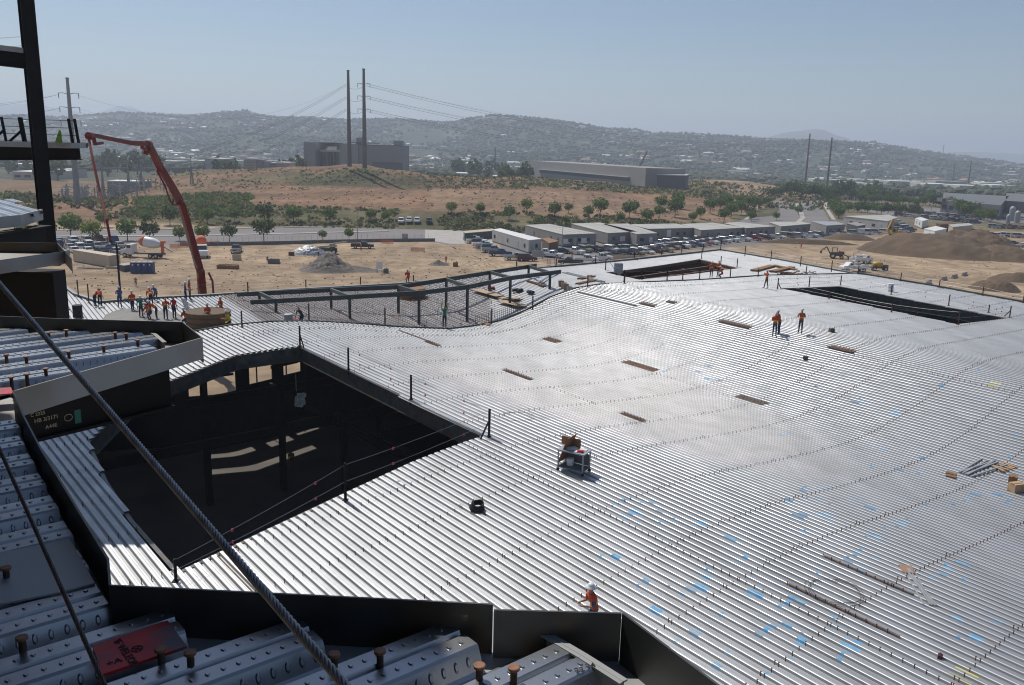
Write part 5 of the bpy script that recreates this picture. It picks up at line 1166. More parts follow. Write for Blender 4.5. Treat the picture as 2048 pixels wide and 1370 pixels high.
trailer('office_trailer', 'grey office block with a ribbed roof right behind the white trailer', 'office trailer', [(1050, 450), (1097, 447.5), (1194, 466.5), (1127, 469)], -9.0, wins=wn(3, (.12, .3, .75))+wn(2, (.25, .52, .8), 1.3)+wn(2, (.38, .9), 2.2, .9, 2.3, 's')+wn(2, (.65,), 1, .4, 2.5, 'd'), ribs=3)
trailer('office_trailer', 'second long grey office block behind the first one', 'office trailer', [(1142, 447), (1200, 445), (1276, 463), (1216, 466)], -9.0, wins=wn(2, (.2, .8), 1.2)+wn(2, (.5,), 2, .9, 2.3, 's'), ribs=2)
trailer('office_trailer', 'grey office block with a white notice on its front wall', 'office trailer', [(1205, 448), (1256, 447), (1315, 466), (1274, 468)], -9.0, wins=wn(2, (.3,), 1.2, .9, 2.4, 's')+wn(2, (.75,), 1.6), ribs=2)
trailer('office_trailer', 'grey office block with timber steps left of the middle row', 'office trailer', [(1258, 448.5), (1353, 447), (1388, 455.5), (1297, 457.5)], -9.0, wins=wn(2, (.2, .35, .8))+wn(2, (.55,), 1.6, .9, 3, 's'), ribs=3)
trailer('office_trailer', 'wide low grey office behind the middle of the row', 'office trailer', [(1362, 448), (1425, 445), (1490, 455), (1402, 460)], -9.0, wins=wn(2, (.15, .3, .6, .85)), ribs=2)
trailer('office_trailer', 'plain grey office block right of the middle of the row', 'office trailer', [(1448, 446), (1475, 443.5), (1552, 452.5), (1492, 456)], -9.0, wins=wn(2, (.3, .5, .8)), ribs=1)
trailer('office_trailer', 'grey office block with a dark gap on its left in the row', 'office trailer', [(1538, 444), (1600, 443), (1622, 447.5), (1562, 452.5)], -9.0, wins=wn(2, (.2, .45, .7)), ribs=2)
trailer('office_trailer', 'greenish grey office block at the right end of the grey row', 'office trailer', [(1621, 442), (1672, 443), (1691, 448.5), (1653, 451)], -9.0, 'tgrey', 'tank', wins=wn(2, (.3, .5, .75)), ribs=1)
trailer('container', 'dark green container right of the grey office row', 'container', [(1693, 446), (1712, 444), (1732, 449), (1716, 452)], -9.7, 'frame', 'tgrey')
trailer('office_trailer', 'large pale office building with a flat roof beside the excavator', 'office trailer', [(1686, 432), (1776, 429), (1795, 435), (1776, 442)], -8.6, 'tlight', 'troof', wins=wn(3, (.3, .6, .8), 1.6)+wn(2, (.5,), 1.4)+wn(3, (.15,), 1.2, .4, 2.5, 'd'), ribs=2)
trailer('office_trailer', 'small white trailer standing alone right of the pale office', 'office trailer', [(1830, 436), (1842, 434), (1857, 439), (1845, 442)], -9.4, 'white', 'wroof', wins=wn(3, (.3, .7)))
trailer('container', 'white box container left of the beige containers behind the soil piles', 'container', [(1848, 457), (1872, 452), (1894, 457), (1870, 462)], -9.6, 'white', 'wroof')
trailer('container', 'wide beige container behind the dark soil piles', 'container', [(1897, 449), (1938, 446), (1946, 450), (1906, 454)], -9.2, 'cream', 'troof')
trailer('container', 'rusty brown container behind the beige one', 'container', [(1872, 446), (1905, 444), (1912, 447), (1880, 449)], -9.6, 'rust', 'rust')
trailer('container', 'long tan container with a pale flat roof beside the stacked cars', 'container', [(144.6, 499.5), (160, 497.5), (240, 508.5), (218, 511.5)], -10.0, 'cream', 'cream', gap=.12, over=.03)
trailer('container', 'greenish container left of the white office trailer', 'container', [(927, 462), (985, 457), (990, 461), (930, 466)], -10.2, 'frame', 'cream', gap=.12, over=.03)
trailer('storage_shed', 'brown roofed shed between the white trailer and the grey offices', 'shed', [(1084, 477), (1096, 475), (1118, 482), (1098, 486)], -9.9, 'khaki', 'plydk', gap=.1)
trailer('storage_shed', 'low dark roofed shed in front of the tan container', 'shed', [(236, 528), (262, 524), (272, 527), (248, 531)], -11.2, 'frame', 'concrete', gap=.1)
# ------------------------------------------------------------------ toilets, barriers, mixers, pump
for i, x in enumerate((269, 280, 291.5, 303)):
    p = G(x, 546); t = thing('portable_toilet', 'blue portable toilet, %s from the left of the four' % nth(i), 'portable toilet', tuple(p), 'blue portable toilets'); m = MB(); m.box((p.x, p.y, GZ+1.1), (1.08, 1.1, 2.1)); m.build('cabin', 'loo', t); m = MB(); m.box((p.x, p.y, GZ+2.24), (1.14, 1.2, .2), 0, 0, .7, .8); m.build('roof', 'tank', t); m = MB(); m.box((p.x, p.y-.57, GZ+1.05), (.7, .05, 1.8)); q = m.build('door', 'loo', t); m = MB(); m.lathe([(.16, -.01), (.16, .01)], (p.x, p.y-.61, GZ+1.72), 10, 0, Matrix.Rotation(pi/2, 3, 'X')); m.build('sign', 'white', t)
for i, (x, y) in enumerate([(1857, 568), (1888, 560.5), (1909, 556), (1929, 551.5)]):
    p = G(x, y); q = G([1888, 1909, 1929, 1945][i], [561, 556, 552, 548][i]); rz_ = axes(p, q); m = MB(); 
    n = [(-.3, 0), (.3, 0), (.3, .12), (.12, .35), (.08, .85), (-.08, .85), (-.12, .35), (-.3, .12)]; L = 2.7; vs = [(-L/2, a, b) for a, b in n]+[(L/2, a, b) for a, b in n]; fs = [tuple(reversed(range(8))), tuple(range(8, 16))]+[(k, (k+1) % 8, 8+(k+1) % 8, 8+k) for k in range(8)]; m.add(vs, fs); o = m.build('concrete_barrier', 'concrete'); o.location = p; o.rotation_euler = (0, 0, rz_); tag(o, 'grey concrete barrier, %s from the left in the short line' % nth(i), 'barrier', 'concrete barriers on the dirt')
def mixer(px, py, rz, label):
    t = thing('concrete_mixer', label, 'mixer truck'); m = MB(); hull(m, [(3.0, .7), (5.2, .7), (5.3, 1.2), (5.2, 1.75), (4.1, 1.9), (4.0, 2.0), (3.8, 2.9), (2.6, 2.95), (2.5, .7)], 2.3, 1); m.build('cab', 'white', t); g = MB(); g.box((3.3, 0, 2.45), (.9, 2.36, .6)); g.add([(4.05, -1.0, 2.0), (4.05, 1.0, 2.0), (3.86, 1.0, 2.8), (3.86, -1.0, 2.8), (3.9, -1, 2), (3.9, 1, 2)], [(0, 1, 2, 3)]); g.build('windows', 'glass', t)
    m = MB(); m.box((-.5, 0, .95), (8, .9, .3)); m.build('chassis', 'walld', t); wheels(t, (4.3, -1.6, -2.9), 2.4, .52, .35)
    ax = Matrix.Rotation(math.radians(80), 3, 'Y'); m = MB(); c = Vector((-3.7, 0, 2.95)); m.lathe([(.55, 0), (.75, .5), (1.1, 1.4), (1.22, 2.3), (1.2, 3.6), (1.0, 4.5)], c, 20, 0, ax); m.build('drum', 'white', t, True); m = MB(); m.lathe([(1.205, 3.75), (1.02, 4.5), (.6, 5.0), (.1, 5.1)], c, 20, 0, ax); m.build('drum_nose', 'net', t, True)
    m = MB(); m.box((-4.0, 0, 2.2), (.2, 1.2, 2.2)); m.box((-4.2, 0, 3.6), (.8, .9, .5)); m.build('hopper', 'net', t); m = MB(); m.rbar((-4.3, 0, 2.6), (-6.2, -.2, 1.5), .5, .2); m.build('chute', 'tank', t)
    p = G(px, py); t.location = p; t.rotation_euler = (0, 0, rz); seal(t); return t
mixer(292, 515, pi-.08, 'white concrete mixer with an orange striped drum left of the red boom')
mixer(404, 512, -1.2, 'white concrete mixer mostly hidden behind the red boom')
pt = thing('concrete_pump', 'red concrete pump with a tall folded boom arching over the crew', 'concrete pump', tuple(ad(404, 650, 95)))
def seg(name, a, b, w1, h1, w2, h2, mt_='boomred', par=pt): m = MB(); m.rbar(a, b, w1*.85, h1*.8, 0, w2*.85, h2*.8); return m.build(name, mt_, par)
b0 = Vector((ad(408, 640, 95).x, 95, GZ)); P0 = ad(409, 590, 95); P1 = ad(401, 540, 94.6); 
m = MB(); m.box((b0.x, 97, GZ+1.3), (2.5, 10, .5)); m.box((b0.x, 101, GZ+2.2), (2.4, 2.2, 2)); m.lathe([(.8, GZ+1.5), (.6, P0.z-.5), (.7, P0.z)], (b0.x, 95, 0), 10); m.build('truck_base', 'boomred', pt)
for dy in (93, 96.5, 98, 101.5):
    for s in (-1, 1): m = MB(); m.lathe([(.5, -.15), (.5, .15)], (b0.x+s*1.15, dy, GZ+.5), 12, 0, Matrix.Rotation(pi/2, 3, 'Y')); m.build('wheel', 'black', pt)
seg('turret', ad(409, 640, 95), P1, 1.0, .9, .85, .8)
K1 = ad(399, 538, 94.5); K2 = ad(374, 446, 93.5); K3 = ad(361, 404, 92.5); K4 = ad(340, 366, 91); K5 = ad(322, 338, 90); K6 = ad(297, 288, 88)
for q, (a, b2, w1, w2) in enumerate([(K1, K2, 1.25, 1.15), (K2, K3, 1.15, 1.1)]): seg('lower_boom', a, b2, .7, w1, .7, w2)
for a, b2, w1, w2 in [(K3, K4, .95, .8), (K4, K5, .75, .8), (K5, K6, .85, .7)]: seg('middle_boom', a, b2, .55, w1, .55, w2)
E1 = ad(296, 288, 87.5); E2 = ad(262, 286, 84.5); E3 = ad(222, 278, 81.5); E4 = ad(184, 270, 78.5)
for a, b2, w1, w2 in [(E1, E2, .6, .55), (E2, E3, .5, .42), (E3, E4, .45, .4)]: seg('upper_boom', a, b2, .4, w1, .4, w2)
H = [ad(177, 275, 78), ad(185, 318, 76.5), ad(200, 385, 74.5), ad(213, 440, 72.5), ad(221, 482, 71.5)]
for i in range(4): seg('tip_boom', H[i], H[i+1], .22, .42-.05*i, .22, .37-.05*i)
m = MB(); m.tube([H[4], ad(224, 487, 71.4), ad(232, 490, 71.3), ad(234, 498, 71.2), ad(237, 540, 71), ad(241, 590, 70.6), ad(243, 612, 70.4)], .09, 8); m.build('hose', 'black', pt)
m = MB(); m.tube([ad(313, 340, 89.5), ad(330, 372, 90.4), ad(341, 404, 91.3), ad(347, 410, 91.6), ad(358, 407, 92)], .09, 6); m.tube([ad(356, 414, 92.2), ad(364, 440, 92.8), ad(380, 496, 93.6), ad(392, 530, 94)], .08, 6, 1); m.tube([ad(347, 398, 91.4), ad(345, 410, 91.5)], .08, 6); m.build('delivery_pipe', ['boomred', 'concrete'], pt)
for px, py, d in ((361, 404, 92.4), (297, 288, 87.8), (180, 272, 78.2), (400, 540, 94.4)):
    m = MB(); m.lathe([(.34, -.3), (.34, .3)], ad(px, py, d), 14, 0, Matrix.Rotation(pi/2, 3, 'X')); m.build('joint', 'boomred', pt)
m = MB(); m.rbar(ad(293, 296, 87.6), ad(290, 308, 87.6), .5, .5); m.rbar(ad(283, 294, 86.5), ad(293, 300, 87.4), .25, .3); m.rbar(ad(190, 288, 78.6), ad(206, 286, 80), .15, .25); m.rbar(ad(187, 276, 78.4), ad(190, 290, 78.5), .3, .3); m.build('linkage', 'boomred', pt)
m = MB(); m.tube([ad(417, 545, 94), ad(425, 562, 94), ad(428, 600, 94)], .12, 6); m.tube([ad(402, 548, 94), ad(396, 560, 94), ad(402, 590, 94)], .07, 6); m.build('hydraulic_ram', 'boomred', pt)
# lifting machine, loaders, service trucks
def lifter():
    p = G(655, 508); t = thing('telehandler', 'dark four wheeled lifting machine with its boom down by the tarped heap', 'telehandler', (0, 0, 0)); m = MB(); m.box((0, 0, 1.1), (4.6, 1.5, .8)); m.box((1.2, .2, 1.9), (1.3, 1.2, 1.0)); m.build('chassis', 'frame', t); m = MB(); m.rbar((2.3, -.3, 2.1), (-3.6, -.3, 1.5), .4, .45); m.rbar((1.5, -.3, 2.6), (4.8, -.3, 3.1), .3, .3); m.build('boom', 'cream', t); m = MB(); m.rbar((-3.6, -.8, 1.3), (-3.6, .8, 1.3), .2, .9); m.rbar((-3.6, -.4, .8), (-4.6, -.4, .8), .15, .1); m.rbar((-3.6, .4, .8), (-4.6, .4, .8), .15, .1); m.build('fork_carriage', 'walld', t); wheels(t, (-1.5, 1.6), 2.3, .65, .45); t.location = p; t.rotation_euler = (0, 0, .12)
lifter()
def loader(px, py, rz, label, col='frame', name='backhoe_loader'):
    t = thing(name, label, 'loader'); m = MB(); m.box((0, 0, 1.2), (3.2, 1.3, .9)); m.box((1.2, 0, 1.6), (1.4, 1.0, .7)); m.build('engine_body', col, t); m = MB()
    for i in (-1, 1):
        for j_ in (-1, 1): m.rbar((i*.6-.5, j_*.6, 1.6), (i*.6-.5, j_*.6, 2.8), .08, .08)
    m.box((-.5, 0, 2.85), (1.5, 1.4, .1)); m.build('canopy', col, t); m = MB(); m.rbar((1.2, -.6, 1.4), (2.9, -.6, .7), .15, .2); m.rbar((1.2, .6, 1.4), (2.9, .6, .7), .15, .2); m.box((3.2, 0, .5), (.7, 2.2, .7)); m.build('bucket', col, t)
    m = MB(); m.rbar((-1.6, 0, 1.2), (-2.6, 0, 3.0), .25, .3); m.rbar((-2.6, 0, 3.0), (-3.9, 0, 1.9), .2, .25); m.box((-3.9, 0, 1.5), (.5, .6, .6)); m.build('digging_arm', col, t); wheels(t, (-.9,), 2.1, .75, .4); wheels(t, (1.3,), 2.0, .5, .3); t.location = G(px, py); t.rotation_euler = (0, 0, rz)
loader(1672, 517, -.3, 'dark green and brown backhoe loader parked near the right deck edge', 'khaki'); 
def service(px, py, rz, label):
    t = thing('service_truck', label, 'truck'); m = MB(); hull(m, [(.9, .6), (3.3, .6), (3.4, 1.1), (3.3, 1.35), (2.3, 1.5), (1.8, 2.15), (.9, 2.15)], 2.1, .95); m.build('cab', 'white', t); g = MB(); g.box((1.4, 0, 1.78), (.7, 2.06, .5)); g.build('windows', 'glass', t); m = MB(); m.box((-1.2, 0, .8), (4, 1.9, .3)); 
    for s in (-1, 1): m.box((-1.2, s*.85, 1.25), (3.9, .35, .7))
    m.build('utility_bed', 'white', t); m = MB(); m.box((-.6, 0, 1.6), (1.2, .9, .9)); m.rbar((-2.3, .3, 1.4), (-2.6, .3, 2.6), .2, .2); m.rbar((-2.6, .3, 2.6), (-1.0, .3, 2.7), .15, .15); m.build('crane_and_tanks', 'tank', t); wheels(t, (-1.8, 2.3), 2.1, .45, .3); t.location = G(px, py); t.rotation_euler = (0, 0, rz)
service(1709, 543, .15+pi, 'white service truck nearest the right deck edge'); service(1721, 527, .5, 'white service truck parked behind the other service truck')
def compressor():
    t = thing('compressor_trailer', 'yellow tank trailer with black wheels right of the white service trucks', 'trailer'); m = MB(); m.lathe([(.1, -1.2), (.6, -1), (.7, 0), (.6, 1), (.1, 1.2)], (-.3, 0, 1.4), 12, 0, Matrix.Rotation(pi/2, 3, 'Y')); m.build('tank', 'catyel', t, True); m = MB(); m.box((0, 0, .7), (4, 1.4, .25)); m.box((1.5, 0, 1.1), (1, 1.2, .7)); m.build('frame', 'walld', t); wheels(t, (-1.2, 1.4), 1.9, .5, .35); t.location = G(1757, 541); t.rotation_euler = (0, 0, -.1)
compressor()
def excavator():
    t = thing('excavator', 'yellow excavator with a folded arm beside the pale office', 'excavator'); m = MB(); m.box((0, .9, .4), (3.6, .5, .8)); m.box((0, -.9, .4), (3.6, .5, .8)); m.build('tracks', 'walld', t); m = MB(); m.box((-.3, 0, 1.5), (3, 2.3, 1.3)); m.build('house', 'catyel', t); m = MB(); m.box((.7, .6, 2.2), (1.2, 1, 1.2)); m.build('cab', 'glass', t); m = MB(); m.rbar((1.0, -.3, 1.8), (1.6, -.3, 6.0), .45, .6); m.rbar((1.6, -.3, 6.0), (3.4, -.3, 2.6), .35, .5); m.box((3.4, -.3, 2.0), (.8, 1, .9)); m.build('arm', 'catyel', t); t.location = G(1790, 473); t.rotation_euler = (0, 0, pi+.4)
excavator()
# ------------------------------------------------------------------ earth heaps
def heap(name, label, cx, cy, rx, ry, h, mtl, seed, plateau=0, rz=0):
    random.seed(seed); p = G(cx, cy); n = 46; v = []; f = []
    for i in range(n+1):
        for j_ in range(n+1):
            a = (i/n*2-1)*1.15; b = (j_/n*2-1)*1.15; r = math.sqrt(a*a+b*b); th_ = math.atan2(b, a); rr = r*(1+.16*NZ.noise(Vector((math.cos(th_)*1.3, math.sin(th_)*1.3, seed)))); z = max(0, 1-rr) if not plateau else min(1, max(0, (1-rr)/(1-plateau)))
            z = z**1.15 if not plateau else z*(2-z)*.5+z*.5; x = a*rx; y = b*ry; z = z*h*(1+.30*NZ.noise(Vector((a*2.2, b*2.2, seed*3.1))))+(.15*h*NZ.noise(Vector((a*9, b*9, seed)))+.09*h*NZ.noise(Vector((a*24, b*24, seed))))*min(1, z*3)-.06*(rr > 1.0)
            v.append((x*math.cos(rz)-y*math.sin(rz), x*math.sin(rz)+y*math.cos(rz), z-.02))
    for i in range(n):
        for j_ in range(n): q = i*(n+1)+j_; f.append((q, q+n+1, q+n+2, q+1))
    m = MB(); m.add(v, f); o = m.build(name, mtl, None, True); o.location = p; return tag(o, label, 'heap')
heap('gravel_heap', 'grey gravel heap on the dirt behind the grey steel frame', 657, 541, 6.6, 4.6, 3.9, 'gravel', 1); heap('gravel_heap', 'low grey spill of gravel to the right of the gravel heap', 715, 541, 6.5, 3.0, 1.1, 'gravel', 2)
heap('gravel_heap', 'small gravel heap right of the low spill near the frame end', 878, 530, 2.6, 1.8, 1.2, 'gravel', 3)
heap('soil_pile', 'huge brown soil pile with a flat top right of the service trucks', 1868, 505, 21, 17, 4.4, 'dirtdk', 4, .45); heap('soil_pile', 'peaked dark soil pile at the right behind the flat topped one', 1962, 500, 12, 12, 5.6, 'dirtdk', 5, .1); heap('soil_pile', 'smaller peaked soil pile just left of the tall one', 1915, 486, 8.5, 8, 4.6, 'dirtdk', 6, .1); heap('soil_pile', 'ridge shaped soil pile sloping down to the right picture edge', 2005, 516, 12, 11, 3.8, 'dirtdk', 7, .1)
heap('soil_pile', 'low soil mound near the right deck edge below the barriers', 1990, 578, 5, 5, 2.0, 'dirtdk', 8, .2); heap('soil_pile', 'low soil mound beside the track before the cars', 1700, 478, 9, 5, 1.6, 'dirtdk', 9, .3); heap('soil_pile', 'long low bank of soil beside the far corner of the deck', 1610, 487, 16, 3, 1.2, 'dirtdk', 10, .3)
heap('soil_pile', 'low reddish soil bank behind the utility pickups', 1270, 519, 16, 2.5, 1.0, 'dirtdk', 11, .3)
heap('soil_pile', 'rough low mound of soil near the right edge of the picture', 2040, 560, 7, 5, 1.6, 'dirtdk', 12, .2)
heap('tarped_heap', 'heap covered by a pale grey tarp left of the lifting machine', 617, 509, 4.6, 2.2, 1.9, 'tank', 13, .3)
for i, (x, y, w_, d_, h_, mt_, l_) in enumerate([(456, 537, 4.2, 1.6, .8, 'plydk', 'long wooden skip of scrap near the red boom'), (548, 527, 2.2, 1.4, 1.0, 'walld', 'small dark skip left of the gravel heap'), (583, 511, 1.2, .9, .8, 'rust', 'brown box left of the tarped heap'), (474, 520, 1.6, 1.4, 1.3, 'cream', 'pale box behind the wooden skip'), (772, 546, 1.0, .9, .9, 'walld', 'dark box beside the white sign board'), (911, 533, 1.1, .9, .9, 'plydk', 'brown crate right of the small gravel heap'), (225, 537, 2.4, 1.0, .5, 'cream', 'pallet of pale boards before the tan container'), (180, 538, 5, .5, .3, 'concrete', 'long pale beam lying before the tan container')]):
    p = G(x, y); m = MB(); m.box(p+Vector((0, 0, .06)), (w_, d_, .12), .2); 
    for s in (-1, 1): m.box(p+Vector((0, s*d_*.47, h_/2)), (w_, d_*.07, h_), 0); m.box(p+Vector((s*w_*.48, 0, h_/2)), (w_*.04, d_, h_*.96), 0)
    m.box(p+Vector((0, 0, h_*.7)), (w_*.9, d_*.85, h_*.3), .03); tag(m.build(['skip', 'skip', 'crate', 'crate', 'crate', 'crate', 'pallet', 'beam_stack'][i], mt_), l_, 'crate' if i > 1 else 'skip')
def board(px, py, w_, h_, label, mtl='white', name='sign_board'):
    p = G(px, py); t = thing(name, label, 'sign', tuple(p)); m = MB(); m.box(p+Vector((0, 0, h_+.9)), (w_, .08, 1.6)); m.build('panel', mtl, t)
    for s in (-1, 1): m = MB(); m.rbar(p+Vector((s*w_*.4, .05, 0)), p+Vector((s*w_*.4, .05, h_+1.5)), .1, .1); m.build('post', 'khaki', t)
board(759, 547, 1.3, .8, 'white notice board on legs right of the gravel heap'); board(810, 483, 1.6, .5, 'pale notice board near the road fence gate', 'tank'); board(1075, 517, 3.0, .3, 'wide grey board standing beside the maroon SUV', 'tank')
for x, y, l_ in [(1098, 531, 'left red and white barricade near the deck edge'), (1112, 530, 'right red and white barricade near the deck edge')]:
    p = G(x, y); m = MB()
    for k in range(5): m.box(p+Vector((-.4+.2*k, 0, .9)), (.1, .06, 1.5), 0, k % 2)
    m.box(p+Vector((0, 0, .1)), (1.1, .5, .1), 0, 1); tag(m.build('barricade', ['net', 'white']), l_, 'barricade')
def net(px0, py0, px1, py1, label, h_=1.0):
    a = G(px0, py0); b = G(px1, py1); n = max(2, int((a-b).length/2)); m = MB()
    for k in range(n):
        p = a.lerp(b, k/n); q = a.lerp(b, (k+1)/n); m.tube([p, p+Vector((0, 0, h_+.1))], .04, 4)
        for r_ in range(5): z = .15+r_*h_/5; m.rbar(p+Vector((0, 0, z)), q+Vector((0, 0, z-.05*(k % 2))), .02, .12)
    tag(m.build('orange_netting', 'net'), label, 'safety fence')
net(763, 487, 787, 488, 'orange netting fence near the black pickup by the road'); net(822, 503, 850, 503, 'orange netting fence right of the dirt hollow'); net(340, 497, 440, 490, 'orange netting fence behind the concrete mixers')
# silt fence along the road
a_pts = [(360, 490), (460, 489), (560, 487), (660, 484), (760, 482), (870, 481)]; q_ = [G(x, y+2) for x, y in a_pts]; ft_ = thing('silt_fence', 'low black silt fence with thin posts along the near side of the road', 'fence', tuple(q_[0])); m = MB()
for p, q in zip(q_, q_[1:]): m.rbar(p+Vector((0, 0, .45)), q+Vector((0, 0, .45)), .04, .9)
m.build('fabric', 'walld', ft_); m = MB()
for p, q in zip(q_, q_[1:]):
    for k in range(8): r_ = p.lerp(q, k/8); m = MB(); m.rbar(r_, r_+Vector((0, 0, 2.2)), .05, .05); m.build('post', 'tank', ft_)

# wheel tracks and loose stones on the site
random.seed(77)
def track(pts, off=1.0):
    c = [G(x, y) for x, y in pts]; P = []
    for i in range(len(c)-1):
        p0, p1, p2, p3 = c[max(0, i-1)], c[i], c[i+1], c[min(len(c)-1, i+2)]
        for k in range(6):
            t = k/6; P.append(.5*((2*p1)+(p2-p0)*t+(2*p0-5*p1+4*p2-p3)*t*t+(3*p1-p0-3*p2+p3)*t**3))
    m = MB()
    for s in (-off, off):
        for a, b in zip(P, P[1:]):
            d = (b-a).normalized(); n_ = Vector((-d.y, d.x, 0)); m.rbar(a+n_*s+Vector((0, 0, -.02)), b+n_*s+Vector((0, 0, -.02)), .5, .07)
    tag(m.build('wheel_track', 'track'), kind='structure')
for pts in [[(430, 560), (520, 566), (640, 570), (760, 566), (880, 548), (960, 520)], [(130, 560), (260, 570), (420, 576), (560, 572)], [(960, 540), (930, 515), (905, 498), (890, 488)], [(1000, 535), (955, 512), (920, 498), (900, 489)], [(1060, 528), (980, 520), (930, 510)], [(440, 520), (520, 540), (600, 558), (740, 560)], [(420, 552), (500, 548), (600, 562)], [(1480, 500), (1600, 493), (1720, 492), (1800, 500)], [(1560, 520), (1640, 512), (1700, 520), (1760, 552), (1850, 556), (1960, 545)], [(1780, 560), (1850, 548), (1950, 536), (2048, 535)], [(250, 552), (330, 545), (400, 535), (470, 530)], [(760, 520), (820, 508), (870, 494)], [(1500, 492), (1600, 486), (1700, 484)], [(480, 510), (560, 500), (700, 502)]]: track(pts, random.choice((.9, 1.0, 1.1)))
m = MB()
for k in range(900):
    x = random.uniform(140, 1000) if k % 3 else random.uniform(1500, 2040); y = random.uniform(495, 585) if x < 1000 else random.uniform(488, 600); p = G(x, y); r_ = random.uniform(.05, .22); m.lathe([(r_*.7, -.05), (r_, r_*.3), (r_*.5, r_*.75)], p, 5)
tag(m.build('loose_stones', 'dirtdk'), kind='stuff')
# ------------------------------------------------------------------ trees
def leafy(m, c, rad, n, size, mats=1, sd=0):
    for k in range(n):
        while True:
            q = Vector((random.uniform(-1, 1), random.uniform(-1, 1), random.uniform(-1, 1)))
            if q.length < 1 and q.length > .35: break
        nn = NZ.noise(q*1.9+Vector((sd, 0, 0)))
        if nn < -.18: continue
        q = q*(1+.22*nn); p = c+Vector((q.x*rad[0], q.y*rad[1], q.z*rad[2])); a = Vector((random.uniform(-1, 1), random.uniform(-1, 1), random.uniform(-.4, .8))).normalized(); b = a.orthogonal().normalized(); s = size*random.uniform(.6, 1.3)
        d = a.cross(b); m.add([p-b*s-d*s*.5, p+b*s*.2-d*s*.7, p+b*s+d*s*.2, p-b*s*.1+d*s*.8], [(0, 1, 2, 3)], random.randrange(mats))
TR = []
def tree_proto(kind):
    random.seed(kind*7+1); t = thing('tree', '', 'tree'); m = MB(); h = [1.3, 1.2, 1.5, 1.3, 1.5][kind]
    m.tube([(0, 0, 0), (.03, .02, h*.6), (0, .05, h)], .10, 7, 0, True, .07)
    for k in range(5):
        a = k*1.26+kind; m.tube([(0, .05, h*.85), (.5*math.cos(a), .5*math.sin(a), h+.6), (.9*math.cos(a), .9*math.sin(a), h+1.2)], .05, 5, 0, True, .02)
    m.build('trunk', 'bark', t); m = MB(); R_ = [1.9, 1.8, 2.1, 1.5, 2.0][kind]
    leafy(m, Vector((0, 0, h+R_*.75)), (R_, R_, R_*.85), 330, .24, 2, kind)
    for k in range(5): a = k*1.3+kind; leafy(m, Vector((R_*.55*math.cos(a), R_*.55*math.sin(a), h+R_*(.45+.5*random.random()))), (R_*.5, R_*.5, R_*.42), 90, .22, 2, kind+k)
    m.build('crown', [['leaf', 'leaf2'], ['leaf2', 'leaf'], ['leaf2', 'leafd'], ['leaf3', 'leaf'], ['leaf', 'leaf3']][kind], t); return t
TR = [tree_proto(k) for k in range(5)]
def tree(px, py, k, label, group=None, s=1.0, pos=None): 
    return put(TR[k], (pos if pos is not None else gt(px, py))-Vector((0, 0, .05)), random.random()*6, label, group, s*random.uniform(.72, 1.15))
random.seed(5)
TL = ['bright green', 'green', 'dark green', 'yellowish', 'light green']
near_t = [(50, 484, 1, .9), (95, 478, 0, .9), (142, 476, 1, 1.2), (185, 486, 4, 1.1), (255, 482, 0, 1.1), (300, 484, 2, 1.3), (360, 482, 1, 1.0), (406, 484, 3, 1.1), (459, 484, 2, 1.05), (528, 484, 2, 1.05), (645, 480, 1, .7), (698, 480, 3, .95)]
for i, (x, y, k, s) in enumerate(near_t): tree(x, y, k, '%s young tree, %s from the left along the near side of the road' % (TL[k], nth(i)), 'young trees along the near side of the road', s*1.25)
tr2 = [(140, 456, 1, 1.1), (210, 455, 1, 1.0), (292, 452, 0, 1.2), (340, 450, 2, 1.0), (415, 449, 1, 1.0), (470, 446, 0, 1.0), (530, 446, 2, 1.1), (587, 445, 1, 1.1), (660, 446, 0, 1.3), (742, 445, 0, 1.1), (772, 444, 1, 1.0)]
for i, (x, y, k, s) in enumerate(tr2): tree(x, y, k, '%s bushy tree, %s from the left on the green bank beyond the road' % (TL[k], nth(i)), 'trees on the green bank beyond the road', s*1.15)
tr3 = [(903, 432, 4, .8), (960, 430, 3, .9), (1018, 441, 1, 1.1), (1053, 428, 4, .95), (1109, 435, 1, 1.1), (1137, 426, 0, .9), (1177, 436, 0, 1.1), (1200, 430, 1, 1.1), (1258, 436, 1, 1.1), (1268, 424, 1, .9), (1318, 436, 1, 1.2), (1350, 433, 1, 1.2), (1322, 420, 0, 1.0), (1355, 417, 1, 1.1), (1400, 437, 1, 1.0), (1420, 425, 1, 1.1), (1440, 421, 0, 1.0), (1462, 434, 1, 1.1), (1482, 430, 0, 1.1), (1500, 438, 2, 1.0), (1455, 416, 0, 1), (1500, 421, 0, 1.2), (1517, 418, 1, 1.2), (1530, 411, 0, 1.1), (1540, 407, 3, 1.0), (1480, 412, 1, 1.0)]
for i, (x, y, k, s) in enumerate(tr3): tree(x, y, k, '%s round tree, %s from the left in the strip behind the offices' % (TL[k], nth(i)), 'round trees behind the office row', s*1.35)
tr4 = [(1075, 452, 4, .8), (1130, 451, 3, .8), (1240, 446, 0, .9), (1293, 447, 1, 1.0), (1385, 445, 1, .9), (1448, 443, 1, 1.0), (1502, 443, 0, 1.0), (1552, 441, 0, .9), (1597, 430, 1, .8)]
for i, (x, y, k, s) in enumerate(tr4): tree(x, y, k, '%s low tree, %s from the left just behind the office roofs' % (TL[k], nth(i)), 'low trees just behind the office roofs', s*1.2)
random.seed(8); i = 0
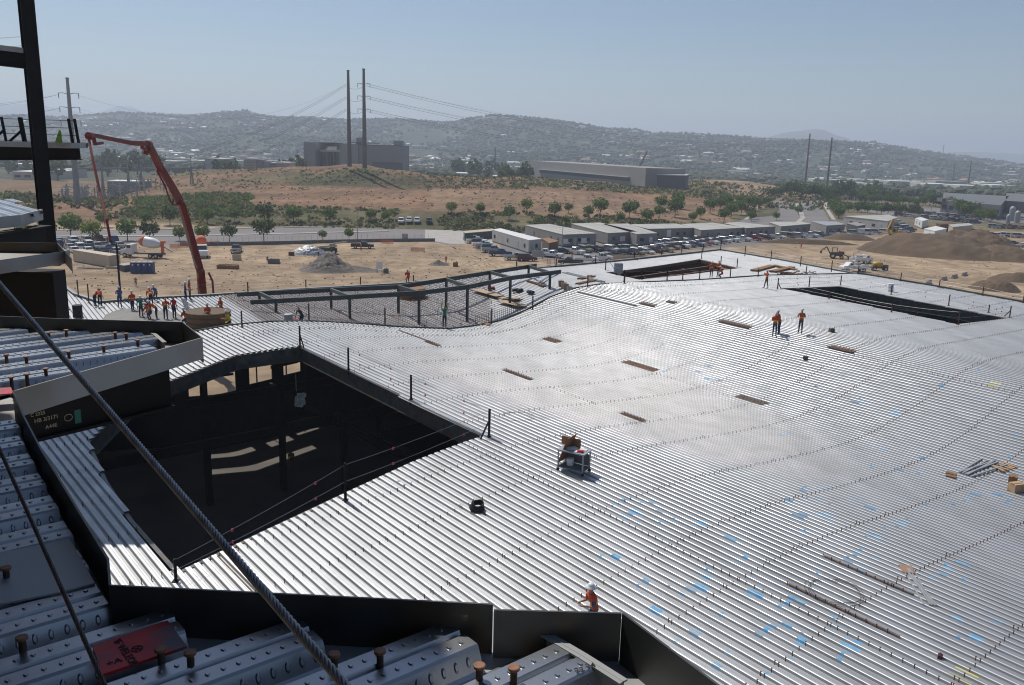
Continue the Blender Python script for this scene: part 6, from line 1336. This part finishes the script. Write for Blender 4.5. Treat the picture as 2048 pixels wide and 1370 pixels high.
for (x0, y0, x1, y1, n, s, gr, wh) in [(1655, 405, 1680, 442, 12, 1.5, 'trees right of the forked road', 'beside the right branch of the forked road'), (1645, 396, 1760, 402, 16, 1.7, 'trees behind the tree lined lot', 'behind the tree lined parking lot'), (1720, 406, 1900, 414, 26, 1.5, 'trees among the far parked cars', 'among the far parked cars'), (1900, 425, 1985, 446, 16, 1.5, 'trees before the dark plant buildings', 'before the dark plant buildings'), (1540, 392, 1640, 397, 12, 1.7, 'trees at the far end of the forked road', 'at the far end of the forked road'), (1700, 425, 1850, 432, 12, 1.2, 'trees between the two far parking lots', 'between the two far parking lots')]:
    for k in range(n):
        t_ = (k+random.uniform(-.3, .3))/n; kk = random.choice((0, 1, 1, 2)); tree(x0+(x1-x0)*t_, y0+(y1-y0)*t_+random.uniform(-2.5, 2.5), kk, '%s leafy tree, %s along the group %s' % (TL[kk], nth(k), wh), gr, s*random.uniform(.8, 1.25))
# scrub on the bank, dark weeds on the field, bushes on the mound
m = MB(); random.seed(4)
def tuft(m, p, s, n=7, mt_=0, fl=.7):
    for k in range(n):
        q = p+Vector((random.uniform(-s, s), random.uniform(-s, s), random.uniform(.1, s*fl*1.3))); a = Vector((random.uniform(-1, 1), random.uniform(-1, 1), random.uniform(-.2, 1))).normalized(); b = a.orthogonal().normalized()*s*.55; d = a.cross(b); m.add([q-b-d*.6, q+b-d*.4, q+b*.7+d, q-b*.8+d*.7], [(0, 1, 2, 3)], mt_)
for k in range(3200):
    x = random.uniform(120, 1480) if k % 3 else random.uniform(860, 1480); zc = 300
    if x < 230: x += 60
    if 795 < x < 880: continue
    d = random.uniform(272, 306)
    if x > 1050: d += 4
    if x > 300: pass
    else: d = random.uniform(272, 296)
    p = tpos(x, d); 
    if NZ.noise(Vector((x*.012, d*.08, 0)))+random.uniform(-.3, .3) < -.12: continue
    tuft(m, p, random.uniform(.35, 1.0), 6, random.choice((0, 0, 1, 2)), .5)
for k in range(900):
    x = random.uniform(260, 500); tuft(m, tpos(x, random.uniform(285, 350)), random.uniform(.4, 1.1), 6, random.choice((0, 1, 1)))
for k in range(500):
    x = random.uniform(600, 1060); d = random.uniform(402, 425)+random.uniform(0, 25)*(x < 850); tuft(m, tpos(x, d), random.uniform(.25, .75), 5, random.choice((0, 1, 2)))
for k in range(1500):
    x = random.uniform(860, 1480); tuft(m, tpos(x, random.uniform(425, 500)), random.uniform(.3, 1.0), 5, random.choice((0, 1, 2)))
for k in range(350):
    x = random.uniform(300, 620); tuft(m, tpos(x, random.uniform(380, 470)), random.uniform(.25, .7), 5, random.choice((0, 1, 2)))
for k in range(380):
    x = random.uniform(380, 1450); tuft(m, tpos(x, random.uniform(308, 400)), random.uniform(.2, .5), 5, 2)
for k in range(500):
    x = random.uniform(1380, 1760); tuft(m, tpos(x, random.uniform(430, 640)), random.uniform(.6, 2), 5, random.choice((0, 1, 2)))
for k in range(500):
    x = random.uniform(-60, 240); tuft(m, tpos(x, random.uniform(300, 400)), random.uniform(.4, 1.6), 5, random.choice((0, 1, 2)))
tag(m.build('scrub', ['scrub', 'leaf2', 'weed']), kind='stuff')
# clumps of dark trees around the plant
def clump(x, d, n, sx, sd, hgt, grp, wh, seed, tall=1):
    random.seed(seed); hs_ = []
    for k in range(n):
        dd = d+random.uniform(-sd, sd); p = tpos(x+random.uniform(-sx, sx), dd); kk = DT[random.randrange(len(DT))]; o = put(kk, p, random.random()*6, 'dark evergreen tree standing '+wh, grp, hgt*random.uniform(.7, 1.25)/8); hs_.append((p.x/p.y, o.name, o))
    for i, (x_, n_, o) in enumerate(sorted(hs_)): o['label'] = 'dark evergreen, %s from left %s' % (nth(i), wh)
def dark_proto(k):
    random.seed(50+k); t = thing('evergreen_tree', '', 'tree'); m = MB(); m.tube([(0, 0, 0), (0, 0, 5)], .25, 6, 0, True, .12); m.build('trunk', 'bark', t); m = MB()
    if k == 0: leafy(m, Vector((0, 0, 4.8)), (2.6, 2.6, 3.3), 300, .55, 2, 1)
    elif k == 1: leafy(m, Vector((0, 0, 4.6)), (1.5, 1.5, 4.2), 260, .5, 2, 2)
    else: leafy(m, Vector((-1, 0, 4.6)), (2.2, 2, 2.3), 170, .5, 2, 3); leafy(m, Vector((1.3, .5, 5.8)), (1.9, 1.9, 2.2), 150, .5, 2, 4)
    m.build('crown', ['leafd', 'leaf2'], t); return t
DT = [dark_proto(k) for k in range(3)]
for a in [(455, 620, 14, 25, 60, 14, 'evergreens left of the ribbed towers', 'left of the ribbed grey towers'), (565, 640, 12, 25, 60, 13, 'evergreens between the ribbed towers and the plant', 'between the ribbed towers and the plant'), (590, 600, 4, 12, 10, 15, 'tall evergreens at the left end of the plant', 'at the left end of the grey plant'), (845, 590, 12, 45, 40, 8, 'young conifers right of the plant', 'right of the grey plant on the slope'), (1010, 620, 14, 45, 60, 13, 'evergreens left of the long low building', 'left of the long low building'), (960, 900, 14, 60, 150, 16, 'evergreens in front of the white yard', 'in front of the white roofed yard'), (250, 700, 18, 70, 120, 16, 'dark trees behind the substation', 'behind the substation'), (60, 620, 14, 60, 80, 12, 'dark trees at the far left behind the column', 'at the far left behind the tall column'), (1730, 720, 12, 60, 60, 10, 'dark trees beyond the parking lots', 'beyond the far parking lots')]: clump(*a, seed=int(a[0]))
# ------------------------------------------------------------------ power poles and lines
def wire(m, p, q, sag, r=.045, n=14):
    m.tube([p.lerp(q, k/n)-Vector((0, 0, sag*(1-(2*k/n-1)**2))) for k in range(n+1)], r, 3, 0, False)
def pole(px, pyt, pyb, d, label, mtl='pole', arms=(), rb=.9, rt=.45, al=3.4, zb=None):
    b = ad(px, pyb, d); t = ptz(px, pyt, b); r = thing('power_pole', label, 'power pole', tuple(b)); m = MB(); m.tube([b-Vector((0, 0, 1.5)), t], rb, 12, 0, True, rt); m.tube([t, t+Vector((0, 0, .4))], rt*1.25, 12); m.build('shaft', mtl, r); out = []
    for ya, sides in arms:
        z = ptz(px, ya, b).z; 
        for s in sides:
            e = Vector((b.x+s*al, b.y, z+.25)); m = MB(); m.tube([Vector((b.x, b.y, z-.25)), Vector((b.x+s*al*.5, b.y, z+.25)), e], .16, 6, 0, True, .09); m.build('cross_arm', mtl, r); m = MB(); m.tube([e, e-Vector((0, 0, 1.9))], .12, 6); m.build('insulator', 'walld', r); out.append(e-Vector((0, 0, 1.9)))
    return r, b, out
_, b1, _ = pole(155, 158, 398, 316, 'tall grey steel power pole at the left rising beside the red boom tip', 'polegal', ((188, (-1, 1)), (216, (-1, 1)), (243, (-1, 1))), 1.15, .5, 3.6)
_, b2, _ = pole(699, 142, 327, 430, 'left one of the two tall brown power poles on the mound', 'pole', (), 1.15, .6)
_, b3, _ = pole(729.5, 139, 330, 428, 'right one of the two tall brown power poles on the mound', 'pole', ((168, (1, -1)), (193, (1, -1)), (219, (1, -1))), 1.2, .6, 3.0)
_, b4, _ = pole(1609, 268, 378, 690, 'left one of the two brown power poles beyond the forked road', 'pole', ((279, (1, -1)), (288, (1, -1)), (297, (1, -1))), .95, .5, 3.4)
_, b5, _ = pole(1652, 276, 389, 660, 'right one of the two brown power poles beyond the forked road', 'pole', ((284, (1, -1)), (295, (1, -1)), (309, (1, -1))), .95, .5, 3.4)
pole(1901, 326, 392, 1150, 'thin power pole left of the pair above the dark plant', 'pole', ((336, (1, -1)),), 1.1, .6, 4); pole(1933, 322, 390, 1080, 'thin power pole right of the pair above the dark plant', 'pole', ((333, (1, -1)),), 1.1, .6, 4)
pole(2043, 371, 402, 1000, 'thin power pole at the far right edge', 'pole', (), .9, .5); pole(1885, 288, 312, 2400, 'faint lattice mast on the ridge at the right', 'polegal', ((293, (1, -1)),), 1.0, .6, 4)
pole(990, 295, 336, 640, 'slim power pole left of the long low building', 'pole', (), .35, .2); pole(596, 300, 327, 640, 'slim grey light mast left of the plant', 'polegal', (), .4, .2)
pl = thing('power_lines', 'thin power lines sweeping right from the twin poles on the mound', 'power lines', tuple(b3)); 
for k, (ya, ybx) in enumerate([(170, 287), (195, 298), (221, 310)]):
    p0_ = Vector((b3.x+1.5, b3.y, ptz(730, ya, b3).z)); q0_ = Vector((b5.x, b5.y, ptz(1652, ybx, b5).z))
    for o_2 in (-.5, .6): m = MB(); wire(m, p0_+Vector((0, 0, o_2)), q0_+Vector((0, 0, o_2)), 11, .07); m.build('wire', 'walld', pl)
    m = MB(); wire(m, Vector((b3.x-3, b3.y, p0_.z+.6)), Vector((b4.x, b4.y, ptz(1609, 280+9*k, b4).z)), 9, .035); m.build('wire', 'polegal', pl)
pl = thing('power_lines', 'thin power lines falling left from the twin poles towards the substation', 'power lines', tuple(b2))
for k, (ya, yb, xb) in enumerate([(171, 333, 262), (196, 338, 300), (220, 342, 330)]):
    p0_ = Vector((b2.x-1.2, b2.y, ptz(697, ya, b2).z))
    for o_2 in (-.4, .5): m = MB(); wire(m, p0_+Vector((0, 0, o_2)), ad(xb, yb, 395)+Vector((0, 0, o_2)), 6, .06); m.build('wire', 'walld', pl)
    m = MB(); wire(m, p0_+Vector((0, 0, .4)), Vector((b1.x+3, b1.y, ptz(155, 190+27*k, b1).z)), 12, .03); m.build('wire', 'polegal', pl)
    m = MB(); wire(m, p0_, Vector((b3.x, b3.y, p0_.z-.2)), 1.6, .07); m.build('jumper', 'walld', pl)
pl = thing('power_lines', 'thin power lines running left from the grey pole behind the tower column', 'power lines', tuple(b1))
for k, ya in enumerate((190, 217, 244)):
    for q_2, (xe, ye) in enumerate([(-220, ya+16), (-240, ya+28)]):
        m = MB(); wire(m, Vector((b1.x-3.4, b1.y, ptz(155, ya, b1).z)), ad(xe, ye, 250), 2, .035); m.build('wire', 'polegal', pl)
for ya, yb in ((60, 72), (76, 68), (80, 90), (92, 88)): m = MB(); wire(m, ad(-150, ya-4, 200), ad(64, yb, 215), 1, .03); m.build('wire', 'polegal', pl)
# street lights
def lamp(px, pyt, pyb, label, h=None):
    b = G(px, pyb); t = ptz(px, pyt, b); r = thing('street_lamp', label, 'street lamp', tuple(b)); m = MB(); m.tube([b, t], .12, 8, 0, True, .07); m.build('post', 'polegal', r); m = MB(); m.tube([t, t+Vector((-1.0, 0, .25)), t+Vector((-1.8, 0, .2))], .06, 6); m.build('arm', 'polegal', r); m = MB(); m.box(t+Vector((-2.0, 0, .18)), (.7, .3, .15)); m.build('lamp_head', 'white', r)
lamp(715, 413, 482, 'street lamp standing at the road behind the gravel heap'); lamp(1031, 410, 465, 'street lamp rising behind the white office trailer'); lamp(1206, 408, 437, 'street lamp behind the grey offices'); lamp(1124, 450, 500, 'dark lamp post in front of the grey office block'); lamp(1860, 403, 438, 'slim lamp post among the far parked cars'); lamp(1500, 409, 440, 'street lamp beside the strip of round trees')
# ------------------------------------------------------------------ substation, plant and large buildings
sg = thing('substation', 'grey substation gantries and equipment around the tall pole at the left', 'substation', tuple(tpos(200, 380)))
def zg(x, d): return tpos(x, d, False).z
for i, (x, d, yt) in enumerate([(146, 365, 333), (203, 372, 335), (255, 378, 333), (281, 380, 337), (332, 392, 332), (382, 402, 332)]):
    m = MB(); p = ad(x, yt, d); g_ = zg(x, d); m.tube([Vector((p.x-.6, d, g_)), Vector((p.x, d, p.z+1))], .4, 6, 0, True, .2); m.tube([Vector((p.x+.6, d, g_)), Vector((p.x, d, p.z+1))], .4, 6, 0, True, .2); m.tube([Vector((p.x, d, p.z+1)), Vector((p.x, d, p.z+5))], .15, 5); m.build('mast', 'polegal', sg)
for (xa, da, xb, db) in [(146, 365, 203, 372), (203, 372, 255, 378), (281, 380, 332, 392), (332, 392, 382, 402)]:
    m = MB(); a = ad(xa, 337, da); b = ad(xb, 336, db); m.rbar(a, b, .5, .6); m.build('gantry_beam', 'polegal', sg)
random.seed(31)
for k in range(80):
    x = random.uniform(112, 335); d = random.uniform(352, 395); p = tpos(x, d, False); m = MB(); h = random.uniform(2.5, 6); m.tube([p, p+Vector((0, 0, h))], .2, 6); m.rbar(p+Vector((-1.5, 0, h)), p+Vector((1.5, 0, h)), .25, .3); m.lathe([(.15, h), (.35, h+.3), (.15, h+.6), (.35, h+.9), (.12, h+1.3)], p, 7); m.build('switchgear', ['polegal', 'tank', 'white'][k % 3] if k % 3 < 2 else 'tlight', sg)
def tb(name, label, cat, plan, zt_, zb, wall, roof, extra=None, windows=0, wh_=1.6, over=0):
    c = sum((Vector((p[0], p[1], 0)) for p in plan), Vector())/len(plan); t = thing(name, label, cat, (c.x, c.y, zb)); m = MB(); m.prism([tuple(p[:2]) for p in plan], zb-3, zt_); m.build('walls', wall, t); m = MB()
    m.prism([tuple((Vector((p[0], p[1], 0))+(Vector((p[0], p[1], 0))-c).normalized()*over)[:2]) for p in plan], zt_+.003, zt_+.5); m.build('roof', roof, t)
    if windows:
        ps = sorted(plan, key=lambda p: p[1]); a, b = sorted(plan, key=lambda p: p[1])[:2]; a = Vector((a[0], a[1], 0)); b = Vector((b[0], b[1], 0)); dr = (b-a).normalized(); L = (b-a).length; n2 = dr.cross(Vector((0, 0, 1))); n2 = n2 if n2.y < 0 else -n2
        for k in range(windows): s = a+dr*(L*(k+.5)/windows)+n2*.06; m = MB(); m.rbar(s-dr*(L/windows*.3)+Vector((0, 0, (zt_+zb)/2)), s+dr*(L/windows*.3)+Vector((0, 0, (zt_+zb)/2)), .1, wh_); m.build('window', 'glass', t)
    return t
def rect(x0, x1, d, dep):            # plan of a block facing the camera, from two photo columns
    a = ad(x0, 300, d); b = ad(x1, 300, d); return [(a.x, d), (b.x, d), (b.x+b.x/d*0, d+dep), (a.x, d+dep)]
def zof(px, py, d): return ad(px, py, d).z
D0 = 600
pwt = tb('power_plant', 'large grey plant building with an open bay behind the twin poles', 'building', rect(682, 804, D0, 40), zof(740, 291, D0), -14, 'wall', 'walld')
def addbox(t, nm, x0, x1, yt, yb, d, dep, mtl):
    a = ad(x0, yt, d); b = ad(x1, yb, d); m = MB(); m.box(((a.x+b.x)/2, d+dep/2, (ad(x0, yt, d).z+b.z)/2), (b.x-a.x, dep, abs(ad(x0, yt, d).z-b.z))); m.build(nm, mtl, t)
addbox(pwt, 'tall_block', 607, 631, 284, 345, D0-3, 45, 'wall'); addbox(pwt, 'back_wall', 631, 682, 284, 345, D0+30, 10, 'wall'); addbox(pwt, 'bay_roof', 631, 682, 284, 286, D0+14, 16, 'wall'); addbox(pwt, 'stair_tower', 680, 716, 287, 345, D0-4, 42, 'wall'); addbox(pwt, 'roof_box', 712, 727, 275, 290, D0+6, 12, 'wall'); addbox(pwt, 'roof_box', 787, 803, 281, 293, D0+6, 12, 'wall'); addbox(pwt, 'dark_plinth', 745, 804, 324, 345, D0-1.2, 1.5, 'walld'); addbox(pwt, 'roof_trim', 700, 745, 284, 287, D0-1, 30, 'walld')
random.seed(14)
for k in range(16): x = 633+k*3.0; addbox(pwt, 'bay_equipment', x, x+random.uniform(1, 2.4), 292+random.uniform(0, 12), 345, D0+random.uniform(2, 12), 4, random.choice(['walld', 'wall', 'rust', 'tank', 'cream']))
addbox(pwt, 'white_equipment', 655, 670, 293, 301, D0+4, 6, 'white'); addbox(pwt, 'white_equipment', 640, 678, 300, 304, D0+3, 6, 'tlight')
t = tb('ribbed_tower', 'white ribbed cooling tower block left of the plant', 'building', rect(487, 509, 500, 14), zof(500, 318, 500), -14, 'tlight', 'wroof')
for k in range(9): y = 321+k*3.2; addbox(t, 'louvre', 487, 509, y, y+1.3, 499.7, .4, 'walld')
addbox(t, 'side_block', 509, 522, 319, 350, 502, 12, 'wall'); addbox(t, 'side_block', 522, 532, 322, 350, 506, 12, 'tank')
t = tb('ribbed_tower', 'lower white ribbed block right of the ribbed cooling tower', 'building', rect(552, 578, 510, 14), zof(565, 326, 510), -14, 'tlight', 'wroof')
for k in range(4): y = 329+k*3.2; addbox(t, 'louvre', 552, 578, y, y+1.3, 509.7, .4, 'walld')
tb('storage_building', 'low grey building between the two ribbed blocks', 'building', rect(531, 552, 515, 12), zof(540, 327, 515), -14, 'wall', 'tlight')
tb('storage_building', 'small white roofed building left of the ribbed tower', 'building', rect(409, 450, 640, 20), zof(430, 318, 640), -16, 'tlight', 'wroof')
tb('storage_building', 'white switchgear hall in the middle of the substation', 'building', rect(209, 280, 385, 10), zof(245, 364, 385), -14, 'wall', 'wroof')
P1 = at(1045, 321, 4.5); P2 = at(1292, 337, 4.5); dr_ = (P2-P1).normalized(); nb = Vector((-dr_.y, dr_.x, 0)); nb = nb if nb.y > 0 else -nb
P1 = P2+(P1-P2)*.92
lt = tb('long_hall', 'very long low grey hall on the far crest right of the twin poles', 'building', [tuple(P1[:2]), tuple(P2[:2]), tuple((P2+nb*26)[:2]), tuple((P1+nb*26)[:2])], 4.3, -8, 'wall', 'wall')
n2 = -nb; m = MB(); a = P1.lerp(P2, .12); b = P1.lerp(P2, .9); m.rbar(Vector((a.x, a.y, -2.6))+n2*.2, Vector((b.x, b.y, -2.6))+n2*.2, .5, 2.2); m.build('window_band', 'walld', lt); m = MB(); m.rbar(Vector((a.x, a.y, -1.3))+n2*1, Vector((b.x, b.y, -1.3))+n2*1, 2, .3); m.build('awning', 'tank', lt)
Q1 = at(1297, 349, 1.0); Q2 = at(1372, 352, 1.0); ht = tb('dark_hall', 'dark grey block with a white parapet at the right end of the long hall', 'building', [tuple(Q1[:2]), tuple(Q2[:2]), (Q2.x+6, Q2.y+22), (Q1.x+6, Q1.y+22)], 1.0, -8, 'walld', 'wroof')
addbox(ht, 'ribbed_panel', 1300, 1328, 354, 372, Q1.y-.4, .6, 'tank')
for k in range(5): addbox(ht, 'roof_unit', 1305+k*13, 1311+k*13, 343, 349, Q1.y+8, 5, 'tank')
cr = thing('mobile_crane', 'thin crane boom sticking up behind the long grey hall', 'crane', tuple(ad(1276, 345, 560))); m = MB(); m.rbar(ad(1276, 338, 560), ad(1294, 303, 560), 1.0, 1.1, 0, .6, .7); m.build('boom', 'walld', cr); m = MB(); p = ad(1274, 345, 560); m.box(p, (8, 3, 3)); m.build('carrier', 'catyel', cr)
# dark plant at the right, tanks
dkp = tb('dark_plant', 'dark grey plant buildings with a cluttered roof above the far parked cars', 'building', [tuple(G(x, y)[:2]) for x, y in [(1880, 424), (1998, 436), (2015, 412), (1885, 404)]], GZ+5.5, GZ, 'walld', 'walld', windows=8, wh_=2)
random.seed(6)
for k in range(14): x = 1885+k*8.5; y = 402+k*.8; addbox(dkp, 'roof_unit', x, x+random.uniform(4, 8), y-3-random.random()*3, y+2, 430+random.uniform(0, 30), 6, random.choice(['walld', 'tank', 'walld', 'frame']))
tb('dark_plant', 'dark wide building touching the right picture edge behind the tanks', 'building', [tuple(G(x, y)[:2]) for x, y in [(2008, 424), (2120, 432), (2120, 412), (2010, 404)]], GZ+5.5, GZ, 'walld', 'walld')
for i, (x, y, r_, h_, l_) in enumerate([(2022, 442, 1.25, 5.6, 'tall domed grey silo left of the two at the right edge'), (2033, 446, 1.15, 4.4, 'shorter domed grey silo right of the tall one'), (2015, 447, .9, 3, 'small grey tank at the foot of the silos')]):
    p = G(x, y); m = MB(); m.lathe([(r_, 0), (r_, h_), (r_*.8, h_+.6), (r_*.4, h_+1), (.05, h_+1.1)], p, 16); m.lathe([(r_*1.03, h_*.5), (r_*1.03, h_*.53)], p, 16); tag(m.build('silo', 'tank'), l_, 'silo')
# ------------------------------------------------------------------ valley town
random.seed(17)
wh = [(560, 800, 1100, -20), (0, 400, 900, -17), (900, 1045, 880, -14), (200, 640, 1250, -21), (1700, 2048, 1150, -24), (1900, 2048, 1350, -25), (1400, 1600, 1500, -22), (-50, 120, 640, -15)]
k = 0; BIG = []
def wbuild(x0, x1, d, dep, h, wall, roof, label, group):
    p = rect(x0, x1, d, dep); z = tz((x0+x1)/2, d, False)
    if d > 1450: z = tz((x0+x1)/2, d)-1
    t = tb('warehouse', label, 'warehouse', p, z+h, z, wall, roof, windows=3 if d < 1200 else 0)
    t['group'] = group; return t
for i, (x, w_, d, h) in enumerate([(905, 36, 820, 6), (940, 22, 900, 7), (985, 60, 760, 5), (960, 50, 1000, 8), (20, 60, 560, 5), (70, 40, 600, 5), (15, 50, 700, 6), (60, 30, 760, 6), (240, 40, 900, 7), (300, 50, 1000, 7), (365, 60, 1100, 8), (430, 50, 1200, 8), (480, 60, 1050, 8), (530, 40, 1300, 8), (330, 40, 1300, 8), (210, 50, 1250, 8), (850, 30, 1100, 7), (900, 40, 1300, 9), (1090, 30, 760, 5), (1120, 70, 820, 4), (570, 50, 1400, 9), (640, 60, 1300, 8)]):
    wbuild(x, x+w_, d, random.uniform(25, 45), h, random.choice(['tlight', 'hwall', 'wall']), random.choice(['wroof', 'wroof', 'troof']), 'long pale warehouse, %s of those in the valley left of the ridge' % nth(i), 'pale warehouses in the valley')
for i, (x, w_, d, h) in enumerate([(1700, 40, 980, 7), (1745, 50, 900, 7), (1790, 70, 1050, 9), (1860, 60, 960, 8), (1880, 60, 1100, 10), (1930, 50, 900, 8), (1970, 60, 1150, 9), (1640, 50, 1100, 8), (1720, 60, 1250, 8), (1800, 60, 1300, 8), (1995, 50, 1000, 8), (1770, 50, 1180, 8), (1668, 40, 1350, 8)]):
    wbuild(x, x+w_, d, random.uniform(25, 45), h, random.choice(['tlight', 'hwall', 'hwall']), random.choice(['wroof', 'wroof', 'troof']), 'long pale warehouse, %s of those at the foot of the right ridge' % nth(i), 'pale warehouses below the right ridge')
HPR = []
def house_proto(k):
    random.seed(90+k); t = thing('house', '', 'house'); L = [13, 18, 15, 24][k]; B = [9, 10, 11, 12][k]; h = [3.5, 4, 6, 5][k]; m = MB(); m.box((0, 0, h/2-1.5), (L, B, h+3)); m.build('walls', ['hwall', 'white', 'cream', 'tlight'][k], t); m = MB()
    o = .6; z = h; r_ = [2.2, 1.6, 2.4, .8][k]; m.add([(-L/2-o, -B/2-o, z), (L/2+o, -B/2-o, z), (L/2+o, B/2+o, z), (-L/2-o, B/2+o, z), (-L/2+2, 0, z+r_), (L/2-2, 0, z+r_)], [(3, 2, 1, 0), (0, 1, 5, 4), (2, 3, 4, 5), (1, 2, 5), (3, 0, 4)]); m.build('roof', ['tile', 'wroof', 'tile', 'troof'][k], t)
    for s in (-.25, .25): m = MB(); m.box((L*s, -B/2-.03, h*.5), (2, .1, 1.3)); m.build('window', 'glass', t)
    return t
HPR = [house_proto(k) for k in range(4)]
HL = ['cream brown roofed house', 'white pale roofed house', 'tall tan tiled house', 'long pale flat building']
hs = {}
def hill(x, d): return tpos(x, d)
random.seed(23); cnt = 0; used = []
while cnt < 285:
    u_ = random.random(); x = random.uniform(-20, 2080); d = 1450+1450*random.random()**1.35
    if NZ.noise(Vector((x*.006, d*.0022, 2)))+random.uniform(-.35, .35) < .05: continue
    k = random.choice((0, 1, 1, 2, 3, 3)); p = hill(x, d); grp, w3 = (('houses on the left hills', 'on the hills left of the twin poles') if x < 715 else ('houses on the middle ridge', 'on the middle ridge') if x < 1500 else ('houses on the right ridge', 'on the right ridge'))
    o = put(HPR[k], p, random.uniform(-.6, .6)+random.choice((0, pi/2)), HL[k]+' '+w3, grp, random.uniform(.8, 1.35)); cnt += 1; hs.setdefault(o['label'], []).append((x, o))
for l_, os_ in hs.items():
    for i, (x, o) in enumerate(sorted(os_, key=lambda q: q[0])): o['label'] = '%s, %s from left' % (l_, nth(i))
m = MB()
for k in range(500):
    x = random.uniform(-60, 2120); d = 1400+1550*random.random()
    if NZ.noise(Vector((x*.006, d*.0022, 2)))+random.uniform(-.45, .45) < -.05: continue
    p = hill(x, d); L = random.uniform(8, 20); B = random.uniform(7, 11); h = random.uniform(3, 6); rz = random.uniform(0, 3); m.box(p+Vector((0, 0, h/2-1)), (L, B, h+2), rz, random.choice((0, 0, 1, 2))); m.box(p+Vector((0, 0, h+.7)), (L+1, B+1, 1.2), rz, random.choice((3, 4, 4, 5)), .25, .8)
tag(m.build('far_houses', ['hwall', 'white', 'cream', 'tile', 'wroof', 'troof']), kind='stuff')
# woods on valley and hills
ico = bmesh.new(); bmesh.ops.create_icosphere(ico, subdivisions=1, radius=1); IV = [v.co.copy() for v in ico.verts]; IF = [[v.index for v in f.verts] for f in ico.faces]; ico.free()
def blob(m, p, r, h, mt_=0):
    k = random.random()*20; o = len(m.v)
    for v in IV:
        s = 1+.35*NZ.noise(v*1.7+Vector((k, 0, 0)))+random.uniform(-.16, .16); m.v.append((p.x+v.x*r*s, p.y+v.y*r*s, p.z+h*.5+v.z*h*.55*s))
    for f in IF: m.f.append([i+o for i in f]); m.m.append(mt_)
m = MB(); random.seed(41); n = 0
while n < 21000:
    x = random.uniform(-150, 2200); t_ = random.random(); d = 700+2350*t_**.8
    if 1380 < x < 1700 and d < 1100 and d > 600 and random.random() < .6: continue
    if d < 760 and x < 1640: continue
    dens = NZ.noise(Vector((x*.009, d*.0035, 7)))+.5*NZ.noise(Vector((x*.03, d*.012, 3)))
    if dens+random.uniform(-.3, .3) < -.2: continue
    p = tpos(x, d); r = random.uniform(2.5, 6.0); blob(m, p, r, r*random.uniform(1.1, 1.8), random.choice((0, 0, 1))); n += 1
for k in range(700):           # trees breaking the skyline
    x = random.uniform(-50, 2150); 
    if NZ.noise(Vector((x*.02, 0, 9)))+random.uniform(-.3, .3) < 0: continue
    d = RD-random.uniform(0, 60); r = random.uniform(2.5, 5); blob(m, tpos(x, d), r, r*random.uniform(.8, 1.6), 0)
for x, h_ in [(240, 26), (248, 26), (395, 22), (452, 26), (488, 34), (492, 30), (496, 34), (503, 28), (1708, 24), (1740, 26), (1746, 30), (1290, 22), (985, 20)]:
    h_ *= .42; p = tpos(x, RD-20); blob(m, p, h_*.42, h_, 0); blob(m, p+Vector((h_*.4, 0, -2)), h_*.3, h_*.7, 0); blob(m, p+Vector((-h_*.5, 0, -2)), h_*.25, h_*.5, 0)
tag(m.build('far_woods', ['leafd', 'hillscrub']), kind='stuff')
# ------------------------------------------------------------------ haze
hz = MB(); hz.box((0, 0, 118), (23000, 23000, 364)); 
hm = bpy.data.materials.new('haze'); hm.use_nodes = True; N = hm.node_tree; N.nodes.clear(); o_ = N.nodes.new('ShaderNodeOutputMaterial'); pv = N.nodes.new('ShaderNodeVolumePrincipled')
pv.inputs['Color'].default_value = (.76, .85, 1, 1); pv.inputs['Density'].default_value = HAZE; pv.inputs['Anisotropy'].default_value = .25; N.links.new(pv.outputs[0], o_.inputs['Volume'])
tag(hz.build('haze', hm), kind='stuff')
for o in bpy.data.objects:
    for k in ('_o', '_used'):
        if k in o: del o[k]
